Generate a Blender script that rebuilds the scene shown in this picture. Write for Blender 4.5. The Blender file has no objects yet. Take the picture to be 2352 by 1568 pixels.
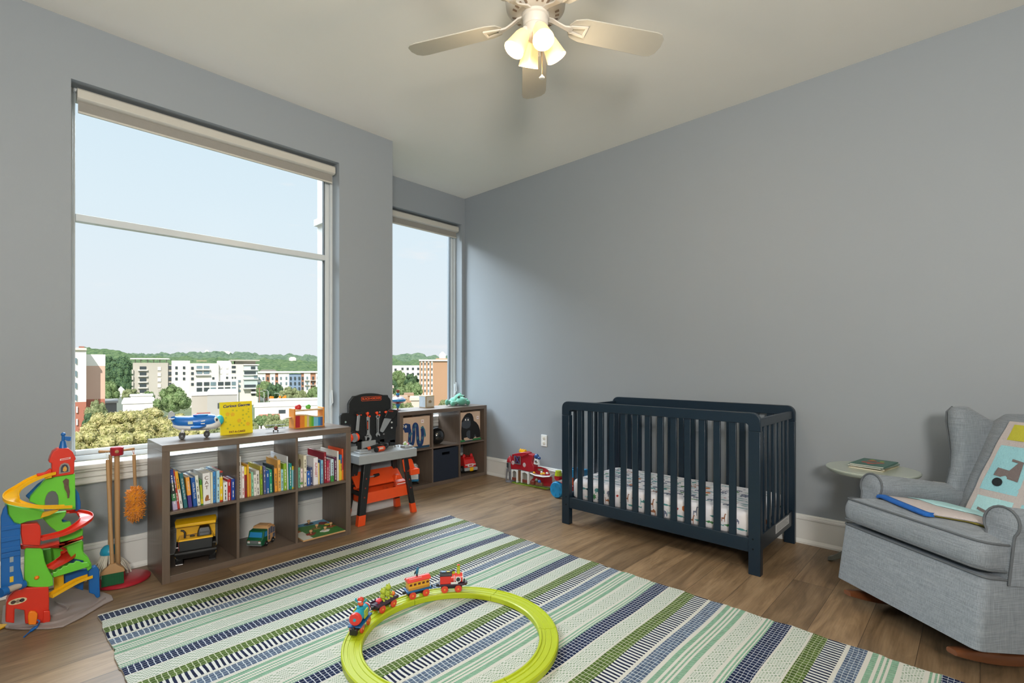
import bpy, bmesh, math, random
from mathutils import Vector as V, Matrix, noise
random.seed(7)
S = bpy.context.scene
COL = S.collection
R = math.radians
# ------------------------------------------------------------- camera
FPX, CX, HY, CAMH = 1139.0, 1176.0, 837.5, 1.2
YAW = R(43.36)
cam = bpy.data.objects.new('camera', bpy.data.cameras.new('camera'))
COL.objects.link(cam)
cam.location = (0, 0, CAMH)
cam.rotation_euler = (math.pi / 2, 0, YAW - math.pi / 2)
cam.data.sensor_width = 36
cam.data.lens = FPX / 2352 * 36
cam.data.shift_y = (HY - 784) / 2352
cam.data.clip_start = 0.02
cam.data.clip_end = 3000
S.camera = cam
# ------------------------------------------------------------- exposure
S.view_settings.view_transform = 'Standard'
S.view_settings.look = 'None'
S.view_settings.exposure = 0.0
S.view_settings.gamma = 1.0
S.view_settings.use_curve_mapping = False
# ------------------------------------------------------------- world: hazy summer sky, bright high up
W = bpy.data.worlds.new('sky'); S.world = W
W.use_nodes = True
nt = W.node_tree; nt.nodes.clear()
def N(t, typ, **kw):
    n = t.nodes.new(typ)
    for k, v in kw.items():
        if k.startswith('i_'):
            n.inputs[k[2:].replace('_', ' ')].default_value = v
        else:
            setattr(n, k, v)
    return n
tc = N(nt, 'ShaderNodeTexCoord'); sp = N(nt, 'ShaderNodeSeparateXYZ')
nt.links.new(tc.outputs['Generated'], sp.inputs[0])
rp = N(nt, 'ShaderNodeValToRGB'); nt.links.new(sp.outputs['Z'], rp.inputs[0])
el = rp.color_ramp.elements
el[0].position = 0.0; el[0].color = (.24, .27, .20, 1)
el[1].position = 0.012; el[1].color = (.80, .86, .905, 1)
for p, c in ((.12, (.80, .89, .95, 1)), (.25, (.76, .89, .97, 1)), (.40, (.70, .86, .96, 1))):
    e = el.new(p); e.color = c
cl = N(nt, 'ShaderNodeTexNoise', i_Scale=5.0, i_Detail=6.0, i_Roughness=.55)
mp = N(nt, 'ShaderNodeMapping'); mp.inputs['Scale'].default_value = (1, 1, 4.5); mp.inputs['Location'].default_value = (.6, .15, 0)
nt.links.new(tc.outputs['Generated'], mp.inputs[0]); nt.links.new(mp.outputs[0], cl.inputs['Vector'])
cr = N(nt, 'ShaderNodeValToRGB'); nt.links.new(cl.outputs[0], cr.inputs[0])
cr.color_ramp.elements[0].position = .60; cr.color_ramp.elements[1].position = .74
cr.color_ramp.elements[1].color = (.5, .5, .5, 1)
cm = N(nt, 'ShaderNodeMixRGB'); nt.links.new(cr.outputs[0], cm.inputs[0]); nt.links.new(rp.outputs[0], cm.inputs[1])
cm.inputs[2].default_value = (.95, .93, .93, 1)
hi = N(nt, 'ShaderNodeMapRange', i_From_Min=.42, i_From_Max=.62, i_To_Min=1.0, i_To_Max=1.4)
nt.links.new(sp.outputs['Z'], hi.inputs[0])
bg = N(nt, 'ShaderNodeBackground'); nt.links.new(cm.outputs[0], bg.inputs[0]); nt.links.new(hi.outputs[0], bg.inputs[1])
wo = N(nt, 'ShaderNodeOutputWorld'); nt.links.new(bg.outputs[0], wo.inputs[0])
# ------------------------------------------------------------- sun behind the building, and added area lights that belong to no fixture
def lamp(kind, name, loc, energy, color, size=None, aim=None, **kw):
    d = bpy.data.lights.new(name, kind); d.energy = energy; d.color = color
    if kind == 'AREA':
        d.shape = 'RECTANGLE'; d.size, d.size_y = size
    elif size: d.shadow_soft_size = size
    for k, v in kw.items(): setattr(d, k, v)
    o = bpy.data.objects.new(name, d); COL.objects.link(o); o.location = loc
    if aim is not None:
        o.rotation_euler = (V(aim) - V(loc)).to_track_quat('-Z', 'Y').to_euler()
    return o
sun = lamp('SUN', 'sun', (-14, -30, 27), 5.0, (1, .94, .85), aim=(4, 2, 0)); sun.data.angle = R(.6)
lamp('AREA', 'added_outside_light', (2.2, 8.6, 7.2), 3900, (.80, .91, 1), (11, 5), aim=(1.6, 2.5, .9))  # added area light above and outside the windows, boosts the daylight indoors
lamp('AREA', 'added_overhead_light', (-.3, -.9, 3.02), 13, (1, .96, .92), (1.8, 1.2), aim=(.8, .4, 0))  # added fill from above behind the camera, no ceiling panel exists
lamp('AREA', 'added_uplight', (-.7, -1.1, 1.9), 150, (1, .95, .87), (.6, .6), aim=(.6, .3, 3.2))  # added uplight that brightens the ceiling, no floor lamp stands here
lamp('AREA', 'added_side_light', (-1.2, .9, 1.5), 4, (1, .97, .94), (1.6, 2.2), aim=(2, 1.3, 1.2))  # added weak fill from the left wall, there is no doorway
# ------------------------------------------------------------- helpers
def at_z(x, y, z=0):
    r = ray(x, y); return V((0, 0, CAMH)) + r * ((z - CAMH) / r.z)
def at_x(x, y, v):
    r = ray(x, y); return V((0, 0, CAMH)) + r * (v / r.x)
def at_y(x, y, v):
    r = ray(x, y); return V((0, 0, CAMH)) + r * (v / r.y)
FW = V((math.cos(YAW), math.sin(YAW), 0)); RT = V((math.sin(YAW), -math.cos(YAW), 0))
def ray(x, y): return FW + RT * ((x - CX) / FPX) + V((0, 0, 1)) * ((HY - y) / FPX)
def far(x, y, d): return V((0, 0, CAMH)) + ray(x, y) * d

def lin(h):
    if isinstance(h, str):
        h = [int(h[i:i + 2], 16) / 255 for i in (0, 2, 4)]
        return tuple((c / 12.92 if c <= .04045 else ((c + .055) / 1.055) ** 2.4) for c in h)
    return tuple(h)
_M = {}
def mat(name, col, rough=.5, metal=0, var=.08, scale=25, bump=0, bscale=None, emit=None, estr=0, coat=0, spec=.5, trans=0, sheen=0, stretch=(1, 1, 1), sub=0):
    key = (name, str(col), rough, metal, var, scale, bump, emit, estr, stretch)
    if key in _M: return _M[key]
    m = bpy.data.materials.new(name); m.use_nodes = True; t = m.node_tree
    b = t.nodes['Principled BSDF']; c = lin(col)
    b.inputs['Roughness'].default_value = rough; b.inputs['Metallic'].default_value = metal
    b.inputs['Specular IOR Level'].default_value = spec
    b.inputs['Coat Weight'].default_value = coat
    b.inputs['Transmission Weight'].default_value = trans
    b.inputs['Sheen Weight'].default_value = sheen
    b.inputs['Subsurface Weight'].default_value = sub
    tcn = N(t, 'ShaderNodeTexCoord'); mpn = N(t, 'ShaderNodeMapping'); mpn.inputs['Scale'].default_value = stretch
    t.links.new(tcn.outputs['Object'], mpn.inputs[0])
    n = N(t, 'ShaderNodeTexNoise', i_Scale=scale, i_Detail=4.0); t.links.new(mpn.outputs[0], n.inputs['Vector'])
    mr = N(t, 'ShaderNodeMapRange', i_To_Min=1 - var, i_To_Max=1 + var); t.links.new(n.outputs[0], mr.inputs[0])
    mx = N(t, 'ShaderNodeMixRGB', blend_type='MULTIPLY'); mx.inputs[0].default_value = 1
    mx.inputs[1].default_value = (*c, 1); t.links.new(mr.outputs[0], mx.inputs[2]); t.links.new(mx.outputs[0], b.inputs['Base Color'])
    if bump:
        n2 = N(t, 'ShaderNodeTexNoise', i_Scale=bscale or scale * 4, i_Detail=3.0); t.links.new(mpn.outputs[0], n2.inputs['Vector'])
        bp = N(t, 'ShaderNodeBump', i_Strength=bump, i_Distance=.01); t.links.new(n2.outputs[0], bp.inputs['Height']); t.links.new(bp.outputs[0], b.inputs['Normal'])
    if emit is not None:
        b.inputs['Emission Color'].default_value = (*lin(emit), 1); b.inputs['Emission Strength'].default_value = estr
    _M[key] = m
    return m
WM = {}
class MB:
    def __init__(s, M=None): s.bm = bmesh.new(); s.M = M or Matrix()
    def _v(s, p): return s.bm.verts.new(s.M @ V(p))
    def face(s, pts, mi=0):
        f = s.bm.faces.new([s._v(p) for p in pts]); f.material_index = mi; return s
    def box(s, x0, x1, y0, y1, z0, z1, mi=0):
        return s.prism([(x0, y0, z0), (x1, y0, z0), (x1, y1, z0), (x0, y1, z0)], (0, 0, z1 - z0), mi)
    def taper(s, c0, s0, c1, s1, mi=0):   # frustum from rectangle s0 at c0 to rectangle s1 at c1
        a = [(c0[0] + i * s0[0] / 2, c0[1] + j * s0[1] / 2, c0[2]) for i, j in ((-1, -1), (1, -1), (1, 1), (-1, 1))]
        b = [(c1[0] + i * s1[0] / 2, c1[1] + j * s1[1] / 2, c1[2]) for i, j in ((-1, -1), (1, -1), (1, 1), (-1, 1))]
        return s.loft([a, b], mi)
    def loft(s, rings, mi=0, cap=True, closed=True):
        vs = [[s._v(p) for p in r] for r in rings]; n = len(vs[0])
        for a, b in zip(vs, vs[1:]):
            for i in range(n if closed else n - 1):
                f = s.bm.faces.new((a[i], a[(i + 1) % n], b[(i + 1) % n], b[i])); f.material_index = mi
        if cap:
            f = s.bm.faces.new(vs[0][::-1]); f.material_index = mi
            f = s.bm.faces.new(vs[-1]); f.material_index = mi
        return s
    def prism(s, pts, vec, mi=0):
        vec = V(vec); return s.loft([[V(p) for p in pts], [V(p) + vec for p in pts]], mi)
    def lathe(s, prof, c=(0, 0, 0), axis=(0, 0, 1), n=24, mi=0, cap=True, ref=None):
        ax = V(axis).normalized(); e1 = V(ref).normalized() if ref else ax.orthogonal().normalized(); e2 = ax.cross(e1); c = V(c)
        return s.loft([[c + ax * h + (e1 * math.cos(2 * math.pi * k / n) + e2 * math.sin(2 * math.pi * k / n)) * max(r, 1e-4) for k in range(n)] for r, h in prof], mi, cap)
    def cyl(s, p0, p1, r0, r1=None, n=16, mi=0):
        d = V(p1) - V(p0); return s.lathe([(r0, 0), (r0 if r1 is None else r1, d.length)], p0, d, n, mi)
    def ball(s, c, r, n=20, m=12, mi=0):
        if not hasattr(r, '__len__'): r = (r, r, r)
        c = V(c); rings = []
        for j in range(m + 1):
            a = -math.pi / 2 + math.pi * j / m; q = max(math.cos(a), .01)
            rings.append([c + V((r[0] * q * math.cos(2 * math.pi * k / n), r[1] * q * math.sin(2 * math.pi * k / n), r[2] * math.sin(a))) for k in range(n)])
        return s.loft(rings, mi)
    def tube(s, path, r, n=10, mi=0, flat=1.0, closed=False):
        path = [V(p) for p in path]; L = len(path); rr = r if hasattr(r, '__len__') else [r] * L; rings = []; prev = None
        for i, p in enumerate(path):
            if closed: d = path[(i + 1) % L] - path[i - 1]
            else: d = path[min(i + 1, L - 1)] - path[max(i - 1, 0)]
            d.normalize()
            if prev is None: e1 = d.orthogonal().normalized() if abs(d.z) > .95 else d.cross(V((0, 0, 1))).normalized()
            else: e1 = (prev - d * prev.dot(d)).normalized()
            prev = e1; e2 = d.cross(e1)
            rings.append([p + (e1 * math.cos(2 * math.pi * k / n) + e2 * math.sin(2 * math.pi * k / n) * flat) * rr[i] for k in range(n)])
        if closed: rings.append(rings[0]); return s.loft(rings, mi, False)
        return s.loft(rings, mi)
    def ribbon(s, path, prof, mi=0, cap=True, up=(0, 0, 1)):   # sweep an (across, up) profile along a path
        path = [V(p) for p in path]; L = len(path); rings = []; upv = V(up)
        for i, p in enumerate(path):
            d = (path[min(i + 1, L - 1)] - path[max(i - 1, 0)]).normalized(); a = d.cross(upv).normalized()
            rings.append([p + a * x + upv * z for x, z in prof])
        return s.loft(rings, mi, cap)
    def build(s, name, mats, parent=None, bevel=0, smooth=40, sub=0, seg=2, weld=False, solid=0, base=True):
        bm = s.bm
        if weld: bmesh.ops.remove_doubles(bm, verts=bm.verts, dist=1e-5)
        bmesh.ops.recalc_face_normals(bm, faces=bm.faces)
        me = bpy.data.meshes.new(name); bm.to_mesh(me); bm.free()
        if not hasattr(mats, '__len__'): mats = [mats]
        for m in mats: me.materials.append(m)
        o = bpy.data.objects.new(name, me); COL.objects.link(o)
        if parent is not None:
            me.transform(WM[parent].inverted()); o.parent = parent; WM[o] = WM[parent]
        elif base and len(me.vertices):
            xs = [v.co.x for v in me.vertices]; ys = [v.co.y for v in me.vertices]; z0 = min(v.co.z for v in me.vertices)
            c = V(((min(xs) + max(xs)) / 2, (min(ys) + max(ys)) / 2, z0)); me.transform(Matrix.Translation(-c)); o.location = c
            WM[o] = Matrix.Translation(c)
        else: WM[o] = Matrix()
        if smooth:
            for p in me.polygons: p.use_smooth = True
            me.set_sharp_from_angle(angle=R(smooth))
        if solid:
            md = o.modifiers.new('solid', 'SOLIDIFY'); md.thickness = solid; md.offset = 0
        if bevel:
            md = o.modifiers.new('bevel', 'BEVEL'); md.width = bevel; md.segments = seg; md.limit_method = 'ANGLE'; md.angle_limit = R(35)
        if sub:
            md = o.modifiers.new('sub', 'SUBSURF'); md.levels = md.render_levels = sub
        return o
def tag(o, label=None, cat=None, group=None, kind=None):
    if label: o['label'] = label
    if cat: o['category'] = cat
    if group: o['group'] = group
    if kind: o['kind'] = kind
    return o
def thing(name, label, cat, loc=(0, 0, 0), rz=0, group=None, rx=0):
    o = bpy.data.objects.new(name, None); COL.objects.link(o); o.empty_display_size = .05
    o.location = loc; o.rotation_euler = (rx, 0, rz)
    WM[o] = Matrix.Translation(V(loc)) @ Matrix.Rotation(rz, 4, 'Z') @ Matrix.Rotation(rx, 4, 'X')
    return tag(o, label, cat, group)
def frame(loc, rz=0, s=1): return Matrix.Translation(V(loc)) @ Matrix.Rotation(rz, 4, 'Z') @ Matrix.Scale(s, 4)
def axes(o, ex, ey, ez):   # matrix whose local x, y, z run along the given vectors
    m = Matrix.Identity(4)
    for i, e in enumerate((ex, ey, ez)):
        e = V(e)
        for j in range(3): m[j][i] = e[j]
    for j in range(3): m[j][3] = V(o)[j]
    return m
def text(s, size, M, m, parent, name='lettering', depth=.0006, bold=0, shear=0, sx=1):
    c = bpy.data.curves.new('t', 'FONT'); c.body = s; c.size = size; c.extrude = depth; c.offset = bold; c.shear = shear
    c.align_x = 'CENTER'; c.align_y = 'CENTER'
    o = bpy.data.objects.new('t', c); COL.objects.link(o); bpy.context.view_layer.update()
    me = bpy.data.meshes.new_from_object(o.evaluated_get(bpy.context.evaluated_depsgraph_get()))
    bpy.data.objects.remove(o)
    me.transform(WM[parent].inverted() @ M @ Matrix.Diagonal((sx, 1, 1, 1)))
    me.materials.clear(); me.materials.append(m)
    o = bpy.data.objects.new(name, me); COL.objects.link(o); o.parent = parent; WM[o] = WM[parent]
    return o
def arc(c, r, a0, a1, n, z=0): return [(c[0] + r * math.cos(R(a0 + (a1 - a0) * k / n)), c[1] + r * math.sin(R(a0 + (a1 - a0) * k / n)), z) for k in range(n + 1)]
def spline(pts, n=6):
    pts = [V(p) for p in pts]; out = []
    for i in range(len(pts) - 1):
        p0, p1, p2, p3 = pts[max(i - 1, 0)], pts[i], pts[i + 1], pts[min(i + 2, len(pts) - 1)]
        for k in range(n):
            t = k / n
            out.append(.5 * ((2 * p1) + (p2 - p0) * t + (2 * p0 - 5 * p1 + 4 * p2 - p3) * t * t + (3 * p1 - p0 - 3 * p2 + p3) * t ** 3))
    out.append(pts[-1]); return out
# ------------------------------------------------------------- the room
YA, YB, XR, ZC = 3.66, 4.33, 3.79, 3.115
XP = 2.385; XL, YK = -1.3, -1.8
OA = (.32, 1.90, .62, 2.785)     # big window opening
OB = (2.53, 3.745, .62, 2.81)    # alcove window opening
paint = mat('wall_paint', (.282, .312, .340), .55, var=.015, scale=3, bump=.03, bscale=220)
white = mat('white_trim', 'dfe0de', .35, var=.02, scale=8)
vinyl = mat('window_vinyl', 'c9cfd2', .3, var=.02)
ceil_m = mat('ceiling_paint', 'eeebe4', .75, var=.015, scale=4, bump=.03, bscale=200)
def struct(name, mb, m, **kw): return tag(mb.build(name, m, smooth=0, **kw), kind='structure')
def floor_mat():
    m = bpy.data.materials.new('oak_planks'); m.use_nodes = True; t = m.node_tree; b = t.nodes['Principled BSDF']
    L = t.links.new
    tcn = N(t, 'ShaderNodeTexCoord')
    br = N(t, 'ShaderNodeTexBrick', offset=.37, offset_frequency=2, squash=1)
    br.inputs['Scale'].default_value = 1; br.inputs['Mortar Size'].default_value = .0012; br.inputs['Mortar Smooth'].default_value = .3
    br.inputs['Brick Width'].default_value = 1.55; br.inputs['Row Height'].default_value = .19; br.inputs['Bias'].default_value = 0
    br.inputs['Color1'].default_value = (0, 0, 0, 1); br.inputs['Color2'].default_value = (1, 1, 1, 1); br.inputs['Mortar'].default_value = (.5, .5, .5, 1)
    L(tcn.outputs['Object'], br.inputs['Vector'])
    rnd = N(t, 'ShaderNodeSeparateColor'); L(br.outputs['Color'], rnd.inputs[0])
    ofs = N(t, 'ShaderNodeCombineXYZ'); mm = N(t, 'ShaderNodeMath', operation='MULTIPLY'); mm.inputs[1].default_value = 37.0
    L(rnd.outputs[0], mm.inputs[0]); L(mm.outputs[0], ofs.inputs[0]); L(mm.outputs[0], ofs.inputs[1])
    ad = N(t, 'ShaderNodeVectorMath', operation='ADD'); L(tcn.outputs['Object'], ad.inputs[0]); L(ofs.outputs[0], ad.inputs[1])
    mp1 = N(t, 'ShaderNodeMapping'); mp1.inputs['Scale'].default_value = (1.1, 7, 1); L(ad.outputs[0], mp1.inputs[0])
    n1 = N(t, 'ShaderNodeTexNoise', i_Scale=1.6, i_Detail=8.0, i_Roughness=.62, i_Distortion=1.4); L(mp1.outputs[0], n1.inputs['Vector'])
    mp2 = N(t, 'ShaderNodeMapping'); mp2.inputs['Scale'].default_value = (3, 90, 1); L(ad.outputs[0], mp2.inputs[0])
    n2 = N(t, 'ShaderNodeTexNoise', i_Scale=1.5, i_Detail=5.0); L(mp2.outputs[0], n2.inputs['Vector'])
    cr1 = N(t, 'ShaderNodeValToRGB'); L(n1.outputs[0], cr1.inputs[0])
    cr1.color_ramp.elements[0].position = .28; cr1.color_ramp.elements[0].color = (.115, .072, .038, 1)
    cr1.color_ramp.elements[1].position = .72; cr1.color_ramp.elements[1].color = (.315, .212, .120, 1)
    e = cr1.color_ramp.elements.new(.5); e.color = (.225, .145, .078, 1)
    mr = N(t, 'ShaderNodeMapRange', i_To_Min=.74, i_To_Max=1.22); L(rnd.outputs[0], mr.inputs[0])
    mr2 = N(t, 'ShaderNodeMapRange', i_From_Min=.3, i_From_Max=.7, i_To_Min=.86, i_To_Max=1.12); L(n2.outputs[0], mr2.inputs[0])
    mu = N(t, 'ShaderNodeMixRGB', blend_type='MULTIPLY'); mu.inputs[0].default_value = 1; L(cr1.outputs[0], mu.inputs[1]); L(mr.outputs[0], mu.inputs[2])
    mu2 = N(t, 'ShaderNodeMixRGB', blend_type='MULTIPLY'); mu2.inputs[0].default_value = 1; L(mu.outputs[0], mu2.inputs[1]); L(mr2.outputs[0], mu2.inputs[2])
    se = N(t, 'ShaderNodeMixRGB'); L(br.outputs['Fac'], se.inputs[0]); L(mu2.outputs[0], se.inputs[1]); se.inputs[2].default_value = (.05, .032, .02, 1)
    L(se.outputs[0], b.inputs['Base Color']); b.inputs['Roughness'].default_value = .42
    bp = N(t, 'ShaderNodeBump', i_Strength=.12, i_Distance=.002); L(n2.outputs[0], bp.inputs['Height']); L(bp.outputs[0], b.inputs['Normal'])
    return m
fl = MB(); fl.box(XL - .2, XR + .2, YK - .2, YB + .3, -.12, 0); struct('floor', fl, floor_mat(), base=False)
c = MB(); c.box(XL - .2, XR + .2, YK - .2, YB + .3, ZC, ZC + .25); struct('ceiling', c, ceil_m)
T = .26
def wall_y(mb, xa, xb, y, t, O):   # wall across x with one window opening, as one closed shell
    x0, x1, z0, z1 = O; xs = [xa, x0, x1, xb]; zs = [0, z0, z1, ZC]
    for yy in (y, y + t):
        for i in range(3):
            for j in range(3):
                if (i, j) != (1, 1): mb.face([(xs[i], yy, zs[j]), (xs[i + 1], yy, zs[j]), (xs[i + 1], yy, zs[j + 1]), (xs[i], yy, zs[j + 1])])
    for (p, q) in (((x0, z0), (x1, z0)), ((x1, z0), (x1, z1)), ((x1, z1), (x0, z1)), ((x0, z1), (x0, z0)), ((xa, 0), (xb, 0)), ((xb, 0), (xb, ZC)), ((xb, ZC), (xa, ZC)), ((xa, ZC), (xa, 0))):
        mb.face([(p[0], y, p[1]), (q[0], y, q[1]), (q[0], y + t, q[1]), (p[0], y + t, p[1])])
w = MB(); wall_y(w, XL - .2, XP, YA, T, OA); struct('wall_window', w, paint, weld=True)
w = MB(); w.box(XP - .2, XP, YA + T, YB + T, 0, ZC); struct('wall_pier', w, paint)
w = MB(); wall_y(w, XP, XR + .2, YB, T, OB); struct('wall_alcove', w, paint, weld=True)
x0, x1, z0, z1 = OB
w = MB(); w.box(XR, XR + .2, YK - .2, YB, 0, ZC); struct('wall_right', w, paint)
w = MB(); w.box(XL - .2, XL, YK - .2, YA, 0, ZC); struct('wall_left', w, paint)
w = MB(); w.box(XL, XR, YK - .2, YK, 0, ZC); struct('wall_back', w, paint)
ext_m = mat('white_siding', 'd9d9d6', .6, var=.03, scale=2)
w = MB(); w.box(XP - .215, XP - .2, YA + T, YB + T + .02, -8, ZC + 1)
for z in (2.52, .2): w.box(XP - .245, XP - .2, YA + T, YB + T + .03, z, z + .06)
struct('wall_exterior', w, ext_m)
def board(name, pts, inward):   # baseboard along a polyline with a moulded cap and a shoe
    prof = [(0, 0), (.030, 0), (.030, .012), (.022, .026), (.019, .03), (.019, .158), (.024, .162), (.024, .172), (.017, .177), (.017, .184), (.012, .192), (0, .192)]
    mb = MB(); P = [V(p) for p in pts]
    for a, b in zip(P, P[1:]):
        n = V(inward[P.index(a)])
        mb.loft([[q + n * x + V((0, 0, z)) for x, z in prof] for q in (a, b)])
    return struct(name, mb, white)
board('baseboard_window', [(XL, YA, 0), (XP + .018, YA, 0)], [(0, -1, 0)])
board('baseboard_pier', [(XP, YA, 0), (XP, YB, 0)], [(1, 0, 0)])
board('baseboard_alcove', [(XP, YB, 0), (XR, YB, 0)], [(0, -1, 0)])
board('baseboard_right', [(XR, YK, 0), (XR, YB, 0)], [(-1, 0, 0)])
board('baseboard_left', [(XL, YK, 0), (XL, YA, 0)], [(1, 0, 0)])
board('baseboard_back', [(XL, YK, 0), (XR, YK, 0)], [(0, 1, 0)])
def glass_mat():
    m = bpy.data.materials.new('window_glass'); m.use_nodes = True; t = m.node_tree; t.nodes.clear()
    tr = N(t, 'ShaderNodeBsdfTransparent'); tr.inputs[0].default_value = (.98, .985, .985, 1)
    gl = N(t, 'ShaderNodeBsdfGlossy', i_Roughness=.25); mx = N(t, 'ShaderNodeMixShader'); mx.inputs[0].default_value = .002
    o = N(t, 'ShaderNodeOutputMaterial'); t.links.new(tr.outputs[0], mx.inputs[1]); t.links.new(gl.outputs[0], mx.inputs[2]); t.links.new(mx.outputs[0], o.inputs[0])
    return m
glass = glass_mat()
shade_m = mat('shade_cloth', '8f8c86', .8, var=.05, scale=60, bump=.1); fascia_m = mat('shade_fascia', 'c2bfb6', .4, var=.02)
gasket = mat('window_gasket', '4a5054', .6)
def window(name, O, yw, rail, cut, crank):
    x0, x1, z0, z1 = O; yf = yw + .12; zb = .645
    root = bpy.data.objects.new(name, None); COL.objects.link(root); root.location = ((x0 + x1) / 2, yf, zb); WM[root] = Matrix.Translation(root.location)
    tag(root, kind='structure')
    f = MB(); d0, d1 = yf - .012, yf + .08
    f.box(x0, x0 + .018, d0, d1, zb, z1); f.box(x1 - .018, x1, d0, d1, zb, z1); f.box(x0 + .018, x1 - .018, d0, d1, z1 - .018, z1); f.box(x0 + .018, x1 - .018, d0, d1, zb, zb + .03)
    f.build('window_frame', vinyl, root, bevel=.003)
    sgap = .018; s = MB(); e0, e1 = yf + .012, yf + .06
    s.box(x0 + sgap, x0 + sgap + .012, e0, e1, zb + .03, z1 - .018); s.box(x1 - sgap - .032, x1 - sgap, e0, e1, zb + .03, z1 - .018)
    s.box(x0 + sgap + .012, x1 - sgap - .032, e0, e1, z1 - .06, z1 - .018); s.box(x0 + sgap + .012, x1 - sgap - .032, e0, e1, zb + .03, zb + .058)
    s.build('sash', vinyl, root, bevel=.003)
    g = MB()
    g.box(x1 - .056, x1 - .0505, e0 + .01, e1 - .01, zb + .058, z1 - .06); g.build('gasket', gasket, root)
    if rail:
        r = MB(); r.box(x0 + .03, x1 - .05, e0 - .004, e1, 2.03, 2.072); r.build('rail', vinyl, root, bevel=.004)
    p = MB(); p.box(x0 + .025, x1 - .045, yf + .036, yf + .041, zb + .04, z1 - .04); p.build('pane', glass, root)
    h = MB(); h.box(x1 - .026, x1 - .012, yf - .03, yf - .01, .86, .98); h.tube([(x1 - .019, yf - .026, .88), (x1 - .019, yf - .05, .90), (x1 - .022, yf - .045, 1.0)], .006); h.build('handle', vinyl, root, bevel=.002)
    # sill: stool and moulded apron
    t = MB(); t.box(x0 - (.05 if rail else 0), x1 + (.05 if rail else -.0), yw - .055, yf - .012, .618, zb)
    tag(t.build('trim_1' if rail else 'trim_3', white, bevel=.006), kind='structure')
    t = MB(); pr = [(0, .53), (.018, .53), (.026, .537), (.026, .546), (.016, .552), (.016, .566), (.030, .574), (.030, .582), (.022, .588), (.022, .598), (.045, .608), (.045, .618), (0, .618)]
    xa, xb = x0 - (.04 if rail else 0), x1 + (.04 if rail else 0)
    t.loft([[V((x, yw - a, z)) for a, z in pr] for x in (xa, xb)]); tag(t.build('trim_2' if rail else 'trim_4', white, smooth=0), kind='structure')
    return root
window('window_1', OA, YA, True, .2, True)
window('window_2', OB, YB, False, .2, True)
def shade(O, yw, label):
    x0, x1, z0, z1 = O; yf = yw + .12
    t = thing('roller_shade', label, 'window shade', ((x0 + x1) / 2, yf - .06, z1 - .15), 0, 'roller shades')
    a = MB(); a.loft([[V((x, yf - .012 - u, z)) for u, z in ((0, z1 - .085), (.055, z1 - .085), (.07, z1 - .075), (.07, z1 - .03), (.06, z1 - .02), (0, z1 - .02))] for x in (x0 + .03, x1 - .012)])
    a.build('fascia', fascia_m, t, bevel=.002)
    b = MB(); b.box(x0 + .036, x1 - .024, yf - .05, yf - .048, z1 - .145, z1 - .084); b.build('shade_cloth', shade_m, t)
    h = MB(); h.box(x0 + .036, x1 - .024, yf - .056, yf - .043, z1 - .153, z1 - .141); h.build('hem_bar', fascia_m, t, bevel=.002)
shade(OA, YA, 'grey roller shade pulled up at the top of the big left window')
shade(OB, YB, 'grey roller shade pulled up at the top of the narrow alcove window')
def outlet(p, lab):
    t = thing('wall_outlet', lab, 'outlet', p, 0, 'wall outlets')
    m = MB(); m.box(p[0] - .006, p[0], p[1] - .037, p[1] + .037, p[2] - .057, p[2] + .057); m.build('cover_plate', white, t, bevel=.003)
    for dz in (-.024, .024):
        m = MB(); m.lathe([(.0165, 0), (.0165, .0025), (.015, .003)], (p[0] - .006, p[1], p[2] + dz), (-1, 0, 0), 20)
        so = m.build('socket', mat('outlet_face', 'd6d3c8', .4), t)
        m = MB()
        for dy in (-.006, .006): m.box(p[0] - .0094, p[0] - .009, p[1] + dy - .001, p[1] + dy + .001, p[2] + dz - .002, p[2] + dz + .008)
        m.cyl((p[0] - .009, p[1], p[2] + dz - .008), (p[0] - .0094, p[1], p[2] + dz - .008), .0025, n=10); m.build('slots', mat('slot_dark', '3a3733', .6), so)
outlet((XR, 3.14, .45), 'white double outlet on the grey wall above the red toy barn')
outlet((XR, .165, .465), 'white outlet on the wall just left of the armchair wing')
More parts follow.
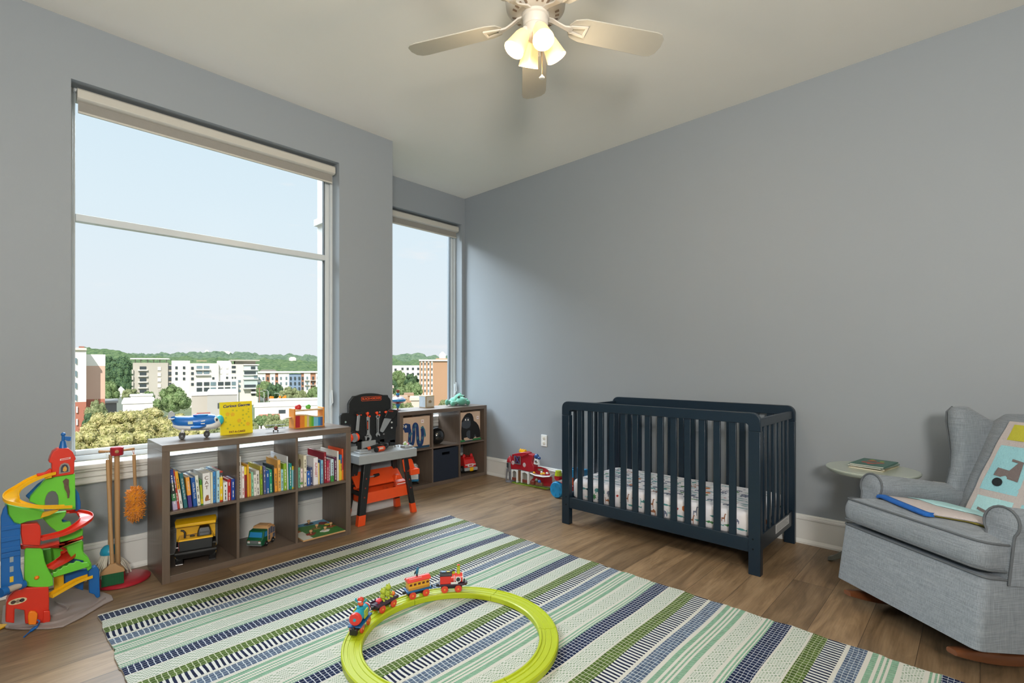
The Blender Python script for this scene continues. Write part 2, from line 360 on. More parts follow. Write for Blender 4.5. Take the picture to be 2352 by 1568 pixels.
# ------------------------------------------------------------- rug
RX0, RX1, RY1, RY0 = .362, 2.516, 3.056, -.13
DX = .0202
def weave(name, kind, c1, c2, dark=None):
    m = bpy.data.materials.new(name); m.use_nodes = True; t = m.node_tree; b = t.nodes['Principled BSDF']; L = t.links.new
    b.inputs['Roughness'].default_value = .95; b.inputs['Specular IOR Level'].default_value = .1
    tcn = N(t, 'ShaderNodeTexCoord'); s = N(t, 'ShaderNodeSeparateXYZ')
    wn = N(t, 'ShaderNodeTexNoise', i_Scale=9.0, i_Detail=2.0); L(tcn.outputs['Object'], wn.inputs['Vector'])
    wv = N(t, 'ShaderNodeVectorMath', operation='SCALE'); wv.inputs['Scale'].default_value = .012; L(wn.outputs['Color'], wv.inputs[0])
    wa = N(t, 'ShaderNodeVectorMath', operation='ADD'); L(tcn.outputs['Object'], wa.inputs[0]); L(wv.outputs[0], wa.inputs[1]); L(wa.outputs[0], s.inputs[0])
    def M_(op, a, v=None, w=None):
        n = N(t, 'ShaderNodeMath', operation=op)
        for i, q in enumerate((a, v, w)):
            if q is None: continue
            if isinstance(q, (int, float)): n.inputs[i].default_value = q
            else: L(q, n.inputs[i])
        return n.outputs[0]
    X, Y = s.outputs['X'], s.outputs['Y']
    row = M_('DIVIDE', Y, .0165); rf = M_('FRACT', row); rfl = M_('FLOOR', row)
    if kind in ('dash', 'ladder'):
        fx = M_('FRACT', M_('ADD', M_('DIVIDE', X, DX), M_('MULTIPLY', M_('MODULO', rfl, 2.0), .0 if kind == 'ladder' else .06)))
        col = M_('LESS_THAN', fx, .84 if kind == 'dash' else .5)
        gap = M_('GREATER_THAN', rf, .1); col = M_('MULTIPLY', col, M_('ADD', M_('MULTIPLY', gap, .75), .25)) if kind == 'dash' else col
        h = M_('MULTIPLY', col, M_('SINE', M_('MULTIPLY', rf, math.pi)))
    elif kind == 'teal':
        fx = M_('FRACT', M_('ADD', M_('DIVIDE', X, .0085), M_('MULTIPLY', Y, 70.0)))
        col = M_('LESS_THAN', fx, .68); h = M_('MULTIPLY', fx, .5)
    elif kind == 'zig':
        zz = M_('PINGPONG', M_('DIVIDE', X, .03), 1.0)
        fx = M_('FRACT', M_('ADD', M_('ADD', M_('DIVIDE', X, .0125), M_('MULTIPLY', zz, 1.2)), M_('MULTIPLY', M_('FLOOR', M_('DIVIDE', Y, .0095)), .37)))
        col = M_('MULTIPLY', M_('LESS_THAN', fx, .46), M_('GREATER_THAN', M_('FRACT', M_('DIVIDE', Y, .0095)), .35)); h = M_('MULTIPLY', fx, .6)
    else:
        fx = M_('FRACT', M_('ADD', M_('DIVIDE', X, .01), M_('MULTIPLY', rfl, .5))); col = M_('MULTIPLY', fx, .12); h = M_('MULTIPLY', fx, .5)
    n = N(t, 'ShaderNodeTexNoise', i_Scale=40.0, i_Detail=3.0); mp_ = N(t, 'ShaderNodeMapping'); mp_.inputs['Scale'].default_value = (1, 2.2, 1); L(tcn.outputs['Object'], mp_.inputs[0]); L(mp_.outputs[0], n.inputs['Vector'])
    cA = N(t, 'ShaderNodeMixRGB'); mr = N(t, 'ShaderNodeMapRange', i_From_Min=.35, i_From_Max=.65); L(n.outputs[0], mr.inputs[0]); L(mr.outputs[0], cA.inputs[0])
    cA.inputs[1].default_value = (*lin(c1), 1); cA.inputs[2].default_value = (*lin(dark or c1), 1)
    mx = N(t, 'ShaderNodeMixRGB'); L(col, mx.inputs[0]); mx.inputs[1].default_value = (*lin(c2), 1); L(cA.outputs[0], mx.inputs[2])
    L(mx.outputs[0], b.inputs['Base Color'])
    bp = N(t, 'ShaderNodeBump', i_Strength=.6, i_Distance=.004); L(h, bp.inputs['Height']); L(bp.outputs[0], b.inputs['Normal'])
    return m
cream = 'bfbdb4'
RM = [weave('rug_cream', 'plain', '9ea296', cream), weave('rug_navy', 'dash', '242f4c', 'b9bec6', '181f38'), weave('rug_zigzag', 'zig', '788c79', 'bcbfb7', '8b9a84'),
      weave('rug_green', 'dash', '556b33', 'b0b69c', '3f5226'), weave('rug_ladder', 'ladder', '28304a', 'c4c5c0', '1c2032'), weave('rug_slate', 'dash', '5c6c80', 'bcc4c8', '424f64'), weave('rug_teal', 'teal', '5a9376', 'aeb8aa', '487d62')]
bands = [(.0, .070, 1), (.070, .078, 0), (.078, .148, 2), (.148, .156, 0), (.156, .213, 3), (.213, .280, 4), (.280, .295, 0), (.295, .354, 5), (.354, .371, 0), (.371, .391, 6), (.391, .402, 0), (.402, .411, 6), (.411, .420, 0), (.420, .427, 6), (.427, .436, 0), (.436, .458, 6), (.458, .473, 0), (.473, .540, 2), (.540, .553, 0), (.553, .561, 6), (.561, .569, 0), (.569, .576, 6), (.576, .581, 0), (.581, .587, 6)]
seg = [(RY1, 3.042, 0)]; k = 0
while True:
    top = 3.042 - .5865 * k; done = False
    for a, b_, m_ in bands:
        y1 = top - a * .9991; y0 = top - b_ * .9991
        if y0 < RY0: y0 = RY0; done = True
        seg.append((y1, y0, m_))
        if done: break
    if done: break
    k += 1
rb = MB(); NX = 60; zr = .009
def edge(y, s): return s * (.004 * math.sin(y * 23) + .003 * math.sin(y * 61 + 1) + .002 * math.sin(y * 133))
rng = random.Random(3)
cols = [RX0 + (RX1 - RX0) * i / NX for i in range(NX + 1)]
def rpt(x, y, z, i): return (x + (edge(y, -1) if i == 0 else edge(y, 1) if i == NX else 0), y + .0025 * math.sin(x * 9 + y * 3), z)
grid = {}
ys = [seg[0][0]] + [q[1] for q in seg]
for j, y in enumerate(ys):
    for i, x in enumerate(cols): grid[i, j] = rb._v(rpt(x, y, zr + .0012 * noise.noise(V((x * 6, y * 6, 0))), i))
for j, q in enumerate(seg):
    for i in range(NX):
        f = rb.bm.faces.new((grid[i, j], grid[i, j + 1], grid[i + 1, j + 1], grid[i + 1, j])); f.material_index = q[2]
low = {}
per = [(i, 0) for i in range(NX)] + [(NX, j) for j in range(len(ys) - 1)] + [(i, len(ys) - 1) for i in range(NX, 0, -1)] + [(0, j) for j in range(len(ys) - 1, 0, -1)]
for p in per: v = grid[p]; low[p] = rb.bm.verts.new((v.co.x, v.co.y, .0005))
for a, b_ in zip(per, per[1:] + per[:1]):
    f = rb.bm.faces.new((grid[a], grid[b_], low[b_], low[a])); f.material_index = seg[min(a[1], len(seg) - 1)][2] if a[0] in (0, NX) else 0
f = rb.bm.faces.new([low[p] for p in per]); f.material_index = 0
rug = rb.build('rug', RM, smooth=30)
tag(rug, 'woven cotton rug striped in navy, green, slate, teal and white on the oak floor', 'rug')
ZR = .0105
# ------------------------------------------------------------- crib
navy = mat('crib_navy_paint', '0d2231', .38, var=.04, scale=6, coat=.1)
cx0, cx1, cy0, cy1, ch = 3.0, 3.745, .903, 2.312, .925
crib = thing('crib', 'navy blue wooden crib with slatted sides against the grey wall', 'crib', ((cx0 + cx1) / 2, (cy0 + cy1) / 2, 0))
def side_top(name, x):   # long side: top rail with rounded corners running down onto the posts
    m = MB(); r = .05; t = .030; pw = .066; pts = []
    zt, zb, zc = ch, ch - .062, ch - .105
    out = [(cy0, zc)] + [(cy0 + r - r * math.cos(R(a)), zt - r + r * math.sin(R(a))) for a in range(0, 91, 15)] + [(cy1 - r + r * math.sin(R(a)), zt - r + r * math.cos(R(a))) for a in range(0, 91, 15)] + [(cy1, zc), (cy1 - pw, zc), (cy1 - pw, zb - .012)] + [(cy1 - pw - .02 + .02 * math.cos(R(a)), zb - .012 + .012 * math.sin(R(a))) for a in (30, 60, 90)] + [(cy0 + pw + .02 - .02 * math.cos(R(a)), zb - .012 + .012 * math.sin(R(a))) for a in (90, 60, 30)] + [(cy0 + pw, zb - .012), (cy0 + pw, zc)]
    m.prism([(x, y, z) for y, z in out], (t + .004, 0, 0)); return m.build(name, navy, crib, bevel=.003)
for x in (cx0, cx1 - .034): side_top('top_rail', x)
for x in (cx0, cx1 - .034):
    for y in (cy0, cy1 - .066):
        m = MB(); m.box(x, x + (.045 if x == cx0 else .034), y, y + .066, 0, ch - .105); m.build('leg', navy, crib, bevel=.003)
    m = MB(); m.box(x + .004, x + .028, cy0 + .066, cy1 - .066, .125, .205); m.build('bottom_rail', navy, crib, bevel=.002)
    n = 13
    for i in range(n):
        y = cy0 + .066 + (cy1 - cy0 - .132) * (i + 1) / (n + 1)
        m = MB(); m.box(x + .010, x + .024, y - .0205, y + .0205, .2, ch - .055); m.build('slat', navy, crib, bevel=.002)
bolt = mat('bolt_dark', '101418', .4, metal=.6)
for z in (.148, .205):
    for y in (cy0 + .04, cy1 - .04):
        m = MB(); m.cyl((cx0 - .0008, y, z), (cx0 + .002, y, z), .005, n=12); m.build('bolt', bolt, crib)
grey_end = navy
for y in (cy0 + .012, cy1 - .034):
    m = MB(); m.box(cx0 + .045, cx1 - .034, y, y + .022, ch - .085, ch - .035); m.build('end_top_rail', navy, crib, bevel=.003)
    m = MB(); m.box(cx0 + .045, cx1 - .034, y, y + .022, .128, .222); er = m.build('end_bottom_rail', navy, crib, bevel=.002)
    for i in range(6):
        x = cx0 + .045 + (cx1 - cx0 - .079) * (i + 1) / 7
        m = MB(); m.box(x - .0165, x + .0165, y + .004, y + .018, .22, ch - .08); m.build('slat', navy, crib, bevel=.002)
lab = MB(); lab.box(3.33, 3.62, cy0 + .0108, cy0 + .0118, .160, .215); lb = lab.build('warning_label', mat('sticker', 'cfd0d0', .5), crib)
m = MB()
for i in range(5): m.box(3.345, 3.6 - .02 * (i % 3), cy0 + .0103, cy0 + .0107, .169 + i * .008, .1715 + i * .008)
m.build('print', mat('sticker_print', '8d8f90', .6), crib)
m = MB(); m.box(cx0 + .05, cx1 - .045, cy0 + .045, cy1 - .045, .175, .187)
for i in range(9):
    y = cy0 + .12 + i * .145; m.box(cx0 + .05, cx1 - .045, y, y + .03, .165, .175)
m.build('mattress_support', mat('support_black', '14161a', .5), crib)
# fitted mattress with printed sheet
sheet = mat('crib_sheet_white', 'e2e0e4', .9, var=.03, scale=30, bump=.15, bscale=45)
pal = [mat('print_' + n, c, .9) for n, c in (('slate', '6d7488'), ('teal', '4f8d8f'), ('green', '3f7a4c'), ('orange', 'c9743c'), ('brown', '8f5d41'), ('paleblue', '9db9c0'), ('red', 'b23a34'))]
mx0, mx1, my0, my1, mz0, mz1 = cx0 + .052, cx1 - .048, cy0 + .05, cy1 - .05, .189, .335
mb = MB(); rr = .05; rings = []
def rrect(x0, x1, y0, y1, r, z, n=6):
    o = []
    for (cx_, cy_, a0) in ((x1 - r, y1 - r, 0), (x0 + r, y1 - r, 90), (x0 + r, y0 + r, 180), (x1 - r, y0 + r, 270)):
        o += [(cx_ + r * math.cos(R(a0 + 90 * k / n)), cy_ + r * math.sin(R(a0 + 90 * k / n)), z) for k in range(n + 1)]
    return o
for ins, z in ((.012, mz0), (0, mz0 + .015), (0, mz1 - .03), (.006, mz1 - .012), (.02, mz1 - .003), (.04, mz1)):
    rings.append(rrect(mx0 + ins, mx1 - ins, my0 + ins, my1 - ins, rr, z))
mb.loft(rings)
SH = {  # little animal and plant silhouettes, unit size
 'ele': ([(-.5, -.1), (-.45, .2), (-.2, .34), (.15, .33), (.35, .25), (.5, .05), (.47, -.3), (.38, -.3), (.36, -.05), (.22, -.08), (.2, -.4), (.08, -.4), (.06, -.15), (-.2, -.15), (-.22, -.4), (-.36, -.4), (-.38, -.12)], 0),
 'croc': ([(-.7, .0), (-.3, .12), (-.1, .2), (0, .1), (.2, .16), (.35, .08), (.7, .02), (.35, -.06), (.2, -.2), (.12, -.07), (-.2, -.08), (-.26, -.2), (-.34, -.07)], 2),
 'fish': ([(-.6, .05), (-.2, .14), (.2, .13), (.5, .02), (.7, .12), (.66, -.12), (.45, -.05), (.1, -.12), (-.3, -.1)], 1),
 'lion': ([(.33 * math.cos(R(a)) * (1 + .15 * (a // 30 % 2)), .33 * math.sin(R(a)) * (1 + .15 * (a // 30 % 2))) for a in range(0, 360, 30)], 3),
 'leaf': ([(0, -.45), (-.12, -.2), (-.35, -.1), (-.2, .05), (-.3, .25), (-.08, .2), (0, .48), (.1, .2), (.32, .22), (.2, .02), (.36, -.12), (.12, -.2)], 2),
 'gir': ([(-.2, -.5), (-.12, -.5), (-.08, -.15), (.15, -.15), (.18, -.5), (.25, -.5), (.24, .0), (.3, .45), (.45, .5), (.28, .6), (.2, .5), (.1, .05), (-.2, .02)], 4),
 'camel': ([(-.4, -.45), (-.33, -.45), (-.3, -.1), (.2, -.1), (.24, -.45), (.31, -.45), (.3, .1), (.05, .32), (-.1, .1), (-.28, .12), (-.38, .42), (-.5, .44), (-.46, .32), (-.4, .3)], 4),
 'bird': ([(-.18, 0), (0, .15), (.2, .1), (.1, -.12), (-.08, -.14)], 6)}
keys = ['ele', 'croc', 'fish', 'lion', 'leaf', 'gir', 'ele', 'fish', 'camel', 'bird', 'fish']
rg = random.Random(11)
def stamp(P, eu, ev, s, key, mi=None):
    pts, cmi = SH[key]; mb.face([P + V(eu) * (a * s) + V(ev) * (b * s) for a, b in pts], 1 + (cmi if mi is None else mi))
ny, nx = 17, 10
for j in range(ny):
    for i in range(nx):
        y = my0 + .07 + (my1 - my0 - .14) * (j + rg.uniform(-.2, .2) + .5) / ny; x = mx0 + .06 + (mx1 - mx0 - .12) * (i + rg.uniform(-.2, .2) + .3 * (j % 2) + .3) / nx
        kq = rg.choice(keys); mi = SH[kq][1] if rg.random() < .6 else rg.choice((0, 1, 5, 0, 1))
        stamp(V((x, y, mz1 + .0006)), (0, -1, 0), (1, 0, 0), rg.uniform(.045, .066), kq, mi)
for j in range(19):
    for zz in (mz0 + .04, mz0 + .09):
        y = my0 + .08 + (my1 - my0 - .16) * (j + rg.uniform(-.2, .2) + .5 * (zz > mz0 + .06)) / 19
        kq = rg.choice(keys); mi = SH[kq][1] if rg.random() < .7 else rg.choice((0, 1, 5))
        stamp(V((mx0 - .0008, y, zz + rg.uniform(-.008, .008))), (0, -1, 0), (0, 0, 1), rg.uniform(.045, .06), kq, mi)
for j in range(9):
    kq = rg.choice(keys); stamp(V((mx0 + .1 + .06 * j, my0 - .0008, mz0 + .05 + .03 * (j % 2))), (1, 0, 0), (0, 0, 1), .045, kq)
mt = mb.build('crib_mattress', [sheet] + pal, smooth=50)
tag(mt, 'crib mattress in a white fitted sheet printed with small safari animals', 'mattress')
# ------------------------------------------------------------- train track loop
lime = mat('track_lime', 'aab81a', .4, var=.03, scale=10, coat=.1)
TC = (1.386, 1.663)
pr = [(.458, .0), (.458, .019), (.4535, .0225), (.449, .0225), (.447, .0185), (.4335, .0185), (.4325, .0165), (.4275, .0165), (.4265, .0185), (.4085, .0185), (.4075, .0165), (.4025, .0165), (.4015, .0185), (.388, .0185), (.386, .0225), (.3805, .0225), (.376, .019), (.376, .0)]
tk = thing('toy_track_loop', 'lime green plastic toy train track loop lying on the striped rug', 'toy track', (TC[0], TC[1], ZR))
for kx in range(6):
    m = MB(); rings = []
    for k in range(25):
        a = R(20 + kx * 60 + 60 * (k / 24) * .994)
        rings.append([(TC[0] + r_ * math.cos(a), TC[1] + r_ * math.sin(a), ZR + .001 + z_ * 1.15) for r_, z_ in pr])
    m.loft(rings); m.build('track_section', lime, tk, smooth=25)
# ------------------------------------------------------------- rocking armchair, leaning back a little
def linen_mat(name, ca, cb):
    m = bpy.data.materials.new(name); m.use_nodes = True; t = m.node_tree; b = t.nodes['Principled BSDF']; L = t.links.new
    b.inputs['Roughness'].default_value = .92; b.inputs['Specular IOR Level'].default_value = .2; b.inputs['Sheen Weight'].default_value = .15
    tcn = N(t, 'ShaderNodeTexCoord'); outs = []
    for sc_ in ((14, 14, 420), (420, 420, 16)):
        mp_ = N(t, 'ShaderNodeMapping'); mp_.inputs['Scale'].default_value = sc_; L(tcn.outputs['Object'], mp_.inputs[0])
        n = N(t, 'ShaderNodeTexNoise', i_Scale=1.0, i_Detail=3.0, i_Roughness=.6); L(mp_.outputs[0], n.inputs['Vector']); outs.append(n.outputs[0])
    av = N(t, 'ShaderNodeMath', operation='ADD'); L(outs[0], av.inputs[0]); L(outs[1], av.inputs[1])
    mr = N(t, 'ShaderNodeMapRange', i_From_Min=.78, i_From_Max=1.22); L(av.outputs[0], mr.inputs[0])
    mx = N(t, 'ShaderNodeMixRGB'); L(mr.outputs[0], mx.inputs[0]); mx.inputs[1].default_value = (*lin(ca), 1); mx.inputs[2].default_value = (*lin(cb), 1); L(mx.outputs[0], b.inputs['Base Color'])
    bp = N(t, 'ShaderNodeBump', i_Strength=.25, i_Distance=.002); L(av.outputs[0], bp.inputs['Height']); L(bp.outputs[0], b.inputs['Normal'])
    return m
linen = linen_mat('grey_linen', '727980', '8d959d')
piping = mat('linen_piping', '5d6267', .9, var=.1, scale=80)
CO = V((2.743, .271, 0)); CU = V((-.62, -.785, 0)); CB = V((.785, -.62, 0))
F0 = axes(CO, CU, CB, (0, 0, 1))
FT = F0 @ Matrix.Translation((0, .25, 0)) @ Matrix.Rotation(R(-8), 4, 'X') @ Matrix.Translation((0, -.25, 0))
ch = thing('rocking_armchair', 'grey linen wingback rocking armchair on curved wooden rockers beside the round side table', 'armchair', CO + CB * .35, math.atan2(-.785, -.62))
def P3(x, y, z): return FT @ V((x, y, z))
def pipe(path, r=.0045, closed=False, nm='piping', par=ch):
    m = MB(FT); m.tube(path, r, 8, closed=closed); return m.build(nm, piping, par)
m = MB(FT); W_ = .335
m.loft([rrect(-W_, W_, -.015, .70, .03, .095), rrect(-W_, W_, -.015, .70, .03, .10), rrect(-W_ + .002, W_ - .002, -.012, .70, .03, .36), rrect(-W_ + .008, W_ - .008, -.006, .70, .03, .37)])
base_ = m.build('seat_base', linen, ch, smooth=50)
pipe(rrect(-W_ + .002, W_ - .002, -.013, .70, .03, .368), closed=True)
# seat cushion: boxed, crowned, with piping on both edges
def cush(name, hw, y0, y1, z0, z1, crown, r=.05):
    m = MB(FT); N_ = 8
    ring = lambda ins, z: rrect(-hw + ins, hw - ins, y0 + ins, y1 - ins, r, z)
    rings = [ring(.05, z0 - .002), ring(.008, z0), ring(0, z0 + .006)]
    rings += [[(x * (1 + .012 * math.sin(math.pi * k / 5)), y - .012 * math.sin(math.pi * k / 5) * (1 if y < (y0 + y1) / 2 else 0), z) for x, y, z in ring(0, z0 + .006 + (z1 - z0 - .012) * k / 5)] for k in range(1, 6)]
    for k in range(1, 6):
        a = k / 5; rings.append(ring(.004 + .24 * a, z1 + crown * math.sin(a * math.pi / 2)))
    m.loft(rings); o = m.build(name, linen, ch, smooth=55)
    pipe(ring(-.002, z1 - .003), closed=True); pipe(ring(-.002, z0 + .004), closed=True)
    return o
cush('seat_cushion', .325, -.03, .50, .392, .500, .042)
# back cushion
m = MB(FT); rings = []
for k, z in enumerate([.40, .46, .55, .68, .80, .90, .96, .995, 1.012, 1.018]):
    yb = .50 + (z - .42) * .27; bul = .02 * math.sin(max(0, min(1, (z - .42) / .6)) * math.pi); top = max(0, z - .95) * .6
    hw = .262 - max(0, z - .96) * .5; th = .15 - max(0, z - .95) * 1.3
    rings.append([(x, yb + top - bul * (1 - (x / .27) ** 2) + (.035 if abs(x) > hw - .01 else .008 if abs(x) > hw - .04 else 0), z + (.018 * (1 - (x / .27) ** 2) if z > .94 else 0)) for x in [-hw, -hw + .03, -hw * .6, -hw * .2, hw * .2, hw * .6, hw - .03, hw]] + [(hw, yb + top + th, z), (-hw, yb + top + th, z)])
m.loft(rings); m.build('backrest', linen, ch, smooth=60)
# arms: rolled top, flat panel, piped front
for s in (-1, 1):
    m = MB(FT); cxx = s * .292; rr_ = .062
    sec = [(-.048, .35), (-.048, .515)] + [(-rr_ * math.cos(R(a)), .573 + rr_ * math.sin(R(a))) for a in range(-38, 219, 16)] + [(.048, .515), (.048, .35)]
    m.loft([[(cxx + x * q, y, .35 + (z - .35) * q2) for x, z in sec] for y, q, q2 in ((.082, .90, .99), (.088, 1, 1), (.3, 1, 1), (.60, 1, .99), (.74, .95, .97))])
    m.build('armrest', linen, ch, smooth=50)
    pipe([(cxx + x, .082, z) for x, z in sec])
# wings
for s in (-1, 1):
    m = MB(FT); rings = []
    for z, yf, xo, th in ((.56, .515, .300, .055), (.63, .510, .302, .06), (.72, .518, .300, .066), (.80, .512, .302, .074), (.88, .495, .308, .082), (.95, .478, .314, .088), (1.0, .476, .316, .086), (1.025, .492, .312, .074), (1.036, .53, .306, .05)):
        xi = xo - th; yb2 = .80; c = []
        for q in range(7):
            a = R(180 + 180 * q / 6); c.append((s * ((xo + xi) / 2 + th / 2 * math.cos(a)), yf + th * .42 + th * .42 * math.sin(a), z - .11 * 0))
        tz = z - max(0, z - .93) * .5
        c += [(s * (xo - .012), yb2 - .13, tz), (s * (xo - .03), yb2, tz - .03), (s * (xi - .03), yb2, tz - .03), (s * (xi - .012), yb2 - .13, tz)]
        rings.append(c)
    m.loft(rings); m.build('wing', linen, ch, smooth=60)
    pipe([(s * (xo + .001), yf + .02, z) for z, yf, xo in ((.63, .510, .302), (.72, .518, .300), (.80, .512, .302), (.88, .495, .308), (.95, .478, .314), (1.0, .476, .316), (1.03, .50, .31))])
# outer back panel
m = MB(FT); m.loft([rrect(-.315, .315, .66, .80, .04, .30), rrect(-.315, .315, .70, .86, .04, .7), rrect(-.27, .27, .74, .86, .04, .97), rrect(-.2, .2, .77, .84, .03, 1.0)]); m.build('outer_back', linen, ch, smooth=50)
# wooden rockers and the dark frame below
rw = mat('rocker_walnut', '6e4228', .3, var=.35, scale=5, coat=.4, stretch=(1, 1, 10))
for s in (-1, 1):
    m = MB(F0); RR = 1.15; yc = .40; rings = []
    for k in range(25):
        y = -.01 + .84 * k / 24; zz = .0015 + (y - yc) ** 2 / (2 * RR); e = min(1, .45 + .55 * math.sin(min(k, 24 - k) / 4 * math.pi / 2) if min(k, 24 - k) < 4 else 1)
        h_ = .046 * e; w_ = .021
        rings.append([(s * .25 - w_, y, zz + .004), (s * .25 - w_ + .006, y, zz), (s * .25 + w_ - .006, y, zz), (s * .25 + w_, y, zz + .004), (s * .25 + w_, y, zz + h_ - .006), (s * .25 + w_ - .006, y, zz + h_), (s * .25 - w_ + .006, y, zz + h_), (s * .25 - w_, y, zz + h_ - .006)])
    m.loft(rings); m.build('rocker', rw, ch, smooth=50)
    for y in (.16, .58): m = MB(F0); m.box(s * .25 - .018, s * .25 + .018, y - .03, y + .03, .045, .15); m.build('rocker_bracket', rw, ch, bevel=.004)
for y in (.16, .58): m = MB(F0); m.box(-.25, .25, y - .018, y + .018, .062, .085); m.build('stretcher', mat('frame_black', '1b1917', .5), ch, bevel=.003)
# ------------------------------------------------------------- quilt over the back and seat
def qmat(n, c, s=160): return mat(n, c, .95, var=.06, scale=60, bump=.4, bscale=s)
Q = [qmat('quilt_linen', 'b9b0ae'), qmat('quilt_aqua', '93c6d0'), qmat('quilt_pale_aqua', 'a9d2d6'), qmat('quilt_taupe', '756a69'), qmat('quilt_black', '20262a'), qmat('quilt_lime', 'b8b43c'), qmat('quilt_blue', '1f5fae', 90), qmat('quilt_olive', '8c8236')]
quilt = thing('quilt', 'patchwork baby quilt in aqua, taupe and cream draped over the armchair', 'quilt', P3(0, .3, .55), math.atan2(-.785, -.62))
def bsurf(s_, t_, off):   # point on the quilt's hanging part: s across, t up the backrest
    z = .462 + t_ * .966; y = .50 + (z - .42) * .27 - .02 * math.sin(max(0, min(1, (z - .42) / .6)) * math.pi) * (1 - (s_ / .27) ** 2) - .006
    return V((s_, y - off + .002 * math.sin(s_ * 60 + t_ * 31), z))
def skew(s_, t_): return s_ + .22 * t_ * (.5 if s_ < 0 else .3)
m = MB(FT); n1, n2 = 16, 22; top = []; bot = []
def cell(s0, s1, t0, t1, off, mi, th=.006, k=6):
    g = [[m._v(bsurf(skew(s0 + (s1 - s0) * i / k, t0 + (t1 - t0) * j / k), t0 + (t1 - t0) * j / k, off + (.0022 * math.sin(math.pi * i / k) * math.sin(math.pi * j / k)))) for i in range(k + 1)] for j in range(k + 1)]
    gb = [[m._v(bsurf(skew(s0 + (s1 - s0) * i / k, t0 + (t1 - t0) * j / k), t0 + (t1 - t0) * j / k, off - th)) for i in range(k + 1)] for j in range(k + 1)]
    for j in range(k):
        for i in range(k):
            f = m.bm.faces.new((g[j][i], g[j][i + 1], g[j + 1][i + 1], g[j + 1][i])); f.material_index = mi
            f = m.bm.faces.new((gb[j][i], gb[j + 1][i], gb[j + 1][i + 1], gb[j][i + 1])); f.material_index = mi
    for a, b_ in [((0, i), (0, i + 1)) for i in range(k)] + [((k, i + 1), (k, i)) for i in range(k)] + [((i + 1, 0), (i, 0)) for i in range(k)] + [((i, k), (i + 1, k)) for i in range(k)]:
        f = m.bm.faces.new((g[a[0]][a[1]], gb[a[0]][a[1]], gb[b_[0]][b_[1]], g[b_[0]][b_[1]])); f.material_index = mi
cell(-.192, .20, .0, .545, .007, 0, .007, 14)
for (a, b_, c_, d_, mi) in ((-.165, .0, .006, .158, 2), (.03, .18, .006, .158, 1), (-.168, -.0, .190, .42, 1), (.03, .18, .19, .42, 2), (-.16, .01, .45, .53, 5), (.03, .18, .45, .53, 1)):
    cell(a, b_, c_, d_, .0095, mi, .003)
m.build('back_drape', Q, quilt, smooth=60)
def ap(pts, mi, off=.0125):
    m = MB(FT)
    P_ = [bsurf(a, b_, off) for a, b_ in pts]; n_ = V((0, -1, .27)).normalized() * .002
    m.prism(P_, n_, 0); m.build('applique', Q[mi], quilt, smooth=30)
ap([(-.105, .268), (-.094, .308), (-.045, .302), (-.020, .345), (-.05, .348), (-.05, .36), (.0, .352), (.0, .255)], 3)
ap([(-.079 + .023 * math.cos(R(a)), .238 + .021 * math.sin(R(a))) for a in range(0, 360, 20)], 4)
ap([(-.13, .088), (-.127, .1), (-.068, .087), (-.058, .006), (-.142, .014), (-.141, .047), (-.084, .034), (-.087, .076)], 3)
hm = MB(FT)
hp = lambda pts: hm.prism([bsurf(a, b_, .0125) for a, b_ in pts], V((0, -.002, .0005)))
for i in range(9):
    for j in range(3):
        if (i + j) % 2: hp([(-.066 + i * .01, .056 + j * .009), (-.058 + i * .01, .056 + j * .009), (-.054 + i * .01, .064 + j * .009), (-.062 + i * .01, .064 + j * .009)])
hm.build('check_print', Q[4], quilt, smooth=0)['kind'] = 'stuff'
ap([(.06, .05), (.12, .05), (.12, .12), (.06, .12)], 3); ap([(.06, .25), (.14, .25), (.14, .3), (.1, .36), (.06, .3)], 3)
# seat part of the quilt: folded layers with a blue bound edge at the front left
m = MB(FT)
def seatz(x, y): return .503 + .042 * math.sin(min(1, max(0, (min(.325 - abs(x), y + .03, .5 - y)) / .24)) * math.pi / 2)
def layer(poly, z0, z1, mi, sub=None):
    c = V((sum(p[0] for p in poly) / len(poly), sum(p[1] for p in poly) / len(poly)))
    rings = []
    for sc_, zz in ((1, z0), (1.012, (z0 + z1) / 2), (1, z1), (.6, z1), (.2, z1)):
        rings.append([(c.x + (p[0] - c.x) * sc_, c.y + (p[1] - c.y) * sc_, seatz(c.x + (p[0] - c.x) * sc_, c.y + (p[1] - c.y) * sc_) + zz) for p in poly])
    m.loft(rings, mi)
def dens(poly, k=5): return [tuple(V(a).lerp(V(b_), i / k)) for a, b_ in zip(poly, poly[1:] + poly[:1]) for i in range(k)]
layer(dens([(-.19, .11), (.06, .045), (.235, .13), (.235, .51), (-.19, .51)]), .0005, .007, 7)
layer(dens([(-.205, .10), (.055, .038), (.225, .12), (.225, .51), (-.2, .51)]), .007, .016, 0)
layer(dens([(-.19, .19), (-.02, .15), (.20, .22), (.20, .51), (-.19, .51)]), .016, .020, 2)
m.build('seat_drape', Q, quilt, smooth=60)
m = MB(FT)
e1 = [(-.245, .085), (-.15, .062), (-.04, .040), (.045, .026), (.066, .034)]
m.loft([[(x, y - .012, seatz(x, y) + .001), (x, y - .016, seatz(x, y) + .008), (x, y - .010, seatz(x, y) + .018), (x, y + .012, seatz(x, y) + .020), (x, y + .02, seatz(x, y) + .012), (x, y + .014, seatz(x, y) + .002)] for x, y in [(p.x, p.y) for p in spline([(a, b_, 0) for a, b_ in e1], 5)]])
m.build('blue_binding', Q[6], quilt, smooth=60)
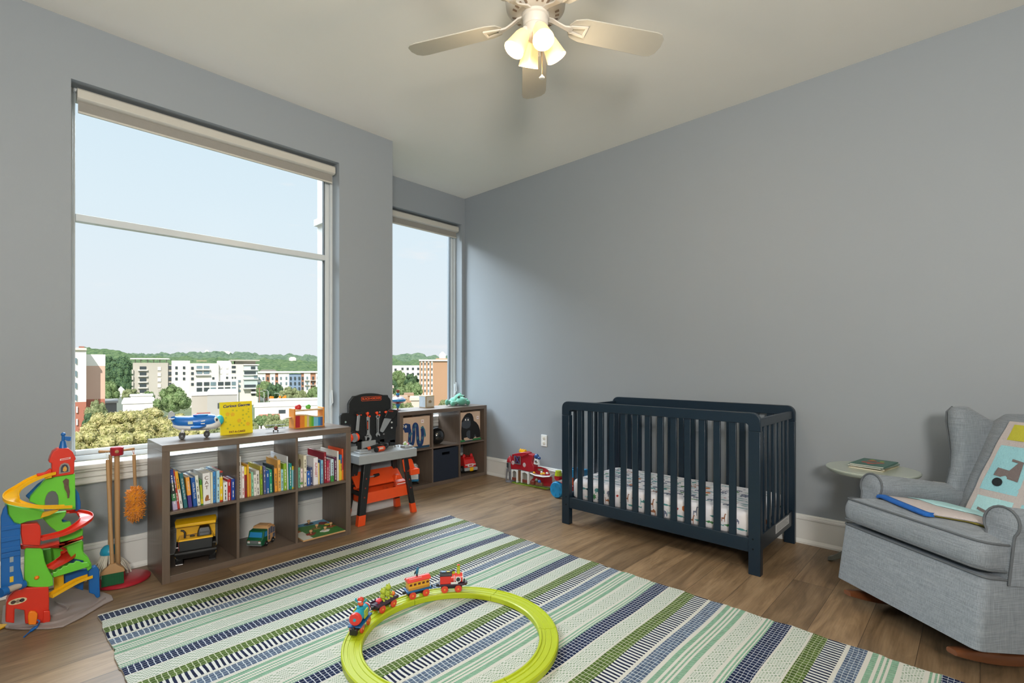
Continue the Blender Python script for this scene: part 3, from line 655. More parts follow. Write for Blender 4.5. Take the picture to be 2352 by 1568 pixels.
# ------------------------------------------------------------- round side table with booklets
tw = mat('table_pale_paint', 'a9b2a8', .3, var=.04, scale=8, coat=.3)
TX, TY, TH = 3.516, .457, .60
tb = thing('side_table', 'round pale grey pedestal side table between the crib and the armchair', 'table', (TX, TY, 0))
m = MB(); m.lathe([(.19, TH - .034), (.205, TH - .030), (.214, TH - .022), (.214, TH - .017), (.222, TH - .015), (.226, TH - .008), (.226, TH - .004), (.222, TH), (.20, TH)], (TX, TY, 0), n=64); m.build('table_top', tw, tb)
m = MB(); m.lathe([(.07, .15), (.04, .17), (.026, .22), (.022, .3), (.03, .36), (.026, .4), (.022, .48), (.034, .53), (.07, TH - .034)], (TX, TY, 0), n=28); m.build('pedestal', mat('pedestal_dark', '6d716c', .4), tb)
for a in (80, 200, 320):
    m = MB(); d = V((math.cos(R(a)), math.sin(R(a)), 0)); c = V((TX, TY, 0)); sd = V((-d.y, d.x, 0))
    m.loft([[c + d * r_ + sd * (w_ * i) + V((0, 0, z + h_ * j)) for i, j in ((-1, 0), (1, 0), (1, 1), (-1, 1))] for r_, z, h_, w_ in ((.02, .13, .06, .016), (.08, .10, .05, .015), (.15, .035, .045, .015), (.20, .008, .028, .018), (.225, .001, .022, .016))])
    m.build('leg', mat('pedestal_dark', '6d716c', .4), tb, bevel=.003)
def mags():
    spec = [('c8c3a0', 'thin cream booklet at the bottom of the pile on the round table', 0, .0), ('8f8468', 'thin tan booklet second from the bottom of the pile on the round table', 4, .01), ('7d8f84', 'thin grey green booklet third from the bottom of the pile on the round table', -3, -.006), ('3f6a60', 'green picture booklet with a red drawing, on top of the pile on the round table', 2, .004)]
    z = TH + .0008
    for i, (c, lab_, rot, dx) in enumerate(spec):
        M_ = axes((3.565 + dx, .455, z), (math.cos(R(-11 + rot)), math.sin(R(-11 + rot)), 0), (math.cos(R(79 + rot)), math.sin(R(79 + rot)), 0), (0, 0, 1))
        t = thing('booklet', lab_, 'booklet', (3.565 + dx, .455, z), R(-11 + rot), 'booklets on the round side table')
        m = MB(M_); m.box(-.122, .122, -.082, .082, .0008, .0058); m.build('pages', mat('paper', 'dcd8cc', .8), t)
        m = MB(M_); m.box(-.125, .125, -.085, .085, .0058, .0066); m.box(-.125, .125, -.085, .085, 0, .0008); m.box(-.125, .125, -.0862, -.085, 0, .0066); m.build('cover', mat('booklet_' + c, c, .45, var=.15, scale=18), t)
        if i == 3:
            m = MB(M_); rg2 = random.Random(5)
            for cc, n_, mi in ((.0, 7, 0), (.03, 4, 1), (-.04, 5, 2)):
                for q in range(n_):
                    x, y, r_ = cc + rg2.uniform(-.05, .05), rg2.uniform(-.04, .04), rg2.uniform(.01, .024)
                    m.face([(x + r_ * 1.3 * math.cos(R(a)), y + r_ * math.sin(R(a)), .0068 + .0001 * mi + .00002 * q) for a in range(0, 360, 40)], mi)
            m.build('cover_picture', [mat('pic_red', 'a5483a', .5), mat('pic_green', '8a9a44', .5), mat('pic_teal', '39675f', .5)], t, smooth=0)
        z += .0069
mags()
# ------------------------------------------------------------- cube shelves
def woodgrain(name, stretch):
    return mat(name, '67594e', .38, var=.30, scale=3, bump=.06, stretch=stretch, coat=.12)
gv = woodgrain('shelf_wood_upright', (22, 22, 1.2)); gh = woodgrain('shelf_wood_level', (1.2, 22, 22)); ge = mat('shelf_edge', '77665a', .55, var=.18, scale=6, stretch=(4, 4, 4))
def cube_shelf(x0, y0, y1, label):
    x1, h, t, d = x0 + 1.115, .76, .037, .016
    s = thing('cube_shelf', label, 'shelf', ((x0 + x1) / 2, (y0 + y1) / 2, 0), 0, 'six cube shelf units by the windows')
    def panel(nm, *b, m_=gv):
        m = MB(); m.box(*b); o = m.build(nm, [m_], s, bevel=.0012); return o
    panel('side_panel', x0, x0 + t, y0, y1, 0, h - t); panel('side_panel', x1 - t, x1, y0, y1, 0, h - t)
    panel('top_panel', x0, x1, y0, y1, h - t, h, m_=gh); panel('bottom_panel', x0 + t, x1 - t, y0, y1, 0, t, m_=gh)
    w_ = (1.115 - 2 * t - 2 * d) / 3; xs = [x0 + t]
    for i in (1, 2):
        xd = x0 + t + i * w_ + (i - 1) * d; panel('divider', xd, xd + d, y0 + .002, y1, t, h - t)
    for i in range(3):
        xa = x0 + t + i * (w_ + d); panel('middle_shelf', xa, xa + w_, y0 + .002, y1, .372, .388, m_=gh)
    return s
AX, AY0, AY1 = .655, 3.24, 3.60
BX, BY0, BY1 = 2.634, 3.92, 4.27
cube_shelf(AX, AY0, AY1, 'grey brown wooden cube shelf full of picture books in front of the big window')
cube_shelf(BX, BY0, BY1, 'grey brown wooden cube shelf with fabric bins in the alcove under the narrow window')
# ------------------------------------------------------------- books
BK = [('A',0.6975,0.010,0.085,-0.001,'1e2a22','very short dark green'),('A',0.724,0.021,0.228,-0.022,'navgrn','navy and green banded'),('A',0.742,0.012,0.218,-0.026,'b23c34','tall thin brick red'),('A',0.756,0.014,0.212,-0.026,'yelwht','yellow over white'),('A',0.776,0.017,0.199,-0.024,'2b6a74','dark teal lettered'),('A',0.797,0.018,0.172,-0.015,'orgpur','orange over purple'),('A',0.821,0.019,0.167,-0.014,'1f56a0','bright blue lettered'),('A',0.841,0.016,0.175,-0.014,'d9dcd2','leaning white'),('A',0.8555,0.0095,0.148,-0.009,'grnyel','thin green and yellow'),('A',0.881,0.038,0.181,-0.004,'e3e3e3','very thick white cat'),('A',0.906,0.010,0.182,-0.002,'e0dcc0','cream'),('A',0.920,0.015,0.182,-0.001,'3d86c6','sky blue patterned'),('A',0.938,0.016,0.185,-0.001,'a8cfe0','pale blue'),('A',0.955,0.017,0.180,-0.001,'yelred','yellow with red ends'),('A',0.978,0.023,0.111,-0.001,'dfe3e6','short thick pale'),('A',0.9995,0.018,0.124,-0.001,'b4252c','short red'),('A',1.0182,0.018,0.125,-0.001,'2347a0','short royal blue'),
('B',1.059,0.015,0.255,-0.004,'e2e0dc','tallest white'),('B',1.074,0.014,0.191,-0.002,'redwht','white with red lettering'),('B',1.090,0.015,0.186,-0.003,'redyel','dark red with yellow top'),('B',1.106,0.010,0.197,-0.003,'e0a832','thin golden yellow'),('B',1.117,0.009,0.141,-0.002,'d8923a','short amber'),('B',1.130,0.012,0.146,-0.003,'86c4a4','short mint'),('B',1.143,0.012,0.129,-0.003,'e6e2dd','shortest white'),('B',1.161,0.020,0.152,-0.004,'d8d4ce','short off white'),('B',1.181,0.013,0.178,-0.004,'olvgrn','lime and olive'),('B',1.201,0.013,0.174,-0.004,'5a5f8a','dusky violet'),('B',1.219,0.020,0.145,-0.003,'1f559c','mid blue lettered'),('B',1.240,0.017,0.147,-0.004,'17936c','emerald green'),('B',1.255,0.010,0.170,-0.004,'23302e','black'),('B',1.272,0.018,0.149,-0.005,'e49a3c','short orange'),('B',1.292,0.017,0.200,-0.005,'e3ac57','tall honey yellow'),('B',1.310,0.015,0.135,-0.001,'9fcdd6','short pale blue'),('B',1.328,0.019,0.172,-0.003,'86ad2e','grass green'),('B',1.3435,0.006,0.217,-0.004,'dde2e8','tall thin white sun picture'),('B',1.350,0.005,0.172,-0.003,'1d5c58','very thin dark teal'),('B',1.3625,0.018,0.167,-0.002,'1c8681','wide teal'),('B',1.3755,0.008,0.147,-0.000,'yelblu','blue with yellow ends'),
('C',1.402,0.008,0.215,-0.000,'e0c44a','thin many coloured'),('C',1.417,0.013,0.132,-0.001,'6fb79a','short sea green'),('C',1.433,0.015,0.123,-0.001,'whtgrn','short white and pink'),('C',1.462,0.019,0.206,-0.002,'e2dcc6','tall cream animal'),('C',1.484,0.023,0.098,-0.001,'2a62b8','shortest bright blue'),('C',1.504,0.014,0.120,-0.002,'3a4470','short indigo'),('C',1.530,0.030,0.183,-0.002,'e4e1e6','thick white letters'),('C',1.5515,0.009,0.144,-0.002,'e0c878','thin sandy yellow'),('C',1.563,0.010,0.160,-0.001,'22407c','thin navy'),('C',1.579,0.017,0.157,-0.002,'86c3dc','light blue'),('C',1.599,0.016,0.211,-0.005,'8e2230','tall maroon'),('C',1.616,0.013,0.150,-0.001,'b4304a','crimson'),('C',1.631,0.013,0.153,-0.002,'9a4a68','mauve'),('C',1.652,0.022,0.154,-0.002,'ltbgrn','pale blue over green'),('C',1.675,0.016,0.165,-0.002,'5a2446','plum'),('C',1.690,0.009,0.206,-0.002,'e8e6de','tall thin white'),('C',1.702,0.010,0.143,-0.001,'e2c23a','thin lemon yellow'),('C',1.715,0.012,0.176,-0.001,'bluyel','blue over yellow'),('C',1.727,0.010,0.217,-0.002,'redorg','tall orange red')]
MULTI = {'navgrn': [('b3a8c8', 0, .22), ('3f7a52', .22, .4), ('26332e', .4, .68), ('2c3f86', .68, 1)], 'yelwht': [('e4e4e0', 0, .52), ('e0a832', .52, 1)], 'orgpur': [('4d3a86', 0, .40), ('e8a043', .40, 1)], 'grnyel': [('3f8a34', 0, .06), ('d6c22c', .06, .25), ('a9b82e', .25, .8), ('3f8a34', .8, 1)],
 'yelred': [('c03428', 0, .05), ('e6c21e', .05, .82), ('4a4a50', .82, .96), ('c03428', .96, 1)], 'redwht': [('e4dedd', 0, 1)], 'redyel': [('8e2224', 0, .74), ('e4c62c', .74, 1)], 'olvgrn': [('8fb02c', 0, .72), ('b3a83a', .72, 1)], 'yelblu': [('e0c838', 0, .08), ('8cc4d4', .08, .84), ('e0c838', .84, 1)],
 'whtgrn': [('e4dcdc', 0, .16), ('6aa84a', .16, .28), ('ead4d4', .28, 1)], 'ltbgrn': [('3f9a4c', 0, .26), ('bcd6e0', .26, 1)], 'bluyel': [('e4c83a', 0, .66), ('2f7fb8', .66, 1)], 'redorg': [('e0762c', 0, .32), ('b8383a', .32, .72), ('e0562c', .72, 1)]}
ordn = {'A': 'left', 'B': 'middle', 'C': 'right'}
page_m = mat('book_pages', 'd6d4cc', .85, var=.06, scale=5, stretch=(60, 1, 1))
SP = {}
def book(i, comp, xc, w, h, lean, colr, desc):
    rg = random.Random(i * 7 + 1); zs = .3885; yf = 3.272 + rg.uniform(-.004, .010); dpt = min(.30, h * rg.uniform(.92, 1.25) if h > .14 else .13)
    if desc == 'very thick white cat': dpt = .19
    if 'sun picture' in desc: dpt = .27
    if comp == 'A' and lean < -.008: dpt = min(dpt, .2)
    a = math.atan2(lean, h); ex = V((math.cos(a), 0, -math.sin(a))); ez = V((math.sin(a), 0, math.cos(a)))
    L = h / math.cos(a); org = V((xc, yf, zs + (w / 2) * abs(math.sin(a)))); M_ = axes(org, ex, (0, 1, 0), ez)
    t = bpy.data.objects.new('book', None); COL.objects.link(t); t.empty_display_size = .03; t.matrix_world = M_; WM[t] = M_
    tag(t, SP.get(desc, desc + ' spined book') + ' in the ' + ordn[comp] + ' cube of the window bookshelf', 'book', 'books in the ' + ordn[comp] + ' cube')
    ct = min(.0022, w * .2); m = MB(M_); m.box(-w / 2 + ct, w / 2 - ct, .002, dpt - .003, .0015, L - .0025); m.build('pages', page_m, t, smooth=0)
    m = MB(M_); bands_ = MULTI.get(colr, [(colr, 0, 1)]); mats_ = []
    for c_, f0, f1 in bands_:
        mats_.append(mat('cover_' + c_, c_, .42, var=.04, scale=30)); k_ = len(mats_) - 1
        prof = [(-w / 2, dpt), (-w / 2, .001), (-w / 2 + min(.002, w * .2), 0), (w / 2 - min(.002, w * .2), 0), (w / 2, .001), (w / 2, dpt), (w / 2 - ct, dpt), (w / 2 - ct, .0025), (-w / 2 + ct, .0025), (-w / 2 + ct, dpt)]
        m.prism([(x, y, L * f0) for x, y in prof], (0, 0, L * (f1 - f0)), k_)
    m.build('cover', mats_, t, smooth=0)
    dark = sum(lin(bands_[-1][0])) < .7
    pm = mat('print_light', 'dcdcd8', .6) if dark else mat('print_dark', '55504c', .6)
    ts = {'very thick white cat': 'CAT', 'dark teal lettered': 'All the Ways the World', 'orange over purple': 'MY FIRST ABC', 'bright blue lettered': 'Little Blue Truck', 'thick white letters': 'ALPHABET'}
    def sp_text(s_, size, z_, m_, stack=False, rot=True, **k):
        T_ = M_ @ axes((0, -.0006, z_), (0, 0, -1) if rot else (1, 0, 0), (1, 0, 0) if rot else (0, 0, 1), (0, -1, 0) if not rot else (0, -1, 0)); text(s_, size, T_, m_, t, 'spine_lettering', **k)
    if desc == 'very thick white cat':
        for k_, c_ in enumerate('CAT'): sp_text(c_, .030, L * (.84 - .155 * k_), mat('cat_brown', '6d5547', .6), rot=False)
        m = MB(M_); pts = [(-.008, .0), (.008, .002), (.014, .004), (.018, .008), (.014, .01), (.008, .008), (.010, .02), (.008, .032), (.006, .036), (.002, .033), (-.002, .036), (-.004, .03), (-.009, .02), (-.011, .008)]
        m.prism([(x, -.0002, L * .1 + z_) for x, z_ in pts], (0, -.0006, 0)); m.build('cat_picture', mat('cat_orange', '9a6238', .6), t, smooth=0)
    elif desc in ts:
        sp_text(ts[desc], w * (.72 if desc != 'orange over purple' else .5), L * (.55 if desc != 'orange over purple' else .7), mat('print_light', 'dcdcd8', .6) if desc != 'thick white letters' else mat('abc_red', 'b03a44', .6))
    elif w > .011 and comp in 'ABC':   # small unreadable title bars as on the photograph
        m = MB(M_); z_ = L * .86; pm = mat('print_redd', 'b0453c', .6) if colr == 'redwht' else pm
        while z_ > L * .12:
            ln = rg.uniform(.008, .022)
            if rg.random() < .75: m.box(-w * .12, w * .12, -.0006, .0002, z_ - ln, z_)
            z_ -= ln + .004
        o_ = m.build('title_print', pm, t, smooth=0); o_['kind'] = 'stuff'
    if 'sun picture' in desc:
        m = MB(M_); m.face([(-w / 2 - .0004, .19 + .024 * math.cos(R(q)) * (1 if q % 30 else 1.6), L * .80 + .020 * math.sin(R(q)) * (1 if q % 30 else 1.6)) for q in range(0, 360, 15)]); m.build('cover_picture', mat('sun_ochre', 'b48a3c', .6), t, smooth=0)
    if desc == 'tall cream animal':
        m = MB(M_); rings = [(.06, .72, .018, .03), (.13, .78, .014, .025), (.10, .84, .012, .01)]
        for y_, z_, a_, b_ in rings: m.face([(-w / 2 - .0004, y_ + a_ * math.cos(R(q)), L * z_ + b_ * math.sin(R(q))) for q in range(0, 360, 30)])
        o_ = m.build('cover_picture', mat('animal_brown', '7d6a5c', .6), t, smooth=0); o_['kind'] = 'stuff'
for i, q in enumerate(BK): book(i, *q)
# ------------------------------------------------------------- fabric bins and other things in the alcove shelf
def poly_y(m, pts, y, th, mi=0):   # silhouette in an x-z plane, th thick toward the viewer
    m.prism([(x, y, z) for x, z in pts], (0, -th, 0), mi)
def ell(cx_, cz_, rx, rz, n=24, rot=0): return [(cx_ + rx * math.cos(2 * math.pi * k / n) * math.cos(rot) - rz * math.sin(2 * math.pi * k / n) * math.sin(rot), cz_ + rx * math.cos(2 * math.pi * k / n) * math.sin(rot) + rz * math.sin(2 * math.pi * k / n) * math.cos(rot)) for k in range(n)]
felt = lambda n, c: mat('felt_' + n, c, .95, var=.06, scale=80, bump=.1)
canvas = mat('bin_canvas', 'c9ae97', .9, var=.05, scale=120, bump=.1)
def bin_(x0, x1, z0, z1, label, body, yf=3.945):
    b = thing('storage_bin', label, 'fabric bin', ((x0 + x1) / 2, yf + .15, z0), 0, 'fabric bins in the alcove shelf')
    m = MB(); t = .006; y1 = 4.255
    m.box(x0, x1, yf, yf + t, z0, z1); m.box(x0, x1, y1 - t, y1, z0, z1); m.box(x0, x0 + t, yf + t, y1 - t, z0, z1); m.box(x1 - t, x1, yf + t, y1 - t, z0, z1); m.box(x0 + t, x1 - t, yf + t, y1 - t, z0, z0 + t)
    m.build('bin_body', body, b, bevel=.002); return b
def tagm(b, x, z, yf=3.945):
    m = MB(); m.box(x - .016, x + .016, yf - .0012, yf - .0004, z - .016, z + .016); tg = m.build('fabric_label', mat('label_white', 'e6e0dc', .8), b)
    m = MB(); m.box(x - .010, x + .010, yf - .0016, yf - .0013, z - .003, z + .004); m.build('label_print', mat('label_pink', 'b0606a', .8), tg)
# snake bin
bs = bin_(BX + .044, BX + .365, .3895, .700, 'beige canvas bin with a blue felt snake on its front', canvas)
yf = 3.945; PXY = lambda cx_, cy_: (lambda p: (p.x, p.z))(at_y(760 + cx_ / 4.126, 860 + cy_ / 4.126, yf))
nv, tl = felt('navy', '1c3768'), felt('teal', '3a6a7c')
m = MB(); path = [PXY(*p) for p in ((745, 520), (748, 560), (745, 640), (758, 672), (778, 640), (785, 560), (785, 490), (800, 470), (815, 490), (820, 560), (826, 640), (842, 670), (862, 640), (868, 560), (862, 510))]
path = [(p.x, p.y) for p in spline([(a, b_, 0) for a, b_ in path], 4)]; Ln = len(path); ll, rl = [], []
for i, p in enumerate(path):
    a, b_ = path[max(i - 1, 0)], path[min(i + 1, Ln - 1)]; d = V((b_[0] - a[0], b_[1] - a[1])).normalized(); w_ = .0165 * (1 if i < Ln * .85 else 1)
    ll.append((p[0] - d.y * w_, p[1] + d.x * w_)); rl.append((p[0] + d.y * w_, p[1] - d.x * w_))
m.loft([[(l[0], yf, l[1]), (r[0], yf, r[1]), (r[0], yf - .0030, r[1]), (l[0], yf - .0030, l[1])] for l, r in zip(ll, rl)])
sn = m.build('snake_applique', nv, bs, smooth=0)
m = MB(); poly_y(m, [PXY(*p) for p in ((690, 520), (662, 535), (664, 505), (680, 475), (712, 462), (750, 470), (756, 520), (735, 548), (700, 550))], yf, .0034); m.build('snake_head', nv, bs, smooth=0)
m = MB(); poly_y(m, [PXY(*p) for p in ((850, 500), (872, 485), (890, 520), (900, 575), (890, 595), (880, 560), (862, 530))], yf, .0028); m.build('snake_tail', tl, bs, smooth=0)
for cx_, cy_ in ((682, 490), (708, 492)):
    m = MB(); poly_y(m, ell(*PXY(cx_, cy_), .011, .013), yf - .0035, .0008); e_ = m.build('eye', felt('white', 'e4e2dc'), bs, smooth=0)
    m = MB(); x_, z_ = PXY(cx_ + 1, cy_ + 2); poly_y(m, ell(x_, z_, .004, .0045), yf - .0044, .0006); m.build('pupil', felt('black', '15171a'), e_, smooth=0)
for cx_, cy_ in ((745, 580), (760, 560), (820, 600), (865, 600), (786, 520), (800, 485), (745, 640), (842, 640)):
    x_, z_ = PXY(cx_, cy_); m = MB(); poly_y(m, [(x_ - .012, z_), (x_, z_ + .02), (x_ + .012, z_), (x_, z_ - .02)], yf - .0031, .0006); m.build('diamond_patch', tl, bs, smooth=0)
m = MB(); m.box(BX + .05, BX + .36, yf - .001, yf, .392, .415); m.build('ground_patch', felt('deepblue', '20405a'), bs, smooth=0)
tagm(bs, *PXY(868, 441))
# gorilla bin
bg_ = bin_(BX + .752, BX + 1.04, .3895, .700, 'beige canvas bin with a black felt gorilla on its front', canvas)
q6 = lambda cx_, cy_: (lambda p: (p.x, p.z))(at_y(1040 + cx_ / 7.84, 900 + cy_ / 7.84, yf))
m = MB(); poly_y(m, [q6(*p) for p in ((155, 860), (150, 700), (160, 520), (185, 470), (215, 420), (255, 385), (300, 375), (340, 395), (365, 450), (375, 515), (420, 545), (460, 600), (485, 680), (490, 780), (485, 810), (425, 820), (410, 790), (355, 845), (300, 845), (285, 800), (235, 820), (200, 825), (195, 865))], yf, .003)
m.build('gorilla_applique', felt('black', '15171a'), bg_, smooth=0)
gy = felt('grey', '3c434c')
for pts in ([q6(*p) for p in ((152, 590), (160, 545), (190, 530), (210, 475), (240, 455), (280, 455), (300, 475), (315, 530), (318, 590), (300, 635), (250, 660), (190, 650), (160, 625))], [q6(*p) for p in ((245, 720), (275, 690), (310, 690), (310, 830), (270, 830), (240, 780))], [q6(*p) for p in ((370, 815), (395, 755), (415, 790), (400, 805))]):
    m = MB(); poly_y(m, pts, yf - .003, .0010); m.build('gorilla_patch', gy, bg_, smooth=0)
for cx_ in (226, 272):
    m = MB(); poly_y(m, ell(*q6(cx_, 500), .009, .010), yf - .004, .0008); e_ = m.build('eye', felt('white', 'e4e2dc'), bg_, smooth=0)
    m = MB(); x_, z_ = q6(cx_ + 12, 498); poly_y(m, ell(x_, z_, .0045, .005), yf - .0049, .0006); m.build('pupil', felt('black', '15171a'), e_, smooth=0)
for a, b_ in ((135, 215), (360, 505)):
    m = MB(); p0, p1 = q6(a, 905 - a * .1), q6(b_, 870 - b_ * .08); m.box(p0[0], p1[0], yf - .001, yf, .392, .412); m.build('grass_patch', felt('green', '2c7a44'), bg_, smooth=0)
m = MB(); m.box(BX + .76, BX + 1.04, yf - .0008, yf + .0004, .391, .401); m.build('ground_patch', felt('slate', '34505c'), bg_, smooth=0)
tagm(bg_, *q6(447, 458))
# navy bin with a grab hole
nb = mat('bin_navy_fabric', '1c2636', .95, var=.1, scale=90, bump=.2)
x0, x1 = BX + .394, BX + .722; bn = thing('storage_bin', 'plain dark navy fabric bin with a grab slot, in the bottom middle cube', 'fabric bin', ((x0 + x1) / 2, 4.1, .038), 0, 'fabric bins in the alcove shelf')
m = MB(); y0, y1 = 3.935, 4.25; xm = (x0 + x1) / 2; z0, z1 = .038, .355
m.box(x0, x1, y0, y0 + .008, z0, .29); m.box(x0, xm - .05, y0, y0 + .008, .29, .318); m.box(xm + .05, x1, y0, y0 + .008, .29, .318); m.box(x0, x1, y0, y0 + .008, .318, z1)
m.box(x0, x1, y1 - .008, y1, z0, z1); m.box(x0, x0 + .008, y0 + .008, y1 - .008, z0, z1); m.box(x1 - .008, x1, y0 + .008, y1 - .008, z0, z1); m.box(x0 + .008, x1 - .008, y0 + .008, y1 - .008, z0, z0 + .008)
m.build('bin_body', nb, bn)
# ball in the top middle cube
p = at_y(1001, 980, 4.05)
m = MB(); m.ball((p.x, 4.04, .3885 + .085), .085, 32, 20); bl = m.build('ball', mat('ball_black', '1a1c1e', .15, var=.2, scale=4, coat=.6)); tag(bl, 'shiny black ball resting between the snake bin and the gorilla bin', 'ball')
# ------------------------------------------------------------- toys in and on the window bookshelf
plas = lambda n, c, r=.35, **k: mat('plastic_' + n, c, r, var=.04, scale=12, coat=.15, **k)
blk, yel, red, grn, blu, wht, org = plas('black', '16181a', .45), plas('yellow', 'e8b414'), plas('red', 'c62222'), plas('green', '0f6a3c'), plas('blue', '1766b4'), plas('white', 'd9dcdc'), plas('orange', 'e85024')
wd = mat('beech_wood', 'c49a6c', .5, var=.12, scale=6, stretch=(1, 1, 8))
STZ = .7605
def wheel(par, M_, c, r, w, tyre, hub, axis=(1, 0, 0), nm='wheel', tread=0, hubr=.5):
    m = MB(M_); a = V(axis).normalized(); c = V(c)
    m.lathe([(r * .55, -w / 2), (r * .9, -w / 2), (r, -w / 2 + w * .15), (r, w / 2 - w * .15), (r * .9, w / 2), (r * .55, w / 2)], c, a, 28)
    if tread:
        e1 = a.orthogonal().normalized(); e2 = a.cross(e1)
        for k in range(tread):
            t_ = 2 * math.pi * k / tread; d = e1 * math.cos(t_) + e2 * math.sin(t_); s_ = a.cross(d)
            m.prism([c + d * (r * .97) + s_ * (r * .09 * i) + a * (w * .48 * j) for i, j in ((-1, -1), (1, -1), (1, 1), (-1, 1))], d * r * .07)
    o = m.build(nm, tyre, par, smooth=35)
    m = MB(M_); m.lathe([(r * hubr, -w / 2 - .001), (r * hubr, w / 2 + .001)], c, a, 20); m.lathe([(r * .2, -w / 2 - .003), (r * .2, w / 2 + .003)], c, a, 12); m.build('hub', hub, o)
    return o
# dump truck
DM = axes((.842, 3.345, .0372), (.966, -.259, 0), (.259, .966, 0), (0, 0, 1))
dt = thing('toy_dump_truck', 'large yellow and black toy dump truck in the bottom left cube', 'toy truck', (.842, 3.345, .0372), R(-15))
for x in (-.082, .082):
    wheel(dt, DM, (x, .03, .047), .047, .036, blk, yel, tread=14, hubr=.35); wheel(dt, DM, (x, .155, .047), .047, .04, blk, yel, tread=14, hubr=.35)
m = MB(DM); m.box(-.075, .075, .0, .19, .04, .075); m.build('chassis', blk, dt, bevel=.003)
m = MB(DM); m.loft([[(-.085, -.03, .045), (.085, -.03, .045), (.085, .0, .045), (-.085, .0, .045)], [(-.105, -.045, .075), (.105, -.045, .075), (.105, .01, .075), (-.105, .01, .075)], [(-.105, -.042, .088), (.105, -.042, .088), (.1, .01, .088), (-.1, .01, .088)]]); m.build('bumper', blk, dt, bevel=.003)
m = MB(DM); m.loft([[(-.08, -.022, .088), (.08, -.022, .088), (.08, .06, .088), (-.08, .06, .088)], [(-.083, -.018, .145), (.083, -.018, .145), (.083, .06, .145), (-.083, .06, .145)]]); m.build('grille', mat('grille_black', '1c2022', .6), dt, bevel=.002)
m = MB(DM); m.box(-.0845, -.0805, -.016, .058, .09, .144); m.box(-.086, -.0845, -.014, -.010, .095, .14); m.build('side_decal', mat('decal_red', '6d2a28', .5, var=.5, scale=90), dt)
m = MB(DM); m.loft([[(-.088, -.024, .145), (.088, -.024, .145), (.088, .07, .145), (-.088, .07, .145)], [(-.084, -.018, .153), (.084, -.018, .153), (.084, .07, .156), (-.084, .07, .156)]]); m.build('hood', yel, dt, bevel=.002)
m = MB(DM); m.loft([[(-.0 + x, y, .153) for x, y in ((.005, -.0), (.078, -.0), (.078, .06), (.005, .06))], [(x, y, .175) for x, y in ((.008, .002), (.076, .002), (.076, .06), (.008, .06))], [(x, y, .203) for x, y in ((.018, .012), (.066, .012), (.066, .055), (.018, .055))]]); cb = m.build('cab', blk, dt, bevel=.004)
m = MB(DM); m.prism([(.018, -.0006, .158), (.066, -.0006, .158), (.061, .008, .194), (.022, .008, .194)], (0, -.001, 0)); m.build('windscreen', plas('smoke', '2a3236', .2), cb)
m = MB(DM); m.tube([(-.055, .01, .153), (-.055, .012, .185), (-.062, .015, .196), (-.075, .015, .199)], .005, 10); m.build('exhaust_pipe', blk, dt)
m = MB(DM); m.box(-.03, -.006, .012, .03, .154, .162); m.build('air_filter', blk, dt, bevel=.003)
m = MB(DM); m.tube([(-.084, .05, .152), (.005, .05, .160)], .0016, 6); m.build('rail', blk, dt)
m = MB(DM); m.prism([(x, y, z) for x, y, z in ((-.098, .070, .135), (-.098, .075, .24), (.098, .075, .24), (.098, .070, .135))], (0, .008, 0))
for x in (-.098, .092): m.prism([(x, .075, .24), (x, .075, .12), (x, .2, .10), (x, .2, .18)], (.006, 0, 0))
m.prism([(-.098, .075, .125), (.098, .075, .125), (.098, .2, .105), (-.098, .2, .105)], (0, 0, .008)); m.build('dump_bed', yel, dt)
m = MB(DM); m.loft([[(-.1, -.005, .222), (.1, -.005, .222), (.1, -.005, .238), (-.1, -.005, .238)], [(-.105, .03, .245), (.105, .03, .245), (.105, .03, .25), (-.105, .03, .25)], [(-.1, .08, .245), (.1, .08, .245), (.1, .08, .252), (-.1, .08, .252)]]); m.build('canopy', yel, dt, bevel=.002)
# wooden car
CM = axes((1.166, 3.353, .0372), (.60, -.80, 0), (.80, .60, 0), (0, 0, 1))
tc_ = thing('wooden_toy_car', 'green and natural wood toy car with blue windows in the bottom middle cube', 'toy car', (1.166, 3.353, .0372), math.atan2(-.8, .6))
CR = plas('deep_green', '0f5a3a', .5)
m = MB(CM); w2 = .052
m.prism([(-w2, 0, .012), (-w2, -.002, .05), (-w2, .012, .058), (-w2, .024, .098), (-w2, .062, .104), (-w2, .062, .012)], (2 * w2, 0, 0)); cb = m.build('cab', CR, tc_, bevel=.003)
m = MB(CM); m.prism([(-.044, .0125, .062), (.044, .0125, .062), (.041, .0218, .092), (-.041, .0218, .092)], (0, -.0012, .0003)); m.build('windscreen', plas('sky_blue', '2c84c0'), cb)
m = MB(CM); m.prism([(w2, .026, .062), (w2, .056, .062), (w2, .056, .094), (w2, .032, .094)], (.001, 0, 0)); m.build('side_window', plas('sky_blue', '2c84c0'), cb)
m = MB(CM); m.box(-.026, .026, -.0026, .001, .026, .046); m.build('grille', plas('grey', '6e7578'), tc_)
for x in (-.037, .037): m = MB(CM); m.box(x - .008, x + .008, -.003, .001, .028, .041); m.build('headlight', wht, tc_)
for x in (-.037, .037): m = MB(CM); m.box(x - .007, x + .007, -.0028, .001, .0425, .0455); m.build('indicator', plas('amber', 'b8562c'), tc_)
m = MB(CM); m.box(-.05, .05, -.0035, .002, .013, .022); m.build('bumper', plas('grey', '6e7578'), tc_)
m = MB(CM); m.prism([(-w2 - .001, .062, .014), (-w2 - .001, .062, .104), (-w2 - .001, .07, .116), (-w2 - .001, .125, .116), (-w2 - .001, .142, .098), (-w2 - .001, .146, .014)], (2 * w2 + .002, 0, 0)); bd = m.build('wooden_body', wd, tc_, bevel=.003)
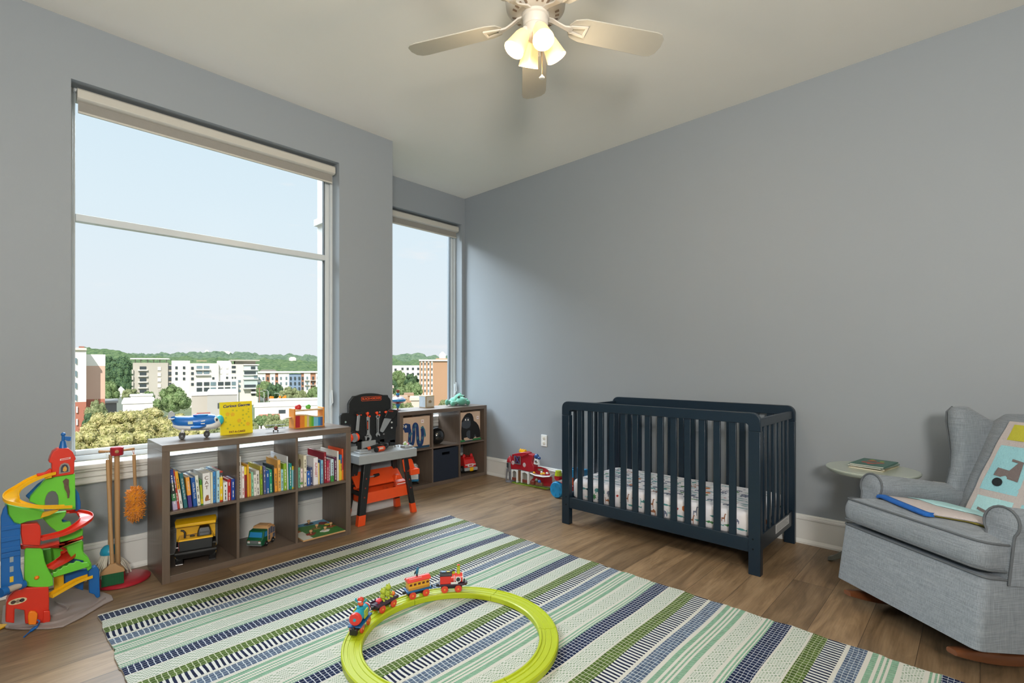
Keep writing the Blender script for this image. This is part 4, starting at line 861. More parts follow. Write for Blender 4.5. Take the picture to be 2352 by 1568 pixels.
for y0, y1, z0, z1 in ((.066, .084, .062, .104), (.088, .110, .066, .108), (.114, .136, .064, .098), (.066, .084, .03, .058), (.114, .138, .03, .058)):
    m = MB(CM); m.box(w2 + .001, w2 + .0018, y0, y1, z0, z1); m.build('side_panel', plas('slate_blue', '566074', .6), bd)
m = MB(CM); m.box(-.04, .04, .072, .122, .1162, .122); m.build('roof_board', wd, tc_, bevel=.002)
for x in (-.047, .047):
    for y in (.042, .112): wheel(tc_, CM, (x * 1.1, y, .017), .017, .012, blk, plas('grey', '6e7578'), hubr=.3)
# knob puzzle
pz = thing('knob_puzzle', 'wooden farm picture puzzle with knobs lying in the bottom right cube', 'puzzle', (1.575, 3.4, .0372), 0)
PM = frame((1.575, 3.40, .0375), R(-1)); m = MB(PM); m.box(-.147, .147, -.175, .17, 0, .010); m.build('board', wd, pz, bevel=.001)
pg, pb_, pw = mat('puzzle_green', '3f7a3c', .5, var=.3, scale=30), mat('puzzle_sky', '5fa0c4', .5, var=.15, scale=20), mat('puzzle_white', 'cfd2cc', .5)
m = MB(PM); m.prism([(-.146, -.174, .0101), (.146, -.174, .0101), (.146, .04, .0101), (.02, .1, .0101), (-.146, .12, .0101)], (0, 0, .0005)); m.build('picture_meadow', pg, pz, smooth=0)
m = MB(PM); m.prism([(.146, .04, .0101), (.146, .169, .0101), (-.146, .169, .0101), (-.146, .12, .0101), (.02, .1, .0101)], (0, 0, .0005)); m.build('picture_sky', pb_, pz, smooth=0)
m = MB(PM); m.box(-.146, -.08, -.174, .0, .0107, .0110); m.build('picture_path', pw, pz, smooth=0)
for x, y, c_, sh_ in ((-.10, .10, '8c7a80', 'pig'), (-.12, .02, 'b0623c', 'fox'), (-.06, -.09, '8a3a2c', 'hen'), (.04, -.09, 'd8d8d4', 'sheep'), (.02, .0, '7d6f3a', 'duck'), (.11, -.03, '8a4a2a', 'cow'), (.02, .13, '22262c', 'horse'), (.1, .08, '7a2a2c', 'barn')):
    rg2 = random.Random(sh_); m = MB(PM)
    m.prism([(x + (.03 + rg2.uniform(-.008, .008)) * math.cos(R(q)), y + (.024 + rg2.uniform(-.007, .007)) * math.sin(R(q)), .0107) for q in range(0, 360, 30)], (0, 0, .0035)); pc_ = m.build('animal_piece', mat('piece_' + c_, c_, .5), pz, smooth=0)
    if sh_ != 'barn': m = MB(PM); m.lathe([(.004, 0), (.0045, .008), (.010, .013), (.0115, .019), (.009, .025), (.003, .027)], (x, y, .0142), n=16); m.build('knob', wd, pc_)
m = MB(PM); m.prism([(.115 + .02 * math.cos(R(q)), .035 + .02 * math.sin(R(q)), .0107) for q in range(0, 360, 20)], (0, 0, .0005)); m.build('picture_sun', mat('puzzle_sun', 'd8b83c', .5), pz, smooth=0)
# toy aeroplane
AM = axes((.868, 3.43, STZ), (.97, -.24, 0), (.24, .97, 0), (0, 0, 1.22))
ap_ = thing('toy_airplane', 'chunky blue and white toy airplane standing beside the yellow book on the bookshelf', 'toy airplane', (.868, 3.43, STZ), math.atan2(-.24, .97))
def hull(m, secs, n=20):   # sections: x, half width, z bottom, z top
    m.loft([[(x, w_ * math.cos(2 * math.pi * k / n), (zb + zt) / 2 + (zt - zb) / 2 * math.sin(2 * math.pi * k / n)) for k in range(n)] for x, w_, zb, zt in secs])
pbl = plas('plane_blue', '1a6ec0')
m = MB(AM); hull(m, [(-.128, .006, .092, .110), (-.115, .022, .066, .112), (-.09, .036, .056, .112), (-.04, .044, .052, .110), (.0, .046, .05, .112), (.035, .046, .05, .116), (.07, .044, .05, .116), (.095, .038, .054, .110)]); m.build('fuselage', pbl, ap_, smooth=60)
m = MB(AM); hull(m, [(-.12, .018, .060, .075), (-.09, .037, .044, .072), (-.04, .046, .038, .070), (.03, .048, .036, .070), (.08, .045, .038, .078), (.108, .036, .042, .1), (.124, .022, .05, .098)]); m.build('belly', wht, ap_, smooth=60)
m = MB(AM); m.ball((.118, 0, .082), (.024, .028, .026), 20, 12); m.build('nose', plas('aqua', '35b4c0'), ap_)
for s in (-1, 1):
    m = MB(AM); m.ball((.098, s * .034, .088), (.012, .008, .013), 14, 10); ey = m.build('eye', wht, ap_)
    m = MB(AM); m.ball((.102, s * .041, .088), (.006, .004, .007), 12, 8); m.build('pupil', blk, ey)
    m = MB(AM); m.loft([[(a, s * y, z) for a, z in ((-.005 - k * .02, .055), (.055 - k * .028, .055), (.055 - k * .028, .064), (-.005 - k * .02, .066))] for k, y in ((0, .03), (1, .09), (1.4, .112))]); m.build('wing', pbl, ap_, bevel=.004)
    m = MB(AM); m.loft([[(a, s * y, z) for a, z in ((-.135, .098), (-.105 - k * .01, .098), (-.105 - k * .01, .104), (-.14, .104))] for k, y in ((0, .004), (1, .05))]); m.build('tailplane', plas('pale_grey', 'a9aeb0'), ap_, bevel=.003)
    m = MB(AM); m.box(-.045, -.02, s * .045, s * .0475, .072, .086); m.build('window', mat('window_pale', 'c6cf9a' if s > 0 else 'd2d9c0', .3), ap_, bevel=.003)
m = MB(AM); m.prism([(.02, -.0478, .086), (.042, -.0478, .09), (.042, -.0478, .084), (.03, -.0478, .082), (.02, -.0478, .082)], (0, -.0004, 0)); m.box(.02, .04, -.0486, -.0478, .070, .075); m.build('side_decal', wht, ap_, smooth=0)
m = MB(AM); m.prism([(-.145, -.003, .10), (-.112, -.003, .105), (-.108, -.003, .125), (-.125, -.003, .138), (-.140, -.003, .132)], (0, .006, 0)); m.build('tail_fin', plas('pale_grey', 'a9aeb0'), ap_, bevel=.003)
m = MB(AM); m.ball((-.005, 0, .112), (.014, .010, .006), 14, 8); m.build('button', red, ap_)
m = MB(AM); m.loft([rrect(-.03 + .05 - .03, .05, -.028, .028, .02, .104), rrect(.0 - .02, .06, -.03, .03, .02, .1145)]); m.build('cockpit_rim', pbl, ap_)
m = MB(AM)
for x, y in ((-.07, -.03), (-.07, .03), (.055, 0)):
    m = MB(AM); m.tube([(x, y * .8, .045), (x - .004, y, .02)], .009, 10); st_ = m.build('wheel_strut', wht, ap_)
    wheel(ap_, AM, (x - .004, y - .004 if y <= 0 else y + .004, .0165), .0165, .014, blk, plas('grey', '6e7578'), axis=(0, 1, 0), hubr=.3)
# yellow board book (picture left out)
a, b_ = V((1.0, 3.432, STZ)), V((1.187, 3.437, STZ)); ex = (b_ - a).normalized(); ey = V((-ex.y, ex.x, 0)); tilt = V((ey.x * .09, ey.y * .09, 1)).normalized()
YM = axes(a, ex, tilt.cross(ex) * 1, tilt); yb_ = thing('board_book', 'square yellow board book standing face out on the window bookshelf', 'book', a, math.atan2(ex.y, ex.x))
wY, hY = .187, .205
m = MB(YM); m.box(.002, wY - .001, .0015, .016, .001, hY - .0015); m.build('pages', page_m, yb_, smooth=0)
m = MB(YM); m.box(0, wY, 0, .0015, 0, hY); m.box(0, wY, .016, .0175, 0, hY); m.box(0, .002, .0015, .016, 0, hY); m.build('cover', mat('cover_bright_yellow', 'e6d01e', .4, var=.03), yb_)
FM = YM @ axes((0, -.0004, 0), (1, 0, 0), (0, 0, 1), (0, -1, 0))
text('Curious George', .0245, FM @ Matrix.Translation((wY * .5, hY * .88, 0)) @ Matrix.Rotation(R(2), 4, 'Z'), mat('title_navy', '1c2f6a', .5), yb_, 'title_lettering', bold=.0007, shear=.3, sx=.98)
text('PAT-A-CAKE!', .017, FM @ Matrix.Translation((wY * .5, hY * .075, 0)), mat('title_brown', '6a2c24', .5), yb_, 'subtitle_lettering', bold=.0005, sx=.95)
rg2 = random.Random(2); cand = []
while len(cand) < 22:
    x, y, r_ = rg2.uniform(.014, wY - .014), rg2.uniform(.035, hY - .045), rg2.choice((.005, .006, .012))
    if all((x - q[0]) ** 2 + (y - q[1]) ** 2 > (r_ + q[2] + .005) ** 2 for q in cand): cand.append((x, y, r_))
for cc, sel in (('b9b42a', lambda r_: r_ < .008), ('e3b224', lambda r_: r_ > .008)):
    m = MB(FM)
    for x, y, r_ in cand:
        if sel(r_): m.face([(x + r_ * math.cos(R(q)) * (1 + .12 * math.sin(R(q * 5))), y + r_ * math.sin(R(q)) * (1 + .12 * math.sin(R(q * 5))), .0002) for q in range(0, 360, 15)])
    o_ = m.build('cover_dots', mat('dots_' + cc, cc, .5), yb_, smooth=0); o_['kind'] = 'stuff'
# tiny biplane
BM_ = axes((1.299, 3.36, STZ), (.97, -.24, 0), (.24, .97, 0), (0, 0, 1)); bp_ = thing('toy_biplane', 'tiny red and grey metal biplane between the yellow book and the ball tower bench', 'toy biplane', (1.299, 3.36, STZ), -.25)
mr_ = mat('biplane_red', '6b2a24', .35, metal=.4); mg_ = mat('biplane_grey', '4e4f52', .4, metal=.5)
m = MB(BM_); m.loft([[(w_ * math.cos(R(q)), y, .026 + w_ * 1.1 * math.sin(R(q))) for q in range(0, 360, 30)] for y, w_ in ((-.03, .006), (-.026, .012), (0, .011), (.03, .006), (.05, .002))]); m.build('fuselage', mr_, bp_)
for z in (.022, .045): m = MB(BM_); m.box(-.058, .058, -.014, .008, z, z + .0018); m.build('wing', mg_, bp_)
for x in (-.04, .04): m = MB(BM_); m.tube([(x, -.004, .022), (x, -.004, .046)], .0012, 6); m.build('strut', mg_, bp_)
m = MB(BM_); m.box(-.014, .014, -.0325, -.0315, .024, .028); m.build('propeller', mg_, bp_)
for x in (-.013, .013): wheel(bp_, BM_, (x, -.012, .0075), .0075, .004, blk, mg_, axis=(1, 0, 0)); m = MB(BM_); m.tube([(x * .9, -.012, .0075), (x * .4, -.012, .02)], .0012, 6); m.build('undercarriage', mg_, bp_)
# pound and roll bench with rainbow bars
a, b_ = V((1.449, 3.43, STZ)), V((1.668, 3.43, STZ)); XM = axes(a, (1, 0, 0), (0, 1, 0), (0, 0, 1))
xb = thing('ball_pounding_bench', 'small wooden pounding bench with a rainbow striped side on top of the bookshelf', 'wooden toy', (a + b_) / 2)
Lb = .219; ow = plas('orange_wood', 'd98a34', .5); nw = mat('pale_wood', 'c8ab86', .5, var=.1, scale=8)
for x in (0, Lb - .012): m = MB(XM); m.box(x, x + .012, 0, .085, 0, .136); m.build('end_post', ow, xb, bevel=.003)
m = MB(XM); m.box(.012, Lb - .012, .0, .085, .116, .128); m.build('top_board', nw, xb, bevel=.003)
cols_ = ['a8242c', 'a8242c', 'd9802c', 'd9802c', 'e2c030', 'c9b48c', '8cb436', '5aa83a', '74b8d0', '74b8d0', '2f86bc', '4a5a84']
topz = lambda x: .088 - .022 * (1 / (1 + math.exp(-(x - .12) * 45)))
for k, c_ in enumerate(cols_):
    x0_, x1_ = .012 + k * (Lb - .024) / 12, .012 + (k + 1) * (Lb - .024) / 12
    m = MB(XM); m.prism([(x0_, .006, .004), (x1_, .006, .004), (x1_, .006, topz(x1_)), (x0_, .006, topz(x0_))], (0, .008, 0)); m.build('rainbow_bar', mat('bar_' + c_, c_, .5, var=.08, scale=60), xb, smooth=0)
m = MB(XM); xs_ = [.012 + (Lb - .024) * k / 16 for k in range(17)]; m.loft([[(x, .002, topz(x)), (x, .02, topz(x)), (x, .02, topz(x) + .007), (x, .002, topz(x) + .007)] for x in xs_]); m.build('wavy_rail', nw, xb)
m = MB(XM); m.box(.0, Lb, .0, .085, 0, .004); m.build('base', ow, xb)
m = MB(XM); m.lathe([(.026, 0), (.030, .003), (.026, .006)], (-.026, .05, .072), n=24); m.build('side_tray', nw, xb)
for x, c_, nm in ((.047, 'c03030', 'red ball'), (.118, '5aa83a', 'green ball')):
    p_ = XM @ V((x, .042, .128)); m = MB(); m.ball((p_.x, p_.y, p_.z + .013 + .0005), .022 if c_[0] == 'c' else .018, 24, 14); tag(m.build('wooden_ball', mat('ball_' + c_, c_, .35)), nm + ' sitting in a hole on top of the rainbow pounding bench', 'ball', 'balls on the pounding bench')
# ------------------------------------------------------------- on the alcove shelf
sx_, sy_ = 2.752, 4.13
st = thing('spinning_top', 'tin spinning top in blue, red and white at the left end of the alcove shelf', 'spinning top', (sx_, sy_, STZ))
tin = lambda n, c: mat('tin_' + n, c, .3, metal=.3, var=.25, scale=40)
def tp(nm, prof, m_): m = MB(); m.lathe(prof, (sx_, sy_, STZ), n=36); return m.build(nm, m_, st)
tp('foot', [(.026, 0), (.027, .003), (.008, .008), (.005, .016)], tin('rust', '7a4030')); tp('stem', [(.008, .016), (.018, .040), (.022, .05), (.020, .056)], tin('blue', '3a8cc0'))
tp('lower_bowl', [(.02, .056), (.05, .07), (.07, .083)], tin('red', 'a04a40')); tp('blue_band', [(.07, .083), (.0755, .087), (.0755, .100), (.072, .104)], tin('blue', '3a8cc0'))
tp('dome', [(.072, .104), (.055, .120), (.032, .130), (.012, .133)], tin('silver', 'aeb0c4')); tp('collar', [(.012, .126), (.012, .140)], tin('red', 'a04a40')); tp('pump_sleeve', [(.016, .140), (.017, .162), (.012, .164)], tin('blue', '3a8cc0')); tp('knob', [(.006, .164), (.008, .170), (.019, .190), (.017, .195)], tin('rust', 'a05038'))
bx = thing('music_box', 'small white and gold keepsake box in the middle of the alcove shelf top', 'box', (3.13, 4.13, STZ), R(4))
BXM = axes((3.075, 4.115, STZ), (.997, .07, 0), (-.07, .997, 0), (0, 0, 1)); bw = .115
m = MB(BXM); m.box(0, bw, 0, bw * .9, 0, .122); m.build('box_body', mat('box_gold', 'b39a72', .4, metal=.2), bx, bevel=.002)
m = MB(BXM); m.box(.010, bw - .006, -.001, .0005, .008, .114); fp = m.build('front_panel', mat('box_cream', 'c9c2b4', .5), bx, smooth=0)
m = MB(BXM); m.face([(bw / 2 + .022 * math.cos(R(q)), -.0014, .056 + .020 * math.sin(R(q)) * (1 if math.sin(R(q)) > 0 else .5)) for q in range(0, 360, 15)]); m.build('front_emblem', mat('emblem_brown', '8a7658', .5, var=.4, scale=70), fp, smooth=0)
m = MB(BXM); m.box(-.0012, .0002, .006, bw * .9 - .004, .006, .116); m.build('side_panel', mat('box_pearl', 'b6c0c8', .3, var=.25, scale=22), bx, smooth=0)
m = MB(BXM); m.tube([(bw, .05, .05), (bw + .018, .05, .046)], .0012, 6); m.ball((bw + .021, .05, .045), .007, 12, 8); m.build('crank', mat('crank_brown', '5a3a2a', .4), bx)
# dragon plush
dr = thing('plush_dragon', 'mint green plush dragon lying at the right end of the alcove shelf', 'plush toy', (3.50, 4.10, STZ))
pl_ = mat('plush_mint', '5c9f89', .95, var=.14, scale=70, bump=.5, bscale=160, sheen=.4)
m = MB(frame((3.49, 4.06, STZ))); hull_ = [(-.03, .012), (-.015, .05), (.02, .062), (.06, .066), (.10, .06), (.13, .04), (.145, .012)]
m.ball((-.002, -.02, .05), (.052, .062, .046), 24, 16); m.build('snout', pl_, dr, smooth=80)
m = MB(frame((3.49, 4.06, STZ))); m.ball((.012, .03, .075), (.058, .055, .053), 24, 16); hd = m.build('head', pl_, dr, smooth=80)
for x in (-.034, .038):
    m = MB(frame((3.49, 4.06, STZ))); m.ball((x, -.01, .098), (.017, .014, .016), 16, 10); bu = m.build('eye_bump', pl_, dr)
    m = MB(frame((3.49, 4.06, STZ))); m.ball((x - .004, -.020, .098), (.010, .007, .010), 14, 8); m.build('eye', mat('plush_eye', '4a3b34', .3), bu)
for k in range(3): m = MB(frame((3.49, 4.06, STZ))); m.ball((.02 + .002 * k, .02 + k * .02, .127 - k * .004), (.006, .010, .012), 10, 8); m.build('spike', pl_, dr)
m = MB(frame((3.49, 4.06, STZ))); m.ball((.02, .11, .045), (.055, .075, .044), 20, 12); m.build('body', pl_, dr)
for s, e in ((-1, .115), (1, .13)):
    m = MB(frame((3.49, 4.06, STZ))); m.tube([(s * .03, .02, .035), (s * .07, .005, .035), (s * .095, .0, .034)], [.022, .020, .024], 14); m.ball((s * .105, -.002, .030), (.026, .028, .0285), 16, 10); m.build('arm', pl_, dr)
    m = MB(frame((3.49, 4.06, STZ))); m.tube([(s * .04, .1, .03), (s * .09, .07, .035), (s * .13, .06, .045)], [.024, .022, .022], 14); m.ball((s * .138, .055, .040), (.020, .020, .032), 16, 10); m.build('leg', pl_, dr)
# red fire truck in the bottom right cube
RM_ = axes((3.575, 4.00, .0375), (.975, -.22, 0), (.22, .975, 0), (0, 0, 1)); rt_ = thing('toy_fire_truck', 'red toy fire truck with grey bumper in the bottom right cube of the alcove shelf', 'toy truck', (3.575, 4.0, .0375), -.22)
m = MB(RM_); m.loft([[(-.07, -.01, .05), (.07, -.01, .05), (.07, .2, .05), (-.07, .2, .05)], [(-.07, -.012, .095), (.07, -.012, .095), (.07, .2, .1), (-.07, .2, .1)], [(-.062, .03, .16), (.062, .03, .16), (.062, .19, .16), (-.062, .19, .16)]]); m.build('cab_body', red, rt_, bevel=.008, seg=3)
m = MB(RM_); m.box(-.05, .05, .0, .16, .158, .166); m.build('roof', red, rt_, bevel=.003)
for x in (-.045, .045): m = MB(RM_); m.loft([[(x - .018, .04, .16), (x + .018, .04, .16), (x + .018, .07, .16), (x - .018, .07, .16)], [(x - .01, .045, .195), (x + .01, .045, .195), (x + .01, .065, .195), (x - .01, .065, .195)]]); m.build('beacon', red, rt_, bevel=.004)
m = MB(RM_); m.box(-.062, .062, -.017, -.008, .085, .095); m.build('white_stripe', wht, rt_)
m = MB(RM_); m.box(-.034, .034, -.018, -.010, .068, .1); gr_ = m.build('badge', wht, rt_, bevel=.003); m = MB(RM_); m.box(-.02, .02, -.0186, -.0182, .078, .09); m.build('badge_print', red, gr_)
m = MB(RM_); m.box(-.078, .078, -.035, -.008, .028, .062); m.build('bumper', plas('silver', '9aa0a4'), rt_, bevel=.006)
m = MB(RM_); m.box(-.022, .022, -.042, -.034, .026, .066); m.build('winch', yel, rt_, bevel=.004)
for x in (-.07, .07):
    for y in (.03, .15): wheel(rt_, RM_, (x, y, .038), .038, .03, blk, plas('grey', '6e7578'), tread=12)
# white and blue toy van in the bottom left cube of the alcove shelf
VM = axes((2.86, 4.03, .0375), (.80, -.60, 0), (.60, .80, 0), (0, 0, 1)); vn = thing('toy_van', 'white and blue toy van in the alcove shelf, behind the toy workbench leg', 'toy van', (2.86, 4.03, .0375), math.atan2(-.6, .8))
m = MB(VM); m.loft([[(-.05, -.04, .028), (.05, -.04, .028), (.05, .12, .028), (-.05, .12, .028)], [(-.056, -.05, .05), (.056, -.05, .05), (.056, .12, .05), (-.056, .12, .05)]]); m.build('lower_body', plas('mid_blue', '2a86b8'), vn, bevel=.006)
m = MB(VM); m.loft([[(-.052, -.045, .05), (.052, -.045, .05), (.054, .12, .05), (-.054, .12, .05)], [(-.05, -.03, .10), (.05, -.03, .10), (.052, .12, .10), (-.052, .12, .10)], [(-.042, .01, .15), (.042, .01, .15), (.046, .12, .16), (-.046, .12, .16)], [(-.03, .03, .165), (.03, .03, .165), (.036, .11, .17), (-.036, .11, .17)]]); m.build('upper_body', wht, vn, bevel=.008, seg=3)
m = MB(VM); m.lathe([(.028, 0), (.034, .006), (.03, .016)], (.0, .06, .168), n=20); m.build('roof_ring', wht, vn)
m = MB(VM); m.ball((.0535, -.01, .075), (.004, .012, .014), 14, 8); m.build('side_badge', plas('mid_blue', '2a86b8'), vn)
for x in (-.046, .046):
    for y in (-.01, .085): wheel(vn, VM, (x, y, .022), .022, .014, blk, plas('grey', '6e7578'))
# ------------------------------------------------------------- toy workbench beside the window pier
wbk = plas('bench_black', '1a1d1f', .5); wgr = mat('plastic_bench_grey', '9a9fa2', .45, var=.05, scale=12); wor = plas('bench_orange', 'e5501f', .4); steel = mat('plastic_tool_silver', 'a2a8ac', .3, metal=.3, var=.03)
wb = thing('toy_workbench', 'black, grey and orange toy workbench with a tool backboard beside the window pier', 'toy workbench', (2.15, 3.47, 0))
YBB = 3.590
def k6(x, y, yp=YBB): return at_y(770 + x / 9.8, 890 + y / 9.8, yp)
def k7(x, y, yp): return at_y(790 + x / 7.467, 1010 + y / 7.467, yp)
def sil(name, pts, par, m_, yp=YBB, th=.006, bevel=.0015, fn=k6):
    m = MB(); m.prism([fn(a, b_, yp) for a, b_ in pts], (0, -th, 0)); return m.build(name, m_, par, bevel=bevel, smooth=30)
X0, X1, Y0_, Y1_ = 1.897, 2.418, 3.352, 3.60
m = MB(); m.box(X0, X1, Y0_, Y1_, .452, .520); m.build('work_surface', wgr, wb, bevel=.006, seg=3)
m = MB(); m.box(X0 + .01, X1 - .01, Y0_ + .01, Y1_ - .01, .520, .5225); m.build('surface_inset', wgr, wb, bevel=.001)
out = [(345, 1235), (345, 835), (125, 835), (115, 660), (135, 595), (190, 572), (302, 566), (300, 370), (330, 300), (385, 235), (410, 192), (480, 185), (600, 147), (700, 132), (800, 126), (880, 128), (960, 138), (1090, 166), (1190, 166), (1200, 210), (1236, 245), (1256, 300), (1254, 488), (1340, 490), (1390, 515), (1405, 570), (1400, 860), (1368, 905), (1360, 1240), (1000, 1225), (610, 1235)]
m = MB(); m.prism([k6(a, b_, YBB) for a, b_ in out], (0, .026, 0)); bb = m.build('backboard', wbk, wb, bevel=.004, seg=3)
for a, b_ in (((500, 1230), (612, 1400)), ((1000, 1215), (1110, 1330)), ((1230, 1230), (1350, 1300))):
    p, q = k6(*a), k6(*b_); m = MB(); m.box(p.x, q.x, YBB, YBB + .022, .5205, p.z + .02); m.build('backboard_post', wbk, wb, bevel=.003)
# pegboard holes, lighter dots
m = MB()
for i in range(7):
    for j in range(6):
        p = k6(470 + i * 107, 660 + j * 95 - i * 3, YBB - .0003); m.face([(p.x + .0042 * math.cos(R(q)), p.y, p.z + .0042 * math.sin(R(q))) for q in range(0, 360, 45)])
o_ = m.build('peg_holes', plas('hole_grey', '2c3033', .6), bb, smooth=0); o_['kind'] = 'stuff'
for a, b_, c_ in ((1270, 780, 'c9cccc'), (1270, 902, 'c9cccc'), (1000, 550, '7d8284'), (232, 775, '8fa8a4'), (1092, 1046, '6d7274')):
    p = k6(a, b_); m = MB(); m.lathe([(.0075, 0), (.0075, .003), (.005, .005)], p, (0, -1, 0), 16); m.build('button', mat('button_' + c_, c_, .4), bb)
# maker's plate
p0, p1 = k6(585, 300), k6(1040, 190); cx_, cz_ = (p0.x + p1.x) / 2, (p0.z + p1.z) / 2; hw, hh = (p1.x - p0.x) / 2, .0172
m = MB(); fr = [rrect(cx_ - hw + i_, cx_ + hw - i_, cz_ - hh + i_, cz_ + hh - i_, .008 - i_ * .5, 0) for i_ in (0, .0024)]
for (a, a2), (b_, b2) in zip(zip(fr[0], fr[0][1:] + fr[0][:1]), zip(fr[1], fr[1][1:] + fr[1][:1])): m.face([(q[0], YBB - .0008, q[1]) for q in (a, a2, b2, b_)])
m.build('logo_border', plas('logo_orange', 'e0562a', .5), bb, smooth=0)
text('BLACK+DECKER', .0225, axes((cx_, YBB - .0012, cz_), (1, 0, 0), (0, 0, 1), (0, -1, 0)), plas('logo_orange', 'e0562a', .5), bb, 'logo_lettering', bold=.0006, sx=1.02)
# grey blocks standing at the back of the surface
for a, b_, d_ in (((612, 1215), (915, 1370), .02), ((345, 1330), (500, 1400), .03)):
    p, q = k6(*a, YBB - d_), k6(*b_, YBB - d_); m = MB(); m.box(p.x, q.x, YBB - d_, YBB - .001, .5228, p.z); m.build('rear_block', wgr, wb, bevel=.003)
m = MB(); m.box(1.93, 2.03, 3.40, 3.50, .5228, .536); m.build('vise_step', wgr, wb, bevel=.003); m = MB(); m.box(1.95, 2.02, 3.43, 3.49, .536, .547); m.build('vise_step', wgr, wb, bevel=.003)
m = MB(); m.box(2.325, 2.40, 3.385, 3.455, .5228, .541); m.build('corner_block', wgr, wb, bevel=.003)
for x in (2.29, 2.31, 2.335): m = MB(); m.lathe([(.006, 0), (.006, .012), (.004, .014)], (x, 3.50, .5228), n=14); m.build('peg', wgr, wb)
# legs
def leg(xt, yt, xb, yb, wt, wbm):
    m = MB(); z1, zf = .452, .075
    def sec(f, w_): x, y, z = xb + (xt - xb) * f, yb + (yt - yb) * f, z1 * f; return [(x - w_, y - w_ * .75, z), (x + w_, y - w_ * .75, z), (x + w_, y + w_ * .75, z), (x - w_, y + w_ * .75, z)]
    f = zf / z1; m.loft([sec(f, wbm + (wt - wbm) * f), sec(1, wt)]); lg = m.build('leg', wbk, wb, bevel=.004)
    m = MB(); m.loft([sec(0, wbm * 1.12), sec(f, (wbm + (wt - wbm) * f) * 1.06)]); m.build('foot', wor, lg, bevel=.003)
    for k in range(3):
        ff = .45 + .15 * k; x, y, z = xb + (xt - xb) * ff, yb + (yt - yb) * ff, z1 * ff; ww = wbm + (wt - wbm) * ff
        m = MB(); m.lathe([(.006, 0), (.006, .002)], (x, y - ww * .75, z), (0, -1, 0), 12); m.build('screw_cap', plas('dull_red', '8a3020', .5), lg)
leg(1.985, 3.40, 1.913, 3.365, .030, .0265); leg(2.33, 3.40, 2.392, 3.365, .022, .0205); leg(1.985, 3.56, 1.925, 3.60, .028, .024); leg(2.33, 3.56, 2.392, 3.60, .022, .022)
for x in (1.955, 2.365): m = MB(); m.loft([[(x - .012, y, z), (x + .012, y, z), (x + .012, y, z + .03), (x - .012, y, z + .03)] for y, z in ((3.37, .2), (3.59, .2))]); m.build('side_brace', wbk, wb, bevel=.003)
# orange tray with raised back
pf0, pf1, pb0 = k7(405, 905, 3.395), k7(1095, 790, 3.395), k7(405, 1090, 3.395); zt, zb_ = pf0.z, pb0.z
m = MB(); tx0, tx1 = 1.965, 2.372; t = .005
m.box(tx0, tx1, 3.392, 3.392 + t, zb_, zt); m.box(tx0, tx0 + t, 3.397, 3.56, zb_, zt); m.box(tx1 - t, tx1, 3.397, 3.56, zb_, zt); m.box(tx0, tx1, 3.556, 3.561, zb_, zt + .02); m.box(tx0 + t, tx1 - t, 3.397, 3.556, zb_ + .01, zb_ + .015)
m.build('tray', wor, wb)
m = MB(); m.box(2.19, 2.198, 3.397, 3.50, zb_ + .015, zt - .004); m.build('tray_divider', wor, wb)
m = MB(); m.prism([(1.945, 3.47, zt + .03), (1.945, 3.575, zt + .13), (1.945, 3.58, zt + .12), (1.945, 3.48, zt + .018)], (.42, 0, 0)); m.build('tray_back_shelf', wor, wb, bevel=.003)
m = MB(); m.loft([[(2.245, 3.40, zt - .004), (2.36, 3.40, zt - .004), (2.36, 3.44, zt - .004), (2.245, 3.44, zt - .004)], [(2.25, 3.405, zt + .03), (2.355, 3.405, zt + .03), (2.345, 3.44, zt + .045), (2.26, 3.44, zt + .045)]]); m.build('drawer', plas('clear_orange', 'c8482c', .25), wb, bevel=.003)
m = MB(); m.box(2.262, 2.34, 3.4025, 3.404, zt + .010, zt + .019); m.build('drawer_strip', wht, wb, smooth=0)
m = MB(); m.loft([[(2.27, 3.44, zt + .02), (2.35, 3.44, zt + .02), (2.35, 3.52, zt + .02), (2.27, 3.52, zt + .02)], [(2.285, 3.46, zt + .075), (2.325, 3.46, zt + .075), (2.325, 3.50, zt + .08), (2.285, 3.50, zt + .08)]]); m.build('tray_hump', wor, wb, bevel=.006)
# orange clamp holder hanging at the right corner
a_, b2, c2, d2, e2, f2 = [k7(*q, 3.375) for q in ((1010, 330), (1165, 322), (1262, 480), (1262, 580), (1110, 600), (1045, 545))]
m = MB(); m.prism([k7(*q, 3.385) for q in ((1008, 345), (1030, 328), (1160, 322), (1178, 345), (1215, 470), (1262, 478), (1265, 572), (1115, 600), (1040, 545))], (0, .012, 0)); hold = m.build('clamp_holder', wor, wb, bevel=.003)
m = MB(); m.prism([k7(*q, 3.383) for q in ((1105, 500), (1262, 478), (1265, 572), (1115, 600))], (0, -.030, 0)); m.build('clamp_lip', wor, hold, bevel=.004)
m = MB(); p = k7(1085, 385, 3.383); m.lathe([(.009, 0), (.009, .002)], p, (0, -1, 0), 18); m.build('clamp_hole', wbk, hold)
